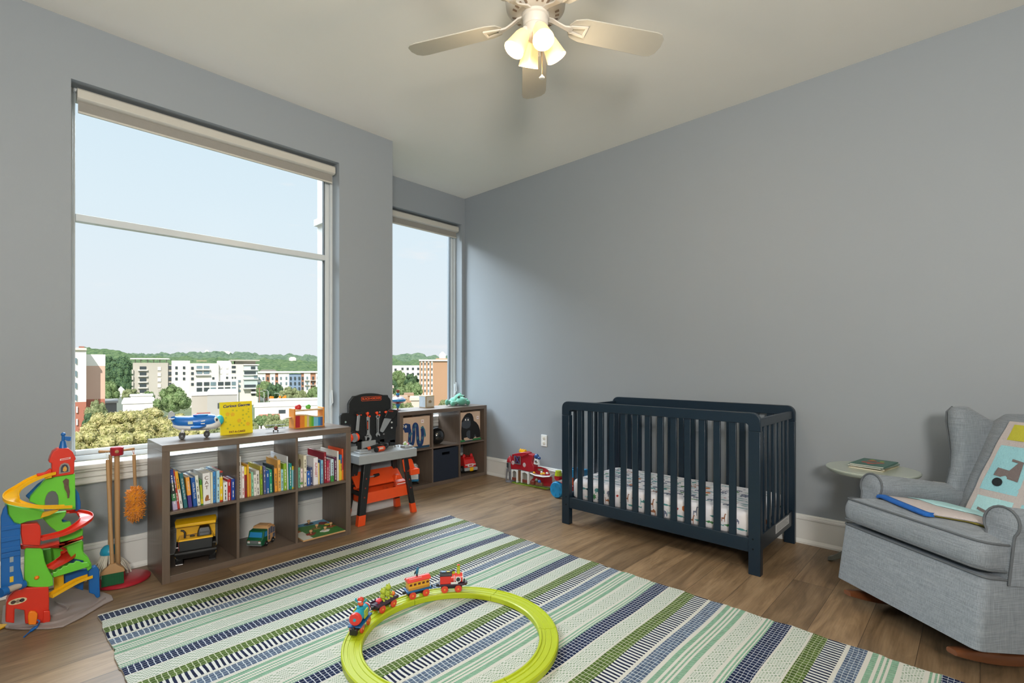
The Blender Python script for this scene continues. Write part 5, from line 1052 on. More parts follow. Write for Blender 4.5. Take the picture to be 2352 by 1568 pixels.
# ---- tools, each its own thing
def tool(name, label, cat, p, group=None): return thing(name, label, cat, p, 0, group)
YT = YBB - .012; hook = plas('hook_orange', 'f0491e', .4)
t = tool('toy_hammer', 'toy hammer with black head and grey handle hanging on the black backboard', 'toy hammer', k6(520, 600))
sil('head', [(428, 605), (445, 575), (490, 560), (520, 540), (560, 548), (600, 545), (615, 565), (600, 585), (560, 600), (500, 606), (455, 590)], t, wbk, YT, .02)
sil('handle', [(488, 600), (548, 600), (520, 965), (505, 975), (465, 972), (453, 960)], t, steel, YT, .012, .003)
sil('collar', [(470, 590), (500, 600), (505, 628), (480, 625)], t, hook, YT - .006, .012); sil('collar', [(555, 592), (585, 605), (580, 630), (552, 620)], t, hook, YT - .006, .012)
def ringp(cx_, cy_, ro, ri, yp, th, nm, par, m_, n=24, a0=0, a1=360):
    m = MB(); outp = []; k = n
    full = a1 - a0 == 360
    rings = []
    for q in range(k + (0 if full else 1)):
        a = R(a0 + (a1 - a0) * q / k); P1 = k6(cx_ + ro * math.cos(a), cy_ + ro * math.sin(a), yp); P2 = k6(cx_ + ri * math.cos(a), cy_ + ri * math.sin(a), yp)
        rings.append([P1, P2, P2 + V((0, -th, 0)), P1 + V((0, -th, 0))])
    if full: rings.append(rings[0])
    m.loft(rings, cap=not full); return m.build(nm, m_, par, smooth=30)
t = tool('toy_adjustable_wrench', 'silver toy adjustable wrench with an orange inlay hanging on the black backboard', 'toy wrench', k6(735, 900))
sil('shaft', [(697, 668), (712, 648), (750, 646), (764, 668), (762, 1000), (770, 1040), (705, 1045), (710, 1000)], t, steel, YT, .010)
sil('inlay', [(714, 740), (744, 738), (744, 955), (716, 957)], t, wbk, YT - .0103, .001, 0); sil('inlay', [(717, 765), (741, 764), (741, 930), (718, 932)], t, plas('inlay_orange', 'b4482e', .5), YT - .0115, .001, 0)
sil('jaw', [(705, 1040), (765, 1035), (800, 1085), (808, 1130), (790, 1180), (750, 1208), (740, 1195), (765, 1150), (755, 1125), (728, 1110), (700, 1120), (690, 1180), (678, 1190), (665, 1140), (655, 1085), (685, 1100)], t, steel, YT, .012)
sil('knurl', [(700, 1072), (745, 1068), (755, 1080), (740, 1092), (700, 1092)], t, plas('dark_grey', '3a3e42', .4), YT - .012, .002, 0)
t = tool('toy_combination_wrench', 'narrow silver toy wrench with a ring end hanging beside the toy saw', 'toy wrench', k6(950, 850))
ringp(952, 655, 40, 22, YT, .008, 'ring_end', t, steel)
sil('shaft', [(927, 690), (976, 690), (972, 1020), (930, 1022)], t, steel, YT, .008); sil('groove', [(943, 705), (962, 705), (960, 1005), (944, 1006)], t, plas('dark_grey', '3a3e42', .4), YT - .0083, .0008, 0)
sil('open_jaw', [(930, 1018), (972, 1016), (998, 1050), (998, 1085), (985, 1092), (975, 1070), (952, 1060), (935, 1075), (940, 1110), (925, 1100), (907, 1070), (912, 1040)], t, steel, YT, .009)
for a, b_ in ((700, 575), (908, 562), (1110, 548)):
    m = MB(); p = k6(a, b_); m.lathe([(.006, 0), (.006, .016), (.011, .018), (.011, .024), (.007, .027)], p, (0, -1, 0), 16)
    m.build('hook', hook, bb)
for a, b_ in ((735, 640), (955, 612), (1190, 562)):
    m = MB(); p = k6(a, b_); m.lathe([(.006, 0), (.006, .026), (.008, .03)], p, (0, -1, 0), 14); m.build('hook', hook, bb)
for (a, b_), (c_, d_) in (((700, 575), (735, 640)), ((908, 562), (955, 612))):
    m = MB(); m.tube([k6(a, b_, YBB - .004), k6(c_, d_, YBB - .004)], .006, 8); m.build('hook_arm', hook, bb)
t = tool('toy_saw', 'toy hand saw with black handle and silver blade hanging at the right of the backboard', 'toy saw', k6(1160, 800))
sil('blade', [(1100, 690), (1262, 685), (1255, 715), (1085, 985), (1060, 1003), (1010, 985), (1005, 960)], t, steel, YT - .006, .004, 0)
sil('handle', [(1150, 520), (1180, 480), (1230, 480), (1350, 500), (1395, 530), (1370, 560), (1300, 690), (1250, 700), (1100, 680), (1090, 650)], t, wbk, YT, .020, .004)
sil('handle_grip', [(1195, 505), (1310, 520), (1295, 550), (1210, 540)], t, plas('grip_red', '7a2e22', .5), YT - .021, .002, 0)
# orange ear defenders hanging on the left side
p = k6(420, 1120, 3.53)
t = tool('toy_ear_defenders', 'orange toy ear defenders with silver rims hanging left of the tools', 'toy ear defenders', p)
for dx, nm in ((-.036, 'ear_cup'), (.018, 'ear_cup')):
    m = MB(); m.lathe([(.014, -.012), (.028, -.011), (.033, -.003), (.033, .006), (.03, .01)], (p.x + dx, 3.53, p.z), (1, .25, 0), 28); m.build(nm, hook, t)
m = MB(); m.lathe([(.030, -.004), (.035, -.004), (.035, .004), (.030, .004)], (p.x + .002, 3.53, p.z - .003), (1, .25, 0), 28); m.lathe([(.03, .006), (.034, .006), (.034, .009), (.03, .009)], (p.x + .002, 3.53, p.z - .003), (1, .25, 0), 28); m.build('rim', steel, t)
m = MB(); m.tube([(p.x - .03, 3.532, p.z + .028), (p.x - .012, 3.53, p.z + .042), (p.x + .018, 3.53, p.z + .034)], .005, 8); m.build('headband', wbk, t)
# items lying on the surface
sz_ = .5227
t = tool('toy_leaf_blower', 'orange and black toy torch with a curved black hose on the grey worktop', 'toy power tool', (2.13, 3.40, sz_))
a, b_ = V((2.065, 3.40, sz_ + .021)), V((2.175, 3.425, sz_ + .021)); d = (b_ - a).normalized()
m = MB(); m.lathe([(.0205, .012), (.0205, .075), (.018, .085)], a, d, 20); m.build('barrel', wor, t)
m = MB(); m.lathe([(.014, -.004), (.0205, 0), (.0205, .012)], a, d, 20); m.build('lens_cap', wbk, t)
q = a + d * .045 + V((.0, -.0193, .0065)); m = MB(); m.prism([q + d * x + V((0, -.0006 - (z > 0) * -.002, z)) for x, z in ((-.02, -.007), (.022, -.007), (.022, .007), (-.02, .007))], (0, -.0015, 0)); m.build('barrel_label', mat('label_pale', 'd8c0b4', .5), t, smooth=0)
m = MB(); m.tube(spline([a + d * .082, b_ + V((.02, .02, .006)), b_ + V((.03, .055, .012)), b_ + V((.0, .085, .014)), b_ + V((-.06, .085, .006)), b_ + V((-.11, .075, .0)), b_ + V((-.16, .068, -.006))], 6), .0115, 12); m.build('hose', wbk, t)
m = MB(); m.tube([b_ + V((-.10, .077, .0005)), b_ + V((-.13, .073, -.003))], .0135, 14); m.build('hose_band', wor, t)
t = tool('toy_flower_figure', 'tiny white, green and pink toy figure sitting on the grey block of the workbench', 'toy figure', (2.36, 3.42, .5415))
for (dx, dy, dz, r_), c_ in (((-.014, 0, .012, .012), 'a8c878'), ((-.006, .008, .020, .013), 'd8dcd0'), ((.016, .0, .010, .012), 'b8325c'), ((.004, -.006, .009, .010), 'e0e2d8'), ((-.022, .004, .016, .008), 'd8dcd0')):
    m = MB(); m.ball((2.36 + dx, 3.42 + dy, .5415 + dz), (r_, r_, r_ * .85), 12, 8); m.build('petal', mat('fig_' + c_, c_, .6), t)
# things in the orange tray
for (x, y, z, az, L_, c_, lab_) in ((2.02, 3.44, zb_ + .030, 20, .075, 'black', 'black toy drill lying at the left end of the orange tray'), (2.11, 3.43, zb_ + .028, -25, .07, 'silver', 'black and silver toy pliers lying in the middle of the orange tray')):
    t = tool('tray_tool', lab_, 'toy tool', (x, y, zb_ + .0155)); M_ = frame((x, y, z), R(az))
    m = MB(M_); m.tube([(-L_ / 2, 0, 0), (0, 0, .004), (L_ / 2, 0, .002)], [.010, .013, .009], 12); m.build('tool_body', wbk, t)
    m = MB(M_); m.tube([(L_ / 2, 0, .002), (L_ / 2 + .03, 0, 0)], .004, 8); m.build('tool_tip', steel, t); m = MB(M_); m.tube([(-.01, 0, .0), (-.02, -.03, -.004)], .010, 10); m.build('tool_grip', wbk, t)
P_ = V((2.12, 3.515, zt + .088)); t = tool('toy_screwdriver', 'black and silver toy screwdriver resting on the sloping back of the orange tray', 'toy screwdriver', P_)
m = MB(); m.tube([P_ + V((.0, 0, .002)), P_ + V((.045, .004, .006))], [.013, .011], 12); m.build('grip', wbk, t); m = MB(); m.tube([P_ + V((-.045, -.004, 0)), P_], .005, 8); m.build('shaft', steel, t)
# ------------------------------------------------------------- children's broom set on its stand
BX_, BY_ = .512, 3.475
bw_ = mat('broom_wood', 'b08a60', .55, var=.12, scale=5, stretch=(6, 6, 1))
bs_ = thing('broom_stand', 'wooden hanging stand with a round red base between the toy tower and the bookshelf', 'broom stand', (BX_, BY_, 0))
rdp = mat('stand_red', 'a82030', .4, var=.04, coat=.2)
m = MB(); m.lathe([(.117, 0), (.124, .004), (.124, .014), (.117, .018)], (BX_ + .008, BY_ - .012, .0), n=48); m.build('base', rdp, bs_)
m = MB(); m.lathe([(.034, .018), (.030, .05), (.016, .06)], (BX_ - .012, BY_, 0), n=8); m.build('pole_socket', rdp, bs_)
m = MB(); m.cyl((BX_ - .014, BY_, .03), (BX_ - .018, BY_, .71), .0125, n=18); m.build('pole', bw_, bs_)
m = MB(); m.lathe([(.028, 0), (.030, .004), (.030, .042), (.026, .046)], (BX_ - .018, BY_, .700), n=28); m.build('hub', rdp, bs_)
for az, L_ in ((-8, .075), (80, .06), (172, .075), (-98, .05)):
    d = V((math.cos(R(az)), math.sin(R(az)), .08)); c = V((BX_ - .018, BY_, .722)); m = MB(); m.tube([c + d * .025, c + d * .045, c + d * (L_ - .01), c + d * L_, c + d * (L_ + .004)], [.006, .0065, .008, .009, .004], 12); m.build('peg', bw_, bs_)
def cord(t, p, q, c_): m = MB(); m.tube([p + V((-.006, 0, 0)), q], .0012, 6); m.tube([p + V((.006, 0, 0)), q], .0012, 6); m.build('hanging_cord', mat('cord_' + c_, c_, .8), t)
# broom
br = thing('toy_broom', 'small wooden toy broom with green bristles hanging at the front of the stand', 'toy broom', (.470, 3.39, .02))
top = V((.450, 3.445, .685)); bot = V((.462, 3.388, .118))
m = MB(); m.tube([top, bot], [.0085, .0095], 12); m.build('handle', bw_, br); cord(br, V((.450, 3.462, .725)), top + V((0, 0, -.005)), 'dfe0d8')
m = MB(); M_ = frame((.464, 3.385, 0), R(-10)); m.M = M_
m.loft([[(-.012, -.012, .135), (.012, -.012, .135), (.012, .012, .135), (-.012, .012, .135)], [(-.020, -.013, .125), (.020, -.013, .125), (.020, .013, .125), (-.020, .013, .125)], [(-.045, -.015, .105), (.045, -.015, .105), (.045, .015, .105), (-.045, .015, .105)], [(-.052, -.015, .090), (.052, -.015, .090), (.052, .015, .090), (-.052, .015, .090)], [(-.050, -.015, .084), (.050, -.015, .084), (.050, .015, .084), (-.050, .015, .084)]]); m.build('broom_head', bw_, br, bevel=.002)
m = MB(M_); rg = random.Random(4)
for i in range(26):
    for j in range(5):
        x, y = -.046 + i * .00368, -.012 + j * .006; m.prism([(x - .0015, y - .0015, .022 + rg.uniform(-.002, .003)), (x + .0015, y - .0015, .022), (x + .0015, y + .0015, .022), (x - .0015, y + .0015, .022)], (-x * .04, 0, .063))
o_ = m.build('bristles', mat('bristle_green', '0c5c34', .7, var=.2, scale=60), br, smooth=0); o_['kind'] = 'stuff'
# mop
mo = thing('toy_mop', 'small toy mop with blue cap and white strings hanging behind the green broom', 'toy mop', (.470, 3.53, .02))
m = MB(); m.tube([V((.474, 3.53, .70)), V((.470, 3.53, .19))], .008, 12); m.build('handle', bw_, mo); cord(mo, V((.497, 3.53, .728)), V((.474, 3.53, .70)), 'dfe0d8')
m = MB(); m.lathe([(.042, .150), (.043, .160), (.038, .178), (.026, .192), (.010, .198)], (.470, 3.53, 0), n=28); m.build('cap', plas('mop_blue', '1c94b8'), mo)
m = MB(); rg = random.Random(9)
for k in range(46):
    a = 2 * math.pi * k / 46 + rg.uniform(-.06, .06); r0, r1 = .032, rg.uniform(.07, .105); c = V((.470, 3.53, 0)); d = V((math.cos(a), math.sin(a), 0))
    z1 = rg.uniform(.02, .06)
    pts = [c + d * r0 + V((0, 0, .155)), c + d * (r0 + .014) + V((0, 0, .12)), c + d * (r1 * .85) + V((0, 0, .075)), c + d * r1 + V((0, 0, z1))]
    pts = [V((p_.x, min(p_.y, 3.612), p_.z)) for p_ in pts]
    m.tube(spline(pts, 3), .0038, 5)
o_ = m.build('mop_strings', mat('mop_white', 'c9c4b8', .9, var=.15, scale=50), mo); o_['kind'] = 'stuff'
# duster
du = thing('toy_duster', 'fluffy orange yellow duster hanging on the right peg of the stand', 'toy duster', (.575, 3.465, .33))
m = MB(); m.tube([V((.568, 3.462, .695)), V((.574, 3.465, .52))], [.0085, .0075], 12); m.build('handle', bw_, du); cord(du, V((.563, 3.462, .728)), V((.568, 3.462, .695)), 'c86a3c')
m = MB(); rg = random.Random(8); nf = mat('duster_orange', 'd8861c', .95, var=.25, scale=50, bump=.5, bscale=120, sheen=.3)
m.ball((.572, 3.465, .45), (.038, .036, .06), 20, 12); m.ball((.576, 3.465, .38), (.037, .036, .055), 20, 12)
for k in range(520):
    a, u_ = rg.uniform(0, 2 * math.pi), rg.uniform(-1, 1); cz_ = .45 if k % 2 else .38; q = math.sqrt(1 - u_ * u_); d = V((math.cos(a) * q, math.sin(a) * q, u_)); c = V((.574, 3.465, cz_)) + V((d.x * .037, d.y * .036, d.z * .056)); s_ = V((rg.uniform(-1, 1), rg.uniform(-1, 1), rg.uniform(-1, 1))).normalized()
    m.tube([c, c + d * .006 + s_ * .003, c + d * .011 + s_ * .009], [.003, .0028, .001], 5)
o_ = m.build('duster_fluff', nf, du); o_['kind'] = 'stuff'
# ------------------------------------------------------------- toy race tower at the left edge
YW = 3.20
tw_ = thing('toy_race_tower', 'tall plastic toy race tower with green frame, red house top and spiral slides', 'toy tower', (.22, 3.22, 0))
TGR = plas('tower_green', '66c434', .4, bump=.0); TRD = plas('tower_red', 'd0301c', .38); TYL = plas('tower_yellow', 'ecb414', .38); TBL = plas('tower_blue', '0f5fa8', .38); TGY = mat('plastic_tower_grey', '9a8f8c', .45, var=.05, scale=10); TOR = plas('tower_orange', 'f08018', .4)
def t1(x, y, yp=YW): return at_y(x / 2.9025, 960 + y / 2.9025, yp)
def tz(x, y, z=0): return at_z(x / 2.9025, 960 + y / 2.9025, z)
def ts(name, pts, m_, yp=YW, th=.02, bevel=.003, par=tw_, mi=0):
    m = MB(); m.prism([t1(a, b_, yp) for a, b_ in pts], (0, th, 0)); return m.build(name, m_, par, bevel=bevel, smooth=35)
# base plate on the floor
bp2 = [(10, 1370), (40, 1405), (130, 1412), (330, 1408), (420, 1395), (550, 1330), (690, 1245), (755, 1215), (745, 1190), (690, 1168), (560, 1150), (420, 1140), (200, 1180), (20, 1260)]
m = MB(); m.prism([tz(a, b_, .001) for a, b_ in bp2], (0, 0, .008)); m.build('base_plate', TGY, tw_, bevel=.002)
m = MB()
rim = [tz(a, b_, .009) for a, b_ in ((60, 1395), (200, 1385), (350, 1370), (450, 1340), (560, 1290), (700, 1205))]
m.ribbon(spline(rim, 5), [(-.003, 0), (.003, 0), (.003, .010), (-.003, .010)]); m.build('lane_rim', TGY, tw_)
rim = [tz(a, b_, .009) for a, b_ in ((330, 1330), (430, 1295), (450, 1270), (380, 1240), (370, 1215))]
m = MB(); m.ribbon(spline(rim, 5), [(-.003, 0), (.003, 0), (.003, .010), (-.003, .010)]); m.build('lane_rim', TGY, tw_)
# red garage at the bottom
gp = [tz(a, b_, .0095) for a, b_ in ((40, 1355), (95, 1362), (170, 1382), (270, 1372), (330, 1340), (335, 1290))]
m = MB(); y0 = 3.115
def gx(px, py, yp=y0): return t1(px, py, yp)
P = lambda a, b_: gx(a, b_)
def wall_poly(pts, th, nm, m_, yp, par=tw_): m = MB(); m.prism([t1(a, b_, yp) for a, b_ in pts], (0, th, 0)); return m.build(nm, m_, par, bevel=.003)
zg = .0095
def gz(poly, yp): return [V((p.x, p.y, max(p.z, zg))) for p in (t1(a, b_, yp) for a, b_ in poly)]
m = MB(); m.prism(gz([(36, 1360), (42, 1230), (60, 1185), (100, 1150), (170, 1130), (325, 1125), (328, 1220), (325, 1370), (168, 1372), (163, 1282), (98, 1270), (95, 1368)], 3.13), (0, .07, 0)); gar = m.build('garage', TRD, tw_, bevel=.004, seg=3)
m = MB(); m.prism(gz([(285, 1370), (290, 1285), (332, 1285), (338, 1335), (330, 1372)], 3.118), (0, .03, 0)); m.build('garage_buttress', TRD, tw_, bevel=.003)
p = t1(118, 1220, 3.128); m = MB(); m.prism([(p.x + .030 * math.cos(R(q)), 3.1295, p.z + .0135 * math.sin(R(q))) for q in range(0, 360, 20)], (0, -.0008, 0)); stk = m.build('sticker', mat('sticker_cream', 'd8c8a0', .5), gar, smooth=0)
for dx, c_ in ((-.014, '4a3a34'), (.001, '8c7a68'), (.014, '2f2c30')): m = MB(); m.prism([(p.x + dx + .0085 * math.cos(R(q)), 3.1285, p.z + .008 * math.sin(R(q))) for q in range(0, 360, 30)], (0, -.0005, 0)); m.build('sticker_print', mat('stk_' + c_, c_, .5), stk, smooth=0)
m = MB(); m.prism(gz([(190, 1378), (186, 1320), (192, 1298), (205, 1288), (235, 1290), (252, 1305), (248, 1345), (240, 1378)], 3.112), (0, .018, 0)); pmp = m.build('fuel_pump', TOR, tw_, bevel=.003)
hp_ = [t1(250, 1345, 3.105), t1(262, 1355, 3.09), tz(250, 1385, .015), tz(215, 1410, .008), tz(180, 1440, .005), tz(160, 1458, .004)]
m = MB(); m.tube(spline(hp_, 5), [.0032] * 11 + [.007] * 6 + [.003] * 9, 8); m.build('pump_hose', TBL, pmp)
# green lower pillar with the right arm
wall_poly([(165, 880), (175, 868), (275, 870), (285, 880), (300, 960), (320, 1010), (352, 1060), (357, 1115), (340, 1120), (320, 1128), (290, 1133), (160, 1120), (162, 1000)], .045, 'lower_pillar', TGR, 3.135)
p = t1(245, 1063, 3.135); m = MB(); m.ball((p.x, 3.135, p.z), (.009, .009, .009), 14, 10); m.build('knob', TOR, tw_)
wall_poly([(350, 1065), (352, 1025), (372, 1025), (385, 1005), (405, 1005), (420, 985), (445, 985), (460, 968), (490, 968), (505, 952), (530, 955), (545, 965), (585, 962), (600, 975), (598, 990), (470, 1030)], .012, 'fence_rail', TGR, 3.18)
wall_poly([(440, 850), (550, 815), (548, 870), (560, 905), (590, 930), (610, 970), (612, 1000), (585, 1020), (570, 990), (555, 950), (480, 935), (455, 900)], .05, 'right_pillar', TGR, 3.225)
wall_poly([(285, 880), (340, 868), (350, 960), (320, 1000), (300, 960)], .02, 'inner_panel', plas('tower_dark_green', '3f8a24', .4), 3.24)
wall_poly([(285, 870), (440, 850), (555, 820), (560, 960), (480, 985), (330, 1040), (310, 1000)], .008, 'rear_panel', TGR, 3.30)
# green middle deck and upper frame
wall_poly([(285, 668), (300, 640), (445, 622), (435, 652), (410, 680), (420, 700), (470, 690), (480, 735), (555, 740), (552, 785), (400, 835), (395, 770), (330, 720)], .03, 'middle_frame', TGR, 3.22)
wall_poly([(32, 590), (48, 575), (150, 600), (300, 625), (290, 670), (180, 690), (120, 712), (80, 708), (45, 675)], .07, 'left_shell', TGR, 3.12)
# upper frame with the arch hole, as a ring of quads
def arch(yp):
    inner = [(300, 600), (300, 550), (308, 520), (325, 495), (348, 486), (372, 492), (386, 515), (392, 550), (390, 610)]
    outer = [(195, 555), (205, 520), (240, 480), (270, 450), (300, 412), (330, 395), (440, 380), (500, 370), (505, 610)]
    return inner, outer
inn, outr = arch(0); m = MB()
A_ = [t1(*q, YW) for q in inn]; O_ = [t1(*q, YW) for q in outr]; m.loft([[a, b_, b_ + V((0, .035, 0)), a + V((0, .035, 0))] for a, b_ in zip(A_, O_)]); m.build('upper_frame', TGR, tw_, bevel=.003)
m = MB(); m.prism([t1(*q, 3.196) for q in ((418, 420), (440, 400), (460, 410), (458, 450), (466, 490), (462, 530), (450, 535), (446, 500), (430, 470), (426, 440))], (0, -.0008, 0)); sk = m.build('side_sticker', mat('sticker_brown', '5a4438', .5, var=.6, scale=120), tw_, smooth=0)
wall_poly([(500, 465), (525, 500), (538, 560), (538, 605), (510, 622), (495, 612)], .02, 'rear_wheel', TBL, 3.25)
wall_poly([(170, 520), (250, 440), (300, 405), (320, 420), (250, 490), (200, 545)], .015, 'rear_brace', TBL, 3.25)
wall_poly([(395, 670), (470, 690), (470, 715), (420, 705)], .012, 'rear_brace', TBL, 3.27)
# red house top
m = MB(); fr_ = [(345, 395), (345, 300), (325, 295), (335, 260), (352, 225), (385, 203), (455, 200), (485, 225), (503, 262), (507, 275), (497, 282), (495, 372)]
m.prism([t1(*q, 3.19) for q in fr_], (0, .06, 0)); hs = m.build('house_top', TRD, tw_, bevel=.004, seg=3)
m = MB(); m.prism([t1(*q, 3.188) for q in ((393, 372), (395, 330), (405, 308), (430, 297), (455, 303), (467, 325), (466, 358))], (0, -.002, 0)); wf = m.build('window_surround', mat('plastic_arch_grey', '8d8480', .5), hs, smooth=0)
m = MB(); m.prism([t1(*q, 3.1855) for q in ((405, 362), (406, 332), (415, 314), (432, 307), (448, 312), (456, 330), (455, 355))], (0, -.001, 0)); wp_ = m.build('window_print', mat('sticker_navy', '2a3648', .5, var=.5, scale=90), wf, smooth=0)
m = MB(); m.prism([t1(*q, 3.184) for q in ((418, 352), (422, 330), (435, 318), (446, 332), (445, 350), (432, 356))], (0, -.0006, 0)); m.build('print_blob', mat('sticker_amber', 'c89440', .5, var=.3, scale=90), wp_, smooth=0)
a, b_ = t1(400, 281, 3.188), t1(470, 262, 3.188); m = MB(); m.loft([[(x, y, z) for x, z in ((a.x, a.z - .002), (b_.x, b_.z - .006), (b_.x, b_.z + .002), (a.x, a.z + .006))] for y in (3.1885, 3.1875)]); pl2 = m.build('name_plate', wht, hs)
m = MB(); m.loft([[(x, y, z) for x, z in ((a.x + .003, a.z), (b_.x - .003, b_.z - .004), (b_.x - .003, b_.z), (a.x + .003, a.z + .004))] for y in (3.1874, 3.187)]); m.build('plate_print', TRD, pl2)
m = MB(); p = t1(420, 200, 3.21); q = t1(422, 108, 3.21); m.lathe([(.016, 0), (.0105, .03), (.0085, .035)], (p.x, 3.21, p.z), n=18); m.cyl((p.x, 3.21, p.z + .03), (q.x, 3.21, q.z), .006, n=12); m.ball((q.x, 3.21, q.z), .0095, 14, 10); fp_ = m.build('flagpole', TBL, hs)
m = MB(); c_ = [(428, 118), (445, 122), (460, 122), (475, 124), (470, 150), (455, 152), (440, 148), (428, 142)]; m.prism([t1(*q, 3.212) for q in c_], (0, -.005, 0)); m.build('flag', TBL, fp_, bevel=.001)
# slides: channel ribbons
ch_prof = lambda w_: [(-w_, 0), (w_, 0), (w_, .014), (w_ - .003, .014), (w_ - .003, .003), (-w_ + .003, .003), (-w_ + .003, .014), (-w_, .014)]
def slide(nm, pts, w_, m_): m = MB(); m.ribbon(spline(pts, 7), ch_prof(w_)); return m.build(nm, m_, tw_, smooth=35)
ys = slide('yellow_slide', [t1(345, 375, 3.19), t1(280, 392, 3.17), t1(190, 430, 3.15), t1(100, 490, 3.13), t1(72, 530, 3.10), t1(100, 565, 3.07), t1(190, 590, 3.06), t1(300, 603, 3.075), t1(455, 598, 3.12)], .026, TYL)
wall_poly([(268, 668), (285, 630), (400, 605), (380, 625), (330, 650)], .02, 'slide_bracket', TYL, 3.11)
wall_poly([(292, 380), (345, 368), (348, 398), (300, 408)], .02, 'slide_clip', TYL, 3.165)
wall_poly([(245, 372), (300, 362), (335, 335), (345, 345), (345, 365), (300, 385), (245, 388)], .02, 'launcher', TRD, 3.185)
slide('upper_red_slide', [t1(430, 635, 3.26), t1(500, 632, 3.30), t1(565, 650, 3.28), t1(575, 680, 3.22), t1(520, 725, 3.17), t1(420, 775, 3.14), t1(265, 812, 3.12)], .026, TRD)
wall_poly([(140, 708), (250, 700), (268, 720), (275, 765), (268, 850), (150, 845), (138, 770)], .05, 'red_lift_gate', TRD, 3.11)
wall_poly([(135, 845), (270, 850), (395, 822), (400, 858), (555, 788), (555, 806), (410, 862), (280, 870), (140, 875)], .03, 'red_deck', TRD, 3.15)
slide('lower_red_slide', [t1(400, 868, 3.28), t1(450, 890, 3.28), t1(455, 925, 3.24), t1(410, 960, 3.20), t1(330, 1005, 3.18)], .03, TRD)
slide('lower_yellow_slide', [t1(600, 1062, 3.24), t1(520, 1090, 3.22), t1(440, 1132, 3.20), t1(330, 1195, 3.17)], .022, TYL)
wall_poly([(358, 1050), (425, 1045), (428, 1125), (360, 1160)], .01, 'yellow_panel', TYL, 3.26)
wall_poly([(425, 1030), (480, 1015), (620, 1000), (615, 1050), (560, 1050), (555, 1150), (425, 1100)], .012, 'blue_back_wall', TBL, 3.30)
wall_poly([(455, 945), (548, 905), (572, 940), (560, 960), (460, 985)], .01, 'blue_inner_panel', TBL, 3.28)
m = MB(); m.prism([V((p.x, p.y, max(p.z, .0095))) for p in (t1(a, b_, 3.25) for a, b_ in ((590, 1020), (612, 995), (640, 985), (662, 1010), (668, 1190), (650, 1200), (640, 1195), (628, 1175), (595, 1165)))], (0, .03, 0)); m.build('blue_column', TBL, tw_, bevel=.003)
# blue lift shaft on the left with its roller
lift = wall_poly([(5, 660), (20, 610), (45, 575), (52, 640), (95, 700), (135, 712), (138, 1000), (160, 1090), (158, 1120), (100, 1140), (60, 1180), (20, 1180), (5, 1160)], .03, 'lift_shaft', TBL, 3.09)
for b_ in (925, 990, 1058): m = MB(); p, q = t1(65, b_, 3.0885), t1(90, b_ + 32, 3.0885); m.box(p.x, q.x, 3.0883, 3.0893, q.z, p.z); m.build('shaft_window', mat('lift_opening', '8e9a9c' if b_ != 1058 else 'd8b020', .5), lift)
for b_ in (725, 800, 870, 905): m = MB(); p, q = t1(8, b_, 3.089), t1(135, b_ + 6, 3.089); m.box(p.x, q.x, 3.085, 3.0895, q.z, p.z); m.build('shaft_rib', TBL, lift, bevel=.001)
p, q = t1(40, 1150, 3.07), t1(130, 1115, 3.10); m = MB(); m.cyl(p, q, .0135, n=20); m.build('roller', mat('roller_cream', 'b4aa9e', .5), tw_)
m = MB(); d = (q - p).normalized(); m.lathe([(.008, -.022), (.020, -.022), (.020, 0), (.008, 0)], p, d, 22); m.build('roller_end', TBL, tw_)
m = MB(); m.lathe([(.008, .0), (.019, .0), (.019, .016), (.008, .016)], q, d, 22); m.build('roller_end', TBL, tw_)
# yellow ramp tip lying at the frame edge
m = MB(); e = [tz(-60, 1395, .002), tz(0, 1382, .002), tz(50, 1380, .002), tz(40, 1392, .002), tz(0, 1412, .002), tz(-60, 1440, .002)]; m.prism(e, (0, 0, .008)); tag(m.build('toy_ramp', TYL, bevel=.002), 'yellow toy ramp tip lying on the floor at the foot of the toy race tower', 'toy ramp')
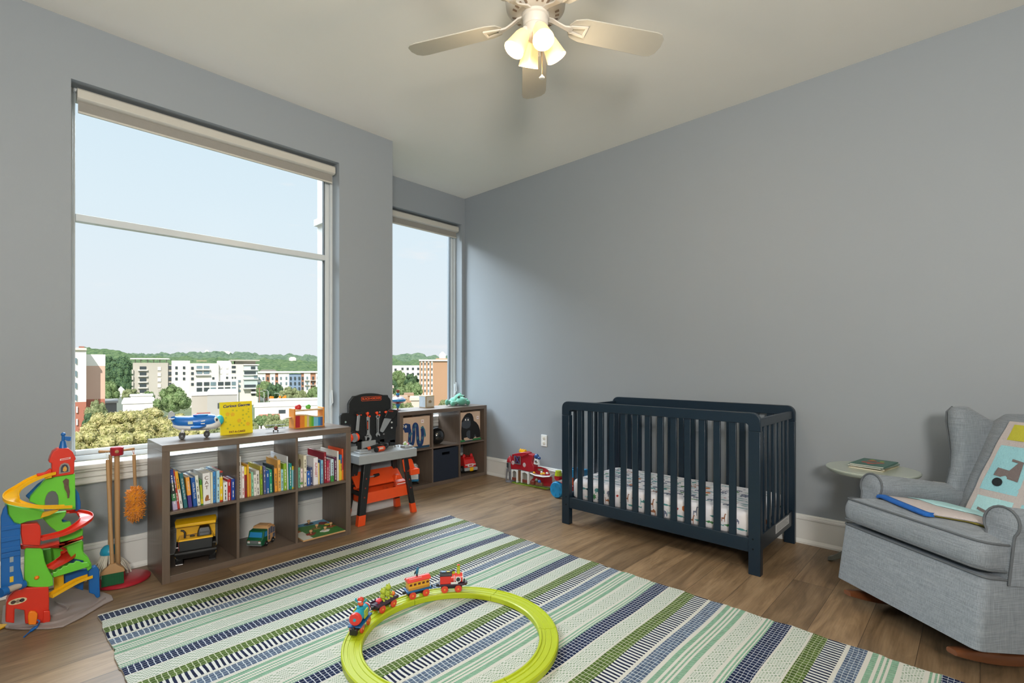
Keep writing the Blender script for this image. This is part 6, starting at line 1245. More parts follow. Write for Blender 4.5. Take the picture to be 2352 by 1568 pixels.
# ------------------------------------------------------------- toy train
ZT = ZR + .001 + .0185 * 1.15 + .0006
def car(name, label, deg):
    a = R(deg); o = V((TC[0] + .417 * math.cos(a), TC[1] + .417 * math.sin(a), ZT)); ex = V((-math.sin(a), math.cos(a), 0)); ey = V((-math.cos(a), -math.sin(a), 0))
    M_ = axes(o, ex, ey, (0, 0, 1)); t = thing(name, label, 'toy train car', o, math.atan2(ex.y, ex.x)); return t, M_
trd, tbl, tpl, tyl, tlm, ttl = plas('train_red', 'd8382e'), plas('train_blue', '14588c'), plas('train_plum', '3a2438'), plas('train_yellow', 'e0a428'), plas('train_lime', 'b0bc2c'), plas('train_teal', '1f9cb4')
twr = plas('train_wheel_red', 'd8482c')
def chassis(t, M_, L_, w_, m_, z=.034, nose=0, h=.010):
    m = MB(M_); pts = [(-L_ / 2, -w_ / 2), (L_ / 2, -w_ / 2), (L_ / 2, w_ / 2), (-L_ / 2, w_ / 2)]
    if nose: pts = [(-L_ / 2 - nose, -w_ / 5), (-L_ / 2, -w_ / 2), (L_ / 2, -w_ / 2), (L_ / 2, w_ / 2), (-L_ / 2, w_ / 2), (-L_ / 2 - nose, w_ / 5)]
    m.prism([(x, y, z) for x, y in pts], (0, 0, h)); m.build('chassis', m_, t, bevel=.002)
    m = MB(M_); m.box(-L_ * .42, L_ * .42, -.014, .014, .016, z); m.build('undercarriage', plas('train_black', '1d1c20', .5), t, bevel=.002)
    for x in (-L_ * .27, L_ * .27):
        for y in (-.024, .024):
            s = 1 if y > 0 else -1; m = MB(M_); m.lathe([(.012, -.0035), (.0175, -.0035), (.0185, 0), (.0175, .0035), (.012, .0035)], (x, y, .0185), (0, 1, 0), 28); wl = m.build('wheel', twr, t, smooth=30)
            m = MB(M_)
            for k in range(5): aa = R(72 * k + 20); d = V((math.cos(aa), 0, math.sin(aa))); sd = V((-d.z, 0, d.x)); c = V((x, y, .0185)); m.prism([c + sd * (.002 * i) + d * j + V((0, -.002, 0)) for i, j in ((-1, .002), (1, .002), (1, .0135), (-1, .0135))], (0, .004, 0))
            m.build('spokes', twr, wl, smooth=0)
            m = MB(M_); m.lathe([(.012, -.0012), (.012, .0012)], (x, y, .0185), (0, 1, 0), 20); m.build('wheel_web', plas('train_black', '1d1c20', .5), wl)
            m = MB(M_); m.lathe([(.004, 0), (.004, .002)], (x, y + s * .0035, .0185), (0, s, 0), 12); m.build('hub_cap', tyl, wl)
    for s in (-1, 1): m = MB(M_); m.box(s * (L_ / 2 + .006) - .008, s * (L_ / 2 + .006) + .008, -.006, .006, .026, .040); m.build('coupling', plas('train_black', '1d1c20', .5), t, bevel=.002)
# red engine, front toward -x
t, M_ = car('toy_locomotive', 'red toy locomotive with black cab roof and yellow chimney on the lime track', 51)
chassis(t, M_, .128, .052, tpl, nose=.018)
m = MB(M_); m.lathe([(.0235, -.056), (.0235, .01)], (0, 0, .0675), (1, 0, 0), 28); m.build('boiler', trd, t)
m = MB(M_); m.lathe([(.0245, -.060), (.0245, -.0565)], (0, 0, .0675), (1, 0, 0), 28); m.build('front_ring', wht, t)
m = MB(M_); m.box(.002, .058, -.0235, .0235, .044, .090); m.build('cab', trd, t, bevel=.003)
m = MB(M_); m.loft([[(x, y, .089 + .016 * math.cos(y / .028 * 1.35)) for y in (-.028, -.02, -.01, 0, .01, .02, .028)] + [(x, .028, .086), (x, -.028, .086)] for x in (-.002, .060)]); rf = m.build('roof', plas('roof_charcoal', '2c2e36', .4), t, bevel=.001)
m = MB(M_); m.box(.008, .024, .006, .016, .1035, .1045); m.build('roof_sticker', mat('stk_yellow', 'b8a83a', .5, var=.4, scale=150), rf, smooth=0); m = MB(M_); m.box(.030, .050, .006, .016, .1035, .1045); m.build('roof_sticker', mat('stk_sky', '6f94b4', .5, var=.4, scale=150), rf, smooth=0)
m = MB(M_); m.lathe([(.0105, 0), (.0095, .008), (.0085, .010), (.0085, .022), (.0095, .024), (.0085, .026), (.008, .034), (.0088, .036), (.0088, .041)], (-.036, 0, .0885), n=20); cm_ = m.build('chimney', tlm, t); m = MB(M_); m.lathe([(.006, 0), (.0075, .003), (.004, .0045)], (-.036, 0, .1295), n=16); m.build('chimney_cap', trd, cm_)
m = MB(M_); m.lathe([(.0085, 0), (.008, .014)], (-.010, 0, .0885), n=18); sd_ = m.build('steam_dome', tlm, t); m = MB(M_); m.lathe([(.008, 0), (.009, .003), (.004, .007)], (-.010, 0, .1025), n=16); m.build('dome_cap', plas('roof_charcoal', '2c2e36', .4), sd_)
m = MB(M_); m.lathe([(.0145, 0), (.0145, .003), (.0105, .003), (.0105, 0)], (-.034, .0225, .066), (0, 1, 0), 24); pr_ = m.build('round_window_rim', wht, t); m = MB(M_); m.lathe([(.0105, 0), (.0105, .002)], (-.034, .0225, .066), (0, 1, 0), 24); m.build('round_window', plas('smoke', '2a3236', .2), pr_)
m = MB(M_); m.box(-.0155, -.0125, .0215, .0245, .05, .088); m.build('boiler_band', wht, t); m = MB(M_); m.box(-.033, .004, .022, .0285, .0445, .054); m.build('running_board', wht, t, bevel=.002)
m = MB(M_); m.tube([(-.064, .008, .044), (-.066, .008, .062)], .0035, 8); m.build('front_lever', plas('train_black', '1d1c20', .5), t)
# coach
t, M_ = car('toy_passenger_coach', 'yellow toy coach with a curved red roof on the lime track', 75)
chassis(t, M_, .13, .054, tbl)
m = MB(M_); m.box(-.055, .055, -.0225, .0225, .044, .086); cb = m.build('coach_body', tyl, t, bevel=.002)
for i in range(5):
    for s in (-1, 1): x = -.044 + i * .022; m = MB(M_); m.box(x - .0065, x + .0065, s * .0225 - .0008, s * .0225 + .0008, .066, .076); m.build('window', plas('window_brown', '5a2a1c', .4), cb, smooth=0)
m = MB(M_); m.box(-.0552, .0552, -.0229, .0229, .0445, .056); m.build('lower_stripe', plas('ochre', 'b8842c'), cb)
m = MB(M_); m.loft([[(x, y, .086 + .016 * math.cos(y / .027 * 1.4)) for y in (-.027, -.02, -.01, 0, .01, .02, .027)] + [(x, .027, .0845), (x, -.027, .0845)] for x in (-.061, .061)]); rf = m.build('roof', trd, t, bevel=.001)
m = MB(M_)
for k in range(9): x = .050 - k * .0075; m.tube([(x, .013, .0995), (x - .002, .017, .0965), (x - .004, .013, .0995), (x - .0055, .017, .0965)], .0007, 5)
o_ = m.build('roof_script', wht, rf); o_['kind'] = 'stuff'
o = M_ @ V((.004, 0, .1025)); bd = thing('toy_bird_figure', 'dark blue toy bird figure standing on the red roof of the yellow coach', 'toy figure', o)
FM_ = axes(o, M_.to_3x3() @ V((1, 0, 0)), M_.to_3x3() @ V((0, 1, 0)), (0, 0, 1))
m = MB(FM_)
for y in (-.004, .004): m.tube([(0, y, 0), (.001, y, .012)], .0032, 8)
m.build('legs', plas('train_black', '1d1c20', .5), bd)
m = MB(FM_); m.tube([(.001, 0, .010), (.0, 0, .022), (-.004, 0, .034), (-.007, 0, .042)], [.006, .0075, .006, .004], 12); m.build('body', plas('bird_blue', '1f6c8c', .5), bd)
m = MB(FM_); m.tube([(.004, 0, .026), (.010, 0, .018), (.013, 0, .010)], [.003, .0035, .003], 8); m.build('wing', plas('train_black', '1d1c20', .5), bd)
# flat car with two green figures
t, M_ = car('toy_flat_car', 'dark plum toy flat wagon with a red button on the lime track', 101)
chassis(t, M_, .132, .056, tpl)
m = MB(M_); m.box(-.064, .064, .024, .027, .044, .050); m.box(-.064, .064, -.027, -.024, .044, .050); m.build('side_rail', tpl, t)
m = MB(M_); m.lathe([(.006, 0), (.0065, .006), (.014, .010), (.015, .014), (.010, .020), (.003, .022)], (.040, .004, .044), n=22); m.build('button', plas('button_pink', 'd83c48'), t)
m = MB(M_); m.ball((-.048, .006, .056), (.012, .012, .011), 14, 10); m.build('cargo_fruit', mat('cargo_orange', 'd8782c', .5, var=.6, scale=130), t)
flm = plas('figure_lime', 'a8b830', .5)
for x, dz, lab_ in ((.010, 0, 'lime green toy creature sitting nearest the red button on the plum wagon'), (-.022, .006, 'lime green toy creature sitting beside the orange cargo on the plum wagon')):
    o = M_ @ V((x, 0, .0443)); f = thing('toy_creature_figure', lab_, 'toy figure', o, 0, 'green creatures on the toy wagon'); FM_ = axes(o, M_.to_3x3() @ V((1, 0, 0)), M_.to_3x3() @ V((0, 1, 0)), (0, 0, 1))
    m = MB(FM_); m.ball((0, -.002, .018 + dz / 2), (.012, .012, .018), 18, 12); m.build('body', flm, f)
    m = MB(FM_); m.ball((.001, .002, .044 + dz), (.0145, .014, .0135), 18, 12); hd = m.build('head', flm, f)
    for s in (-1, 1):
        m = MB(FM_); m.ball((s * .007, .0, .0575 + dz), (.004, .0035, .005), 10, 8); m.build('horn', flm, hd)
        m = MB(FM_); m.tube([(s * .010, .002, .028), (s * .015, .010, .022), (s * .008, .015, .020)], [.004, .0035, .0035], 8); m.build('arm', flm, f)
        m = MB(FM_); m.tube([(s * .006, .006, .008), (s * .010, .018, .006), (s * .011, .022, .002)], [.005, .0045, .005], 8); m.build('leg', flm, f)
# teal engine, front toward +x
t, M_ = car('toy_tank_engine', 'teal toy engine with round red front leading the train at the left', 127)
chassis(t, M_, .128, .060, tbl, h=.007)
m = MB(M_); m.box(.058, .076, -.016, .016, .008, .034); m.build('front_hitch', plas('train_black', '1d1c20', .5), t, bevel=.003)
m = MB(M_); m.lathe([(.0235, -.052), (.0245, -.046), (.0245, .04)], (0, 0, .0665), (1, 0, 0), 30); m.build('boiler', ttl, t)
m = MB(M_); m.lathe([(.022, 0), (.027, .004), (.027, .014), (.024, .019)], (.040, 0, .0665), (1, 0, 0), 30); fr2 = m.build('front_disc', trd, t); m = MB(M_); m.lathe([(.007, 0), (.006, .003)], (.0592, 0, .0665), (1, 0, 0), 16); m.build('disc_hub', ttl, fr2)
m = MB(M_); m.lathe([(.0252, -.050), (.0252, -.042)], (-.002, 0, .0665), (1, 0, 0), 30); m.build('rear_ring', trd, t)
for s in (-1, 1):
    m = MB(M_); q = .0245; m.box(-.022, .012, s * q - .002, s * q + .002, .050, .055); m.box(-.022, .012, s * q - .002, s * q + .002, .080, .085); m.box(-.022, -.017, s * q - .002, s * q + .002, .055, .080); m.box(.007, .012, s * q - .002, s * q + .002, .055, .080); m.box(-.007, -.003, s * q - .002, s * q + .002, .055, .080); m.box(-.017, .007, s * q - .002, s * q + .002, .066, .069); m.build('cab_window_frame', tlm, t)
m = MB(M_); m.lathe([(.018, 0), (.019, .004), (.0175, .008)], (-.006, 0, .0885), n=24); m.build('cab_rim', ttl, t)
o = M_ @ V((-.006, 0, .0967)); f = thing('toy_driver_figure', 'orange red toy figure with two blue knobs driving the teal engine', 'toy figure', o); FM_ = axes(o, M_.to_3x3() @ V((1, 0, 0)), M_.to_3x3() @ V((0, 1, 0)), (0, 0, 1))
m = MB(FM_); m.ball((0, 0, .011), (.012, .014, .011), 16, 10); m.build('body', plas('figure_orange', 'd8582c'), f); m = MB(FM_); m.ball((.001, 0, .028), (.0125, .0145, .0125), 18, 12); hd = m.build('head', plas('figure_red', 'c83c2c'), f)
m = MB(FM_); m.ball((.012, 0, .024), (.003, .009, .004), 12, 8); m.build('mouth', wht, hd)
for s in (-1, 1): m = MB(FM_); m.tube([(0, s * .012, .014), (0, s * .021, .022)], .0035, 8); m.ball((0, s * .023, .027), (.0045, .0045, .0065), 12, 8); m.build('antenna', ttl, f)
# ------------------------------------------------------------- red toy barn against the right wall
XF = 3.66
def f6(x, y, xp=XF): p = at_x(1080 + x / 10.69, 1000 + y / 10.69, xp); return V((p.x, p.y, max(p.z, .0012)))
fm = thing('toy_barn_playset', 'red and white plastic toy barn with grey silo and green base against the right wall', 'toy barn', (3.7, 3.3, 0))
def fp2(nm, pts, th, m_, xp=XF, par=fm, bevel=.002): m = MB(); m.prism([f6(a, b_, xp) for a, b_ in pts], (th, 0, 0)); return m.build(nm, m_, par, bevel=bevel)
FR = plas('barn_red', '9c1c28', .35); FG = mat('plastic_silo_grey', '74747a', .45, var=.05); FLm = plas('barn_grass', '86a81e', .45)
def f6z(x, y): return at_z(1080 + x / 10.69, 1000 + y / 10.69, .001)
m = MB(); e = [f6z(*q) for q in ((950, 1110), (1000, 1150), (1150, 1190), (1350, 1230), (1600, 1270), (1850, 1320), (1930, 1325))]; m.prism([V((min(p.x, 3.74), p.y, .001)) for p in e] + [V((3.752, e[-1].y, .001)), V((3.752, e[0].y, .001))], (0, 0, .008)); m.build('grass_base', FLm, fm, bevel=.002)
fp2('barn_body', [(1000, 830), (985, 720), (1010, 560), (1025, 462), (1180, 425), (1330, 405), (1400, 440), (1540, 490), (1500, 640), (1555, 760), (1548, 880), (1420, 890), (1240, 840), (1130, 828)], .07, FR, bevel=.005)
fp2('roof_edge', [(1022, 462), (1180, 425), (1330, 400), (1400, 435), (1390, 470), (1280, 520), (1150, 510), (1030, 480)], .075, FR, XF - .012, bevel=.004)
m = MB(); p = f6(1245, 400); m.box(3.67, 3.71, p.y - .034, p.y + .034, p.z - .006, p.z + .014)
for dy in (-.03, .0, .03): m.lathe([(.010, 0), (.008, .012)], (3.69, p.y + dy, p.z + .012), n=12)
m.build('weather_vane', yel, fm)
for a, b_ in ((1050, 665), (1330, 720)):
    p = f6(a, b_, XF - .001)
    for ro, ri in ((.0185, .0155), (.0115, .006)):
        m = MB(); rg_ = [[(p.x, p.y + r_ * math.cos(q), p.z + r_ * 1.15 * math.sin(q)) for r_ in (ro, ri)] + [(p.x - .0015, p.y + r_ * math.cos(q), p.z + r_ * 1.15 * math.sin(q)) for r_ in (ri, ro)] for q in [2 * math.pi * k / 24 for k in range(25)]]; m.loft(rg_, cap=False); m.build('round_vent', wht, fm)
fp2('loft_frame', [(1070, 480), (1230, 490), (1235, 715), (1085, 695)], .004, FG, XF - .010); fp2('loft_opening', [(1090, 500), (1212, 508), (1215, 690), (1100, 675)], .003, plas('barn_dark', '4a1420', .5), XF - .013)
for pts in (((1095, 505), (1112, 505), (1210, 685), (1195, 688)), ((1208, 508), (1195, 505), (1105, 672), (1118, 678))): fp2('cross_brace', pts, .003, plas('brace_blue', '3a4a84'), XF - .017)
for x0_, x1_, y0_, y1_ in ((1008, 1028, 825, 1085), (1128, 1162, 840, 1150), (1242, 1268, 860, 1155), (1400, 1430, 890, 1190)): fp2('white_post', [(x0_, y0_), (x1_, y0_ + 4), (x1_, y1_ + 4), (x0_, y1_)], .02, wht)
fp2('stall_arch', [(1025, 830), (1130, 842), (1130, 905), (1098, 872), (1060, 862), (1028, 910)], .015, wht); fp2('stall_arch', [(1265, 868), (1405, 890), (1405, 960), (1365, 925), (1320, 905), (1266, 935)], .015, wht)
fp2('stall_door', [(1165, 850), (1240, 858), (1240, 1120), (1165, 1108)], .008, plas('barn_brown', '6b4a30', .5), XF + .01); fp2('trough', [(1025, 1020), (1120, 1035), (1120, 1110), (1022, 1090)], .012, plas('barn_rust', '6e3226', .5)); fp2('trough', [(1280, 1070), (1398, 1095), (1398, 1170), (1280, 1145)], .012, plas('barn_rust', '6e3226', .5))
fp2('stall_back', [(1010, 850), (1420, 900), (1420, 1150), (1010, 1080)], .006, plas('stall_beige', 'a8a49c', .6), XF + .05)
p = f6(935, 660); q = f6(935, 820); m = MB(); c = (3.69, p.y, 0); m.lathe([(.030, f6(935, 820).z), (.030, f6(935, 655).z)], c, n=24); m.build('silo', FG, fm)
m = MB(); m.lathe([(.035, f6(935, 655).z), (.036, f6(935, 640).z), (.030, f6(935, 580).z), (.016, f6(935, 530).z), (.002, f6(935, 490).z)], c, n=24); m.build('silo_roof', FR, fm)
p0, p1 = f6(900, 670, 3.658), f6(938, 790, 3.658); m = MB(); m.box(3.655, 3.662, p1.y, p0.y, p1.z, p0.z); m.build('silo_door', plas('dark_grey', '3a3e42', .4), fm)
m = MB(); m.lathe([(.045, .001), (.046, .008), (.042, .010)], (3.688, c[1], 0), n=24); m.build('silo_base', FG, fm)
for dy, dx in ((-.026, -.02), (.026, -.02), (.026, .02), (-.026, .02)): m = MB(); m.tube([(3.69 + dx * 1.3, c[1] + dy * 1.3, .008), (3.69 + dx, c[1] + dy, f6(935, 820).z)], .007, 8); m.build('silo_leg', FG, fm)
m = MB(); m.lathe([(.032, f6(935, 880).z), (.033, f6(935, 820).z)], c, n=24); m.build('silo_ring', FG, fm)
p = f6(1600, 640); m = MB(); m.ball((3.68, p.y, p.z), (.016, .022, .022), 18, 12); m.build('bell_mirror', mat('mirror_silver', 'b8bcc0', .1, metal=.9), fm)
m = MB(); m.loft([[(3.672, p.y + a, p.z + b_) for a, b_ in ((-.034, -.03), (.034, -.03), (.022, .034), (-.022, .034))], [(3.690, p.y + a, p.z + b_) for a, b_ in ((-.034, -.03), (.034, -.03), (.022, .034), (-.022, .034))]]); m.build('bell_frame', wht, fm)
p = f6(1600, 520); m = MB(); m.ball((3.68, p.y, p.z), (.018, .028, .026), 16, 10); m.ball((3.68, p.y - .03, p.z - .012), (.014, .020, .015), 14, 8); m.build('bell_top', plas('bell_blue', '234a84'), fm)
fp2('coop_wall', [(1460, 1150), (1480, 1100), (1550, 1040), (1545, 800), (1620, 765), (1720, 770), (1830, 800), (1905, 850), (1920, 920), (2000, 1030), (2000, 1250), (1860, 1245), (1660, 1215)], .012, FR, XF + .04)
fp2('coop_sign', [(1655, 810), (1785, 815), (1790, 875), (1665, 862)], .002, mat('coop_sign_grey', '7d7a6a', .6, var=.5, scale=120), XF + .036)
m = MB(); e = [f6(*q) for q in ((1480, 930), (1600, 985), (1800, 1020), (1960, 1010), (2000, 960))]; m.loft([[(x, p.y, p.z + dz) for x, dz in ((3.65, -.002), (3.70, -.002), (3.70, .008), (3.65, .008))] for p in e]); m.build('coop_shelf', wht, fm, bevel=.003)
for a, b_, c_ in ((1560, 910, 'e0a020'), (1740, 940, 'e0b020'), (1800, 930, 'e0b020'), (1745, 900, 'd8d8d4'), (1880, 925, 'd8d8d4')): p = f6(a, b_); m = MB(); m.ball((3.665, p.y, p.z), (.010, .014, .010), 14, 8); m.build('chicken', mat('hen_' + c_, c_, .5), fm)
fp2('coop_box', [(1480, 1110), (1560, 1120), (1560, 1215), (1475, 1200)], .03, plas('barn_rust', '6e3226', .5), XF - .01)
p = f6(1700, 1135); 
for dy, c_, dz in ((.03, '5a6a5c', .012), (-.005, '2a5c9c', .004)): m = MB(); m.ball((3.655, p.y + dy, p.z + dz), (.014, .018, .016), 14, 8); m.build('stall_sheep', mat('figure_' + c_, c_, .5), fm)
fp2('feed_bin', [(1600, 1150), (1760, 1165), (1770, 1240), (1610, 1225)], .02, plas('barn_brown', '6b4a30', .5), XF - .015)
m = MB(); p = f6z(1980, 1290); m.box(3.70, 3.745, p.y - .02, p.y + .02, .001, .006); m.build('base_tab', FG, fm)
# blue toy vehicle half hidden behind the crib
bv = thing('toy_tractor', 'bright blue, red and lime toy tractor on the floor behind the crib corner', 'toy vehicle', (3.62, 2.62, 0)); VB = plas('vehicle_blue', '1c8ec8')
for x, y, r_ in ((3.535, 2.775, .073), (3.535, 2.53, .05), (3.70, 2.775, .073), (3.70, 2.53, .05)):
    m = MB(); m.lathe([(r_ * .4, -.02), (r_ * .9, -.022), (r_, -.012), (r_, .012), (r_ * .9, .022), (r_ * .4, .02)], (x, y, r_ + .0008), (1, 0, 0), 32); w_ = m.build('wheel', VB, bv); m = MB()
    for k in range(5): a = R(72 * k); m.lathe([(r_ * .13, 0), (r_ * .13, .003)], (x - .0225, y + r_ * .6 * math.cos(a), r_ + r_ * .6 * math.sin(a)), (-1, 0, 0), 12)
    o_ = m.build('wheel_nuts', VB, w_); o_['kind'] = 'stuff'
m = MB(); m.box(3.56, 3.68, 2.46, 2.80, .07, .13); m.build('body', plas('barn_red', '9c1c28', .35), bv, bevel=.01, seg=3)
m = MB(); m.cyl((3.52, 2.77, .185), (3.70, 2.77, .185), .028, n=24); m.build('roller', plas('bright_red', 'b8242c'), bv)
m = MB(); m.cyl((3.545, 2.77, .2), (3.545, 2.77, .245), .034, .026, n=24); m.build('lime_cap', plas('cap_lime', 'b4c41c'), bv)
m = MB(); m.box(3.57, 3.67, 2.60, 2.70, .13, .20); m.build('seat_block', plas('figure_orange', 'd8582c'), bv, bevel=.006)
m = MB(); m.box(3.56, 3.66, 2.53, 2.66, .20, .275)
for y in (2.56, 2.60, 2.64): m.lathe([(.014, 0), (.014, .010)], (3.58, y, .275), n=14)
m.build('cabin', VB, bv, bevel=.003)
# ------------------------------------------------------------- ceiling fan with four lit glass shades
FX, FY = 1.80, 1.545
fanw = mat('fan_white', 'd8d2c8', .4, var=.02); fand = mat('fan_slot', '8c7866', .6); blade_m = mat('fan_blade', 'bdb9ae', .45, var=.03)
fan = thing('ceiling_fan', 'white five blade ceiling fan with four lit bell shaped glass shades', 'ceiling fan', (FX, FY, ZC))
c0 = (FX, FY, 0)
m = MB(); m.lathe([(.075, 3.114), (.075, 3.07), (.05, 3.04), (.045, 3.02)], c0, n=40); m.build('canopy', fanw, fan)
m = MB(); m.lathe([(.06, 3.03), (.125, 3.01), (.142, 2.98), (.145, 2.94), (.140, 2.90), (.120, 2.878), (.085, 2.868), (.062, 2.868)], c0, n=48); mo_ = m.build('motor_housing', fanw, fan)
m = MB()
for k in range(24):
    if k % 5 == 4: continue
    a = 2 * math.pi * k / 24; d = V((math.cos(a), math.sin(a), 0)); s_ = V((-d.y, d.x, 0)); c = V((FX, FY, 0))
    m.prism([c + d * (.094) + s_ * -.005 + V((0, 0, 2.8693)), c + d * (.094) + s_ * .005 + V((0, 0, 2.8693)), c + d * .113 + s_ * .006 + V((0, 0, 2.8745)), c + d * .113 + s_ * -.006 + V((0, 0, 2.8745))], (0, 0, -.0012))
o_ = m.build('housing_slots', fand, mo_, smooth=0); o_['kind'] = 'stuff'
m = MB(); m.lathe([(.066, 2.868), (.066, 2.855), (.060, 2.85), (.060, 2.815), (.056, 2.81)], c0, n=36); m.build('switch_housing', fanw, fan)
m = MB(); m.lathe([(.055, 2.81), (.053, 2.775), (.035, 2.755), (.012, 2.748)], c0, n=36); m.build('light_kit_hub', fanw, fan)
for k in range(5):
    a = R(41.5 + 72 * k); d = V((math.cos(a), math.sin(a), 0)); s_ = V((-d.y, d.x, 0)); BMx = axes((FX, FY, 2.838), d, (s_ + V((0, 0, -.20))).normalized(), V((0, 0, 1)).cross(V((0, 0, 0))) + d.cross((s_ + V((0, 0, -.20))).normalized()))
    m = MB(BMx)
    out = [(.17, -.02), (.19, -.05), (.24, -.066)] + [(.62, -.074), (.65, -.068)] + [(.672, -.045), (.680, 0), (.672, .045)] + [(.65, .068), (.62, .074), (.24, .066), (.19, .05), (.17, .02)]
    m.prism([(x, y, 0) for x, y in out], (0, 0, .006)); m.build('blade', blade_m, fan, bevel=.0015)
    m = MB(BMx); fr_ = lambda x0, x1, w0, w1: [(x0, -w0), (x1, -w1), (x1, w1), (x0, w0)]
    oq, iq = fr_(.175, .262, .020, .034), fr_(.190, .250, .008, .020)
    for i in range(4):
        j = (i + 1) % 4; m.prism([(*oq[i], -.008), (*oq[j], -.008), (*iq[j], -.008), (*iq[i], -.008)], (0, 0, .008))
    m.loft([[(x, y * w_, z + h) for y, h in ((-1, 0), (1, 0), (1, .009), (-1, .009))] for x, w_, z in ((.176, .016, -.008), (.15, .010, -.004), (.12, .010, .008), (.085, .012, .024), (.06, .014, .026))]); m.build('blade_iron', fanw, fan, bevel=.002)
def glow(name, col, st, rough=.3):
    mm = mat(name, col, rough, var=.02, emit=col, estr=st); return mm
shade_glow = glow('shade_glass_lit', 'ffd9a0', .62); bulb_m = glow('bulb_lit', 'fff2dc', 9.0); inner_m = glow('shade_inside_lit', 'ffedc8', 1.6)
for k in range(4):
    a = R(-120 + 90 * k); d = V((math.cos(a), math.sin(a), 0)); ax = (d * .50 + V((0, 0, -.866))).normalized(); b0 = V((FX, FY, 2.792)) + d * .046
    m = MB(); m.tube([V((FX, FY, 2.785)) + d * .03, b0], .014, 12); m.lathe([(.020, 0), (.022, .012), (.019, .02)], b0, ax, 20); ar = m.build('lamp_arm', fanw, fan)
    m = MB(); m.lathe([(.019, .014), (.028, .022), (.036, .045), (.041, .075), (.046, .105), (.050, .126), (.0475, .126), (.0435, .105), (.0385, .075), (.0335, .046), (.025, .025), (.016, .018)], b0, ax, 36, cap=False); m.build('lamp_shade', shade_glow, ar, smooth=60)
    m = MB(); m.lathe([(.011, .02), (.012, .045), (.020, .068), (.024, .085), (.021, .102), (.010, .112), (.001, .114)], b0, ax, 24); m.build('bulb', bulb_m, ar, smooth=70)
    L_ = lamp('POINT', 'fan_bulb_light', b0 + ax * .135, 5.5, (1, .78, .50), .035); L_.parent = ar; L_.matrix_parent_inverse = Matrix(); L_.location = WM[ar].inverted() @ (b0 + ax * .135)
m = MB(); m.tube([(FX + .012, FY - .03, 2.76), (FX + .012, FY - .03, 2.575)], .0012, 6); pc_ = m.build('pull_chain', mat('chain_brass', 'b08a50', .4, metal=.6), fan)
m = MB(); m.lathe([(.003, .02), (.006, .014), (.0125, .008), (.0125, .003), (.009, 0)], (FX + .012, FY - .03, 2.558), n=20); m.build('pull_knob', fanw, pc_)
# ------------------------------------------------------------- the town outside, seen from the eighth floor
GZ = -20.0
CUR = None
EX = axes((0, 0, 0), RT, FW, (0, 0, 1))   # town frame: x to the side, y away, z up; each building turns its front to the street
EX0 = EX.copy()
def XF_(px, d):
    if CUR is None: return (px - CX) * d / FPX
    return (CUR[1] + d - CUR[2]) * math.tan(math.atan2(px - CX, FPX) - CUR[0])
def ZF_(py, d): return CAMH + (HY - py) * (CUR[2] if CUR else d) / FPX
def turn(px, d):
    global CUR
    if px is None: CUR = None; m = EX0
    else:
        th = math.atan2(px - CX, FPX); dist = d / math.cos(th); r_ = (FW * math.cos(th) + RT * math.sin(th)); CUR = (th, dist, d)
        m = axes(r_ * (dist - d), r_.cross(V((0, 0, 1))), r_, (0, 0, 1))
    for i in range(4):
        for j in range(4): EX[i][j] = m[i][j]
def em(n, c, r=.85, v=.06, s=.15): return mat('town_' + n, c, r, var=v, scale=s)
gm = em('ground', '6f7a5c', v=.4, s=.05)
g = MB(EX); g.face([(-2500, 12, GZ), (2500, 12, GZ), (2500, 1500, GZ), (-2500, 1500, GZ)])
tag(g.build('ground', gm, smooth=0), kind='structure')
pav = em('asphalt', 'a8a49c', v=.12, s=.3)
m = MB(EX)
for px0, px1, d0, d1 in ((250, 760, 96, 185),): m.prism([(XF_(px0, d0), d0, GZ + .05), (XF_(px1, d0), d0, GZ + .05), (XF_(px1, d1), d1, GZ + .05), (XF_(px0, d1), d1, GZ + .05)], (0, 0, .1))
tag(m.build('street', pav, smooth=0), kind='structure')
conc, pale, whi = em('concrete', 'b5afa6'), em('pale_render', 'd2cec6'), em('white_render', 'e6e2da')
darkw, glz = mat('town_window_dark', '3c4448', .3, var=.2, scale=.6), mat('town_window_glass', '6d8088', .2, var=.25, scale=.4)
def tb_(label, cat, px, d, name='apartment_building'):
    turn(px, d); p = EX @ V((XF_(px, d), d, GZ)); return thing(name, label, cat, p)
def blk_(t, nm, px0, px1, py0, d, dep, m_, py1=None, off=0):
    dep = max(5, dep * .45); m = MB(EX); z0 = GZ if py1 is None else ZF_(py1, d); m.box(XF_(px0, d), XF_(px1, d), d - off, d + dep, z0, ZF_(py0, d)); return m.build(nm, m_, t, smooth=0)
def wins(t, par, xs, ys, d, w, h, m_, off=.25, nm='window'):   # w, h in photo-sized units at distance d
    first = None
    for py in ys:
        for px in xs:
            m = MB(EX); m.box(XF_(px, d), XF_(px + w, d), d - off - .15, d - off + .1, ZF_(py + h, d), ZF_(py, d)); m.build(nm, m_, par, smooth=0)
def slabs(t, px0, px1, ys, d, h, m_, off=1.2, nm='balcony'):
    for py in ys: m = MB(EX); m.box(XF_(px0, d), XF_(px1, d), d - off, d, ZF_(py + h, d), ZF_(py, d)); m.build(nm, m_, t, smooth=0)
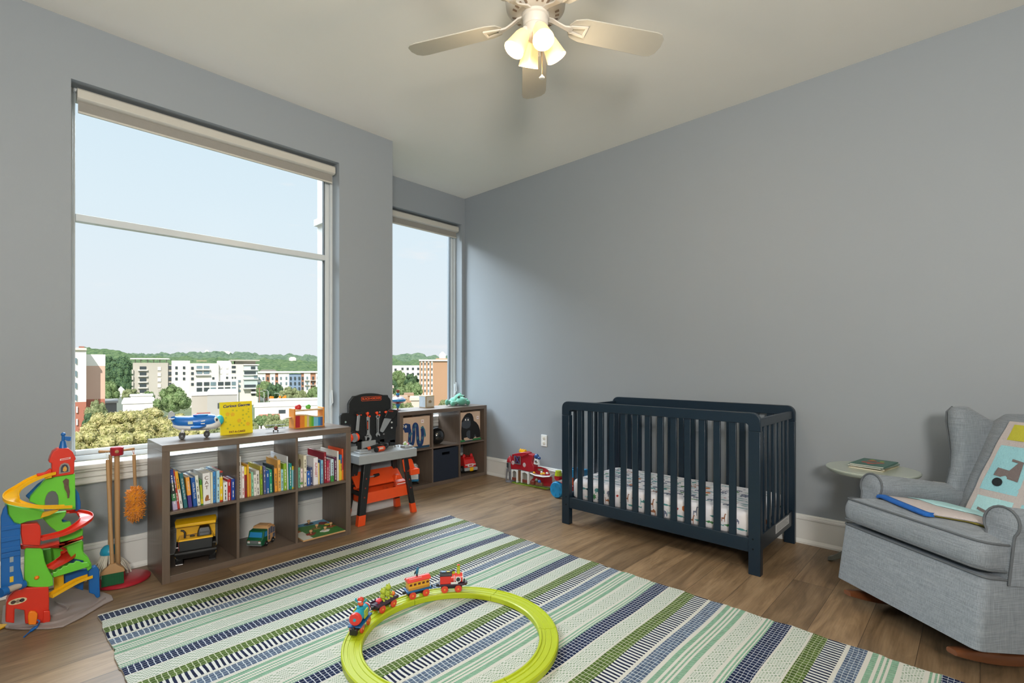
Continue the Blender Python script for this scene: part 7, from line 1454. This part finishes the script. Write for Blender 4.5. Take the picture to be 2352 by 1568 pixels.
# --- long white apartment block
D = 250
t = tb_('long white and grey apartment block across the town in the big window', 'building', 450, D)
a = blk_(t, 'west_wing', 305, 386, 833, D, 30, conc); blk_(t, 'roof_canopy', 300, 388, 823, D, 32, whi, 825.5, 2)
for px in (309, 322, 338, 352, 366, 381): m = MB(EX); m.box(XF_(px, D), XF_(px + 1.6, D), D + 1, D + 2, ZF_(833, D), ZF_(825, D)); m.build('canopy_post', conc, t, smooth=0)
wins(t, a, (321,), (841, 854, 867, 879.5, 892, 904.5), D, 15, 6.5, darkw); slabs(t, 317, 340, (848, 861, 874, 886.5, 899), D, 2.6, pale); slabs(t, 303, 307, (848, 861, 874, 886), D, 9, conc)
wins(t, a, (362,), (842, 855, 867, 880), D, 8, 8, em('blind_white', 'd8d4cc'))
b2 = blk_(t, 'stair_bay', 382, 396, 838, D, 26, conc, off=-1); wins(t, b2, (384,), (840, 853, 865.5, 878), D, 10, 7, darkw, off=-.5)
c_ = blk_(t, 'white_wing', 394, 436, 828, D, 30, whi); wins(t, c_, (402.5, 420), (841, 853.5, 866), D, 5.5, 6, darkw)
e_ = blk_(t, 'middle_wing', 434, 502, 834, D, 34, pale, off=3); wins(t, e_, (439,), (842, 854, 866, 878.5), D, 6, 6, darkw, off=3.2)
wins(t, e_, (451.5, 467.5), (840, 852), D, 13, 6, glz, off=3.2); slabs(t, 449, 483, (847, 859), D, 2.6, whi, off=4.6); wins(t, e_, (487,), (866,), D, 5, 5, darkw, off=3.2)
w2_ = blk_(t, 'white_centre', 500, 533, 828, D, 30, whi); wins(t, w2_, (519,), (865.5,), D, 5, 5, darkw); wins(t, w2_, (505, 519), (841, 853), D, 5, 6, em('blind_white', 'd8d4cc'))
blk_(t, 'roof_pergola', 451, 475, 826.5, D, 10, em('pergola', '8c8c6c'), 830)
st_ = blk_(t, 'glass_storeys', 449, 546, 876, D, 34, whi, off=4)
for py, hh in ((877, 8), (889.5, 8.5), (900, 6)):
    for i, px in enumerate((451.5, 468, 483, 500, 515.5, 531)): wins(t, st_, (px,), (py,), D, 12.5 if px < 530 else 9.5, hh, darkw if (i + int(py)) % 3 else glz, off=4.2, nm='window_strip')
r_ = blk_(t, 'east_wing', 531, 592, 836, D, 34, pale, off=1); blk_(t, 'roof_slab', 529, 595, 825.5, D, 36, conc, 828.5, 3); blk_(t, 'roof_storey', 540, 587, 828.5, D, 20, conc, 836)
wins(t, r_, (532,), (840, 851), D, 9, 5.5, darkw, off=1.2); wins(t, r_, (532, 538), (866,), D, 3.5, 4, darkw, off=1.2); slabs(t, 558, 594, (836.5,), D, 2, whi, off=3)
gl_ = blk_(t, 'glazed_tower', 559, 590, 841, D, 6, em('pale_glass', 'b8c4c4', .3), 893, 3); wins(t, gl_, (575,), (841.5,), D, 10, 6.5, darkw, off=3.2, nm='window_strip'); wins(t, gl_, (560,), (853.5, 885), D, 26, 6, darkw, off=3.2, nm='window_strip'); wins(t, gl_, (582,), (862,), D, 7, 8, glz, off=3.2)
slabs(t, 558, 592, (849, 861, 871, 893.5), D, 1.6, whi, off=4.2); wins(t, r_, (577,), (897, 907.5), D, 9, 4, darkw, off=1.2); slabs(t, 575, 592, (902,), D, 4, whi, off=3); wins(t, r_, (546.5,), (874, 886, 897), D, 6, 5, glz, off=1.2)
# --- pink and white block at the left edge of the window
D = 112
t = tb_('tall white, pink and brick block cut by the left edge of the big window', 'building', 205, D)
f_ = blk_(t, 'front_wing', 150, 198, 799, D, 14, whi, 922); blk_(t, 'brick_base', 150, 198, 922, D, 14, em('brick', 'a86a58')); blk_(t, 'chimney', 181, 193.5, 795, D + 2, 3, em('brick', 'a86a58'), 800)
blk_(t, 'roof_band', 150, 199, 799, D, 15, em('cream', 'ded6c4'), 804, .6)
s_ = blk_(t, 'side_wing', 197, 242, 812.5, D + 6, 14, whi, 840); blk_(t, 'pink_wall', 197, 241.5, 840, D + 6, 14, em('pink', 'cdaa98'), 920); blk_(t, 'brick_wall', 197, 241, 920, D + 6, 14, em('brick', 'a86a58'))
wins(t, f_, (173,), (822, 851, 878, 905), D, 3.5, 13, glz, off=.3); wins(t, f_, (175,), (932, 960), D, 3.6, 14, whi, off=.3)
# --- townhouse row
D = 300
t = tb_('row of brick, white and blue townhouses at the right side of the big window', 'building', 665, D, 'townhouse_row')
brk, blu2 = em('brick_orange', 'a87c64'), em('blue_siding', '8094ac')
for px0, px1, top, mm in ((590, 610, 855, whi), (609, 621, 857, brk), (620, 632, 855, whi), (631, 640, 856, brk), (639, 664, 853, whi), (663, 692, 858.5, blu2), (691, 699, 857, brk), (698, 713, 855, whi), (712, 726, 856, brk), (725, 762, 855, whi)):
    w_ = blk_(t, 'house_front', px0, px1, top, D, 16, mm, off=.5 if mm is whi else 0)
    n = max(1, int((px1 - px0) / 9))
    for i in range(n): wins(t, w_, (px0 + (px1 - px0) * (i + .5) / n - 2,), (865, 877, 889), D, 4.2, 6, darkw if mm is not whi else glz, off=.8)
blk_(t, 'cornice', 590, 762, 852.5, D, 18, whi, 856, 1.5)
slabs(t, 700, 711, (873, 884), D, 1.5, conc, off=2); slabs(t, 713, 725, (873, 884), D, 1.5, conc, off=2)
D2 = 340; t = tb_('hipped grey roofed house behind the townhouse row', 'house', 615, D2, 'house'); blk_(t, 'wall', 592, 640, 858, D2, 14, whi)
m = MB(EX); m.prism([(XF_(590, D2), D2, ZF_(858, D2)), (XF_(641, D2), D2, ZF_(858, D2)), (XF_(632, D2), D2, ZF_(849, D2)), (XF_(600, D2), D2, ZF_(849, D2))], (0, 12, 0)); m.build('roof', em('roof_grey', '8c8480'), t, smooth=0)
# --- low commercial buildings
def low(label, px0, px1, py0, d, dep, m_, roofm=whi, name='low_building', wn=()):
    t = tb_(label, 'building', (px0 + px1) / 2, d, name); w_ = blk_(t, 'wall', px0, px1, py0 + 1.2, d, dep, m_)
    x0, x1, z = XF_(px0, d), XF_(px1, d), ZF_(py0 + 1.2, d); m = MB(EX); m.box(x0 - .3, x1 + .3, d - .3, d + dep + .3, z, z + .5); m.build('roof', roofm, t, smooth=0)
    for (a, b_, c, e) in wn: wins(t, w_, (a,), (b_,), d, c, e, darkw, off=.05)
    return t
low('grey flat roofed shop block left of the yellow book', 440, 478, 907, 165, 16, conc); low('pale grey warehouse with white roof right behind the yellow book', 476, 545, 905, 150, 30, em('warehouse', 'aaa8a4'), wn=((500, 925, 5, 12),))
low('wide white flat roofed store below the white apartment block', 282, 355, 925, 150, 26, whi, em('white_roof', 'e0deda')); low('small white roofed shop in front of the wide store', 300, 350, 908, 186, 7, whi, em('white_roof', 'e0deda'))
low('long low white roofed hall right of the yellow book', 585, 760, 931, 150, 12, whi, em('white_roof', 'e0deda'), wn=((640, 940, 16, 8),)); low('white terrace roof with parked cars in front of the townhouses', 620, 760, 917, 181, 4, whi, em('white_roof', 'e0deda'))
low('small red brick shed among the near trees', 455, 480, 960, 95, 8, em('brick_red', '9c5044'), em('brick_red', '9c5044')); low('small orange tiled house roof below the hall', 596, 640, 962, 112, 8, whi, em('tile_orange', 'c07a5c'))
low('grey metal roofed shed beside the pink block', 238, 268, 924, 130, 12, em('shed_grey', '6c6c6c'), em('shed_roof', '9c9a98'))
D = 210; t = tb_('small white gabled house among trees left of the white block', 'house', 278, D, 'house'); m = MB(EX); m.prism([(XF_(268, D), D, GZ), (XF_(288, D), D, GZ), (XF_(288, D), D, ZF_(898, D)), (XF_(278, D), D, ZF_(888, D)), (XF_(268, D), D, ZF_(898, D))], (0, 10, 0)); m.build('gable_body', whi, t, smooth=0)
for px, py, d in ((475, 805, 1190), (515, 807.5, 1200), (672, 821, 628), (1015, 0, 0)):
    if not d: continue
    t = tb_({475: 'white villa on the far wooded ridge', 515: 'long white roofs on the far ridge', 672: 'white gabled house on the wooded hillside'}[px], 'house', px, d, 'house'); w_ = {475: 9, 515: 34, 672: 16}[px]
    blk_(t, 'wall', px - w_ / 2, px + w_ / 2, py + 2, d, 14, whi); m = MB(EX); m.prism([(XF_(px - w_ / 2 - 1, d), d, ZF_(py + 2, d)), (XF_(px + w_ / 2 + 1, d), d, ZF_(py + 2, d)), (XF_(px + w_ / 4, d), d, ZF_(py - 1.5, d)), (XF_(px - w_ / 4, d), d, ZF_(py - 1.5, d))], (0, 14, 0)); m.build('roof', whi, t, smooth=0)
# --- brick tower and neighbours in the narrow window
D = 170
t = tb_('tall tan brick apartment tower with white window columns in the narrow window', 'building', 1000, D)
w_ = blk_(t, 'brick_body', 963.5, 1075, 828, D, 24, em('tan_brick', 'b08c70')); blk_(t, 'white_parapet', 962.5, 1076, 825.5, D, 25, whi, 829, .6)
for px, w in ((967, 3.6), (974.5, 3.8), (982.5, 3.8), (990.5, 3.6)):
    m = MB(EX); m.box(XF_(px, D), XF_(px + w, D), D - .25, D + .1, GZ + 2, ZF_(829, D)); m.build('window_column', whi, w_, smooth=0)
    for j in range(9): m = MB(EX); m.box(XF_(px + .6, D), XF_(px + w - .6, D), D - .45, D - .2, ZF_(838 + 12.3 * j, D), ZF_(832.5 + 12.3 * j, D)); m.build('window', darkw if (j * 7 + int(px)) % 3 else glz, w_, smooth=0)
blk_(t, 'rooftop_house', 1009, 1023.5, 813, D + 4, 5, whi, 826); blk_(t, 'roof_deck', 1001, 1030, 822.5, D + 3, 8, em('tan_brick', 'b08c70'), 826)
m = MB(EX); cx2 = XF_(1016.3, D + 6.5); rr2 = XF_(1024.5, D) - XF_(1016.3, D); m.loft([[(cx2 + i * rr2, D + 6.5 + j * rr2, ZF_(813.5, D + 4)) for i, j in ((-1, -1), (1, -1), (1, 1), (-1, 1))], [(cx2 + i * .2, D + 6.5 + j * .2, ZF_(806.5, D + 4)) for i, j in ((-1, -1), (1, -1), (1, 1), (-1, 1))]]); m.build('rooftop_roof', whi, t, smooth=0)
D = 260; t = tb_('white balconied apartment row left of the tan brick tower', 'building', 930, D, 'apartment_row'); w_ = blk_(t, 'wall', 860, 966, 839, D, 16, whi); wins(t, w_, (922, 934, 946, 958), (844, 856), D, 5, 5, darkw); wins(t, w_, (906,), (846, 858), D, 5, 5, darkw)
for i, (px0, px1, py, d, c, lab_) in enumerate(((905, 934, 915, 120, 'b89c84', 'small tan rooftop building below the brick tower'), (944, 975, 918, 105, 'cdbfb4', 'small cream building at the foot of the brick tower'), (930, 948, 908, 135, 'a8866c', 'tan brick chimney stack building below the brick tower'), (880, 902, 890, 140, 'c4b0a4', 'pinkish building beside the pier edge'))): low(lab_, px0, px1, py, d, 8, em('low%d' % i, c), em('low%d' % i, c))
# --- street lights and traffic barrels
lampm = em('lamp_metal', 'b0b2b0')
for px, top, d in ((606.5, 899, 190), (616, 896, 194), (642, 903, 198)):
    t = tb_('pale street light at the crossing between the trees, ' + {606.5: 'curved arm, leftmost', 616: 'second from the left', 642: 'rightmost'}[px], 'street light', px, d, 'street_light'); x = XF_(px, d); zt_ = ZF_(top, d)
    m = MB(EX); m.tube([(x, d, GZ), (x, d, zt_ - .6)], .14, 8); m.build('mast', lampm, t); m = MB(EX); m.tube([(x, d, zt_ - .6), (x - .3, d, zt_), (x - 1.4, d, zt_ + .1)], .09, 8); ar = m.build('arm', lampm, t); m = MB(EX); m.box(x - 1.9, x - 1.3, d - .15, d + .15, zt_, zt_ + .15); m.build('lamp_head', lampm, ar)
t = tb_('brown wooden utility pole beside the white apartment block', 'utility pole', 597, 180, 'utility_pole'); m = MB(EX); x = XF_(596, 180); m.tube([(x, 180, GZ), (x, 180, ZF_(890, 180))], .16, 8); m.build('pole', em('pole_brown', '8a6c54'), t); m = MB(EX); m.box(x - 1, x + 1, 179.9, 180.1, ZF_(893, 180), ZF_(893, 180) + .15); m.build('cross_arm', em('pole_brown', '8a6c54'), t)
turn(None, 0)
for px, py, d, wh in ((622, 913, 186, 'leftmost of five'), (626, 913.5, 187, 'second from the left of five'), (643, 912, 190, 'middle of five'), (651, 914, 188, 'second from the right of five'), (655, 911, 192, 'rightmost of five')):
    x, z = XF_(px, d), ZF_(py + 4, d); m = MB(EX); m.loft([[(x + .45 * math.cos(R(q)), d + .45 * math.sin(R(q)), z + h) for q in range(0, 360, 45)] for h in (0, 1.2)]); m.lathe([(.12, 0), (.12, z - GZ)], (x, d, GZ), n=6)
    o_ = m.build('banner_pole', em('banner_orange', 'e08a28'), smooth=0); tag(o_, 'small orange banner on a post at the street crossing, ' + wh, 'banner', 'orange banners at the crossing')
# --- trees
rgt = random.Random(21)
def crown_mesh(name, seed, nb, nleaf, ls, squash=.8, br=(.26, .42), bd=(.62, .62)):
    r = random.Random(seed); m = MB(); blobs = [(V((0, 0, 0)), .62)]
    for k in range(nb):
        u_, a = r.uniform(-.5, 1), r.uniform(0, 2 * math.pi); q = math.sqrt(max(0, 1 - u_ * u_)); w_ = r.uniform(*bd); blobs.append((V((math.cos(a) * q * w_, math.sin(a) * q * w_, u_ * w_ * squash)), r.uniform(*br)))
    for c, rad in blobs:
        rings = []; n_, k_ = 8, 5
        for j in range(k_ + 1):
            an = -math.pi / 2 + math.pi * j / k_; qq = max(math.cos(an), .02)
            rings.append([c + V((qq * math.cos(2 * math.pi * i / n_), qq * math.sin(2 * math.pi * i / n_), math.sin(an))) * rad * .86 * (1 + .12 * noise.noise(V((i, j, seed + rad * 9)))) for i in range(n_)])
        m.loft(rings)
    for k in range(nleaf):
        c, rad = r.choice(blobs[1:]); d = V((r.gauss(0, 1), r.gauss(0, 1), r.gauss(0, 1) + .25)).normalized(); p = c + d * rad * r.uniform(.84, 1.1)
        n_ = (d + V((r.uniform(-.9, .9), r.uniform(-.9, .9), r.uniform(-.5, .9)))).normalized(); t1_ = n_.orthogonal().normalized(); t2_ = n_.cross(t1_); s = ls * r.uniform(.6, 1.3)
        m.face([p + t1_ * s, p + t2_ * s * .6, p - t1_ * s, p - t2_ * s * .6])
    bmesh.ops.recalc_face_normals(m.bm, faces=m.bm.faces)
    me = bpy.data.meshes.new(name); m.bm.to_mesh(me); m.bm.free(); return me
def leafm(n, c, c2):
    mm = bpy.data.materials.new('leaves_' + n); mm.use_nodes = True; t = mm.node_tree; b = t.nodes['Principled BSDF']; b.inputs['Roughness'].default_value = .8; b.inputs['Specular IOR Level'].default_value = .15
    gn = N(t, 'ShaderNodeTexCoord'); nn = N(t, 'ShaderNodeTexNoise', i_Scale=9.0, i_Detail=4.0); t.links.new(gn.outputs['Object'], nn.inputs['Vector']); mr = N(t, 'ShaderNodeMapRange', i_From_Min=.38, i_From_Max=.62); t.links.new(nn.outputs[0], mr.inputs[0])
    mx = N(t, 'ShaderNodeMixRGB'); t.links.new(mr.outputs[0], mx.inputs[0]); mx.inputs[1].default_value = (*lin(c), 1); mx.inputs[2].default_value = (*lin(c2), 1); t.links.new(mx.outputs[0], b.inputs['Base Color']); return mm
LM = {'yel': leafm('yellowing', '8a8a52', 'c8be8c'), 'grn': leafm('green', '556c40', '84966a'), 'drk': leafm('dark', '3c5440', '5c7450'), 'oli': leafm('olive', '6a7650', '979c74')}  # leaf colours paled and desaturated, outdoor haze is put into the colour
near_c = [crown_mesh('crown_near', s, 85, 11000, .027, .9, (.11, .19), (.6, .86)) for s in (1, 2)]; mid_c = [crown_mesh('crown_mid', s, 40, 3000, .045, .85, (.17, .28), (.55, .74)) for s in (3, 4, 5)]
barkm = em('bark', '5c4c3c', v=.3, s=3)
def tree(px, pytop, pybot, d, wpx, kind, label, grp=None, near=False, rot=0):
    h = (pybot - pytop) * d / FPX; w = wpx * d / FPX / 2; zc = ZF_((pytop + pybot) / 2, d); p = EX @ V((XF_(px, d), d, GZ))
    t = thing('tree', label, 'tree', p, 0, grp)
    key = (near, rgt.randrange(2) if near else rgt.randrange(3), kind); me0 = (near_c if near else mid_c)[key[1]]
    me = _M.get(key)
    if me is None: me = me0.copy(); me.materials.append(LM[kind]); _M[key] = me
    o = bpy.data.objects.new('foliage', me); COL.objects.link(o); o.parent = t; o.location = (0, 0, zc - GZ); o.scale = (w, w, h / 2 / .88); o.rotation_euler = (0, 0, rgt.uniform(0, 6.28)); WM[o] = WM[t]
    m = MB(); m.lathe([(.045 * w + .1, 0), (.03 * w + .08, zc - GZ)], p, n=8); m.build('trunk', barkm, t)
NG = 'yellow green trees just below the window'
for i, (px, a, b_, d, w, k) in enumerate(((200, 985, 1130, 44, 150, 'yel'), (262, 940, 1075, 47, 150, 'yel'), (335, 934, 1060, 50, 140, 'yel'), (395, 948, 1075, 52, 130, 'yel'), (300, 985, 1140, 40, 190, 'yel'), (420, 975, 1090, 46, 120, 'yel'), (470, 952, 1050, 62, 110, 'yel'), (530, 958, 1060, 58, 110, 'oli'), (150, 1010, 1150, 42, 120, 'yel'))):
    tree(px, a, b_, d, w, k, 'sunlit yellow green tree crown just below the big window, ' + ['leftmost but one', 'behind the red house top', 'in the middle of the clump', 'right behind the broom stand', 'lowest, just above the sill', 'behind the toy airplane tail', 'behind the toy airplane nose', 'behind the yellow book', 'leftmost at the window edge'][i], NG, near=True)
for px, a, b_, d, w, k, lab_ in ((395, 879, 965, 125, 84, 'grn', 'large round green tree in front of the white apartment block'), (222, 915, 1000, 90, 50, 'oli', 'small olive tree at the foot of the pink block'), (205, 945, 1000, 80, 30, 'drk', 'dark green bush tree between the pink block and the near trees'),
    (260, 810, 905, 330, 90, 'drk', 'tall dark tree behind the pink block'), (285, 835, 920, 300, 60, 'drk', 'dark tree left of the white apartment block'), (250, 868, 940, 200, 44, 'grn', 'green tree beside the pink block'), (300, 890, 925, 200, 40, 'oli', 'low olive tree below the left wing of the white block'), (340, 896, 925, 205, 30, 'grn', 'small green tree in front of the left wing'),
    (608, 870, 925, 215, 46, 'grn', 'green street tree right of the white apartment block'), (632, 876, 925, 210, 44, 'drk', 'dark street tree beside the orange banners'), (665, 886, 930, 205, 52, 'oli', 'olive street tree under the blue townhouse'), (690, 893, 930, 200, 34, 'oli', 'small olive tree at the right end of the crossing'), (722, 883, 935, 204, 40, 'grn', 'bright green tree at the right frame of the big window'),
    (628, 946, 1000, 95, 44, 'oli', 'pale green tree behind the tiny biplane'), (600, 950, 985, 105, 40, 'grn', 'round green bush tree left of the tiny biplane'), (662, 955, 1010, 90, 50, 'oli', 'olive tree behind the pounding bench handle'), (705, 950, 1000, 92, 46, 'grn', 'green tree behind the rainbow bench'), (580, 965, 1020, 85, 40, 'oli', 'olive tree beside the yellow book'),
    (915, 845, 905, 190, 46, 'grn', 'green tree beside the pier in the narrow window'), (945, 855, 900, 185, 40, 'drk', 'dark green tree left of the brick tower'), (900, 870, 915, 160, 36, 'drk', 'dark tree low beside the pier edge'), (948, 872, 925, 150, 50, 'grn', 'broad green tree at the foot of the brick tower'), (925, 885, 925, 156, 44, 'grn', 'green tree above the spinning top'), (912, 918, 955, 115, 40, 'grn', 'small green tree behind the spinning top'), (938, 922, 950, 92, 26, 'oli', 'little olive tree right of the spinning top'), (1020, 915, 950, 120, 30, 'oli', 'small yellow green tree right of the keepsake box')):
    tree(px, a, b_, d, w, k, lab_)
# --- the wooded ridges: one canopy nobody could count
def ridge(name, d0, d1, f, seed, m_, px0=-700, px1=2300):
    m = MB(EX); n_, k_ = 600, 14; rows = []
    for j in range(k_ + 1):
        d = d0 + (d1 - d0) * j / k_; row = []
        for i in range(n_ + 1):
            px = px0 + (px1 - px0) * i / n_; x = XF_(px, d0); y = d; base = GZ + (ZF_(f(px), d1) - GZ) * (j / k_) ** .8
            z = base + (4.0 * noise.noise(V((x / 9, y / 22, seed))) + 2.6 * abs(noise.noise(V((x / 4, y / 10, seed + 5)))) + 1.2 * noise.noise(V((x / 1.8, y / 4, seed + 9)))) * (d / 600)
            row.append(m._v((x * d / d0, y, z)))
        rows.append(row)
    for a, b_ in zip(rows, rows[1:]):
        for i in range(n_): m.bm.faces.new((a[i], a[i + 1], b_[i + 1], b_[i]))
    o = m.build(name, m_, smooth=0); return o
interp = lambda pts: (lambda x: next((a[1] + (b_[1] - a[1]) * (x - a[0]) / (b_[0] - a[0]) for a, b_ in zip(pts, pts[1:]) if x <= b_[0]), pts[-1][1]))
fm_ = leafm('forest', '46603f', '6f8258'); fm2 = leafm('far_forest', '526a54', '78896f')  # muted greens, greyer on the far ridge: haze painted into the canopy colour
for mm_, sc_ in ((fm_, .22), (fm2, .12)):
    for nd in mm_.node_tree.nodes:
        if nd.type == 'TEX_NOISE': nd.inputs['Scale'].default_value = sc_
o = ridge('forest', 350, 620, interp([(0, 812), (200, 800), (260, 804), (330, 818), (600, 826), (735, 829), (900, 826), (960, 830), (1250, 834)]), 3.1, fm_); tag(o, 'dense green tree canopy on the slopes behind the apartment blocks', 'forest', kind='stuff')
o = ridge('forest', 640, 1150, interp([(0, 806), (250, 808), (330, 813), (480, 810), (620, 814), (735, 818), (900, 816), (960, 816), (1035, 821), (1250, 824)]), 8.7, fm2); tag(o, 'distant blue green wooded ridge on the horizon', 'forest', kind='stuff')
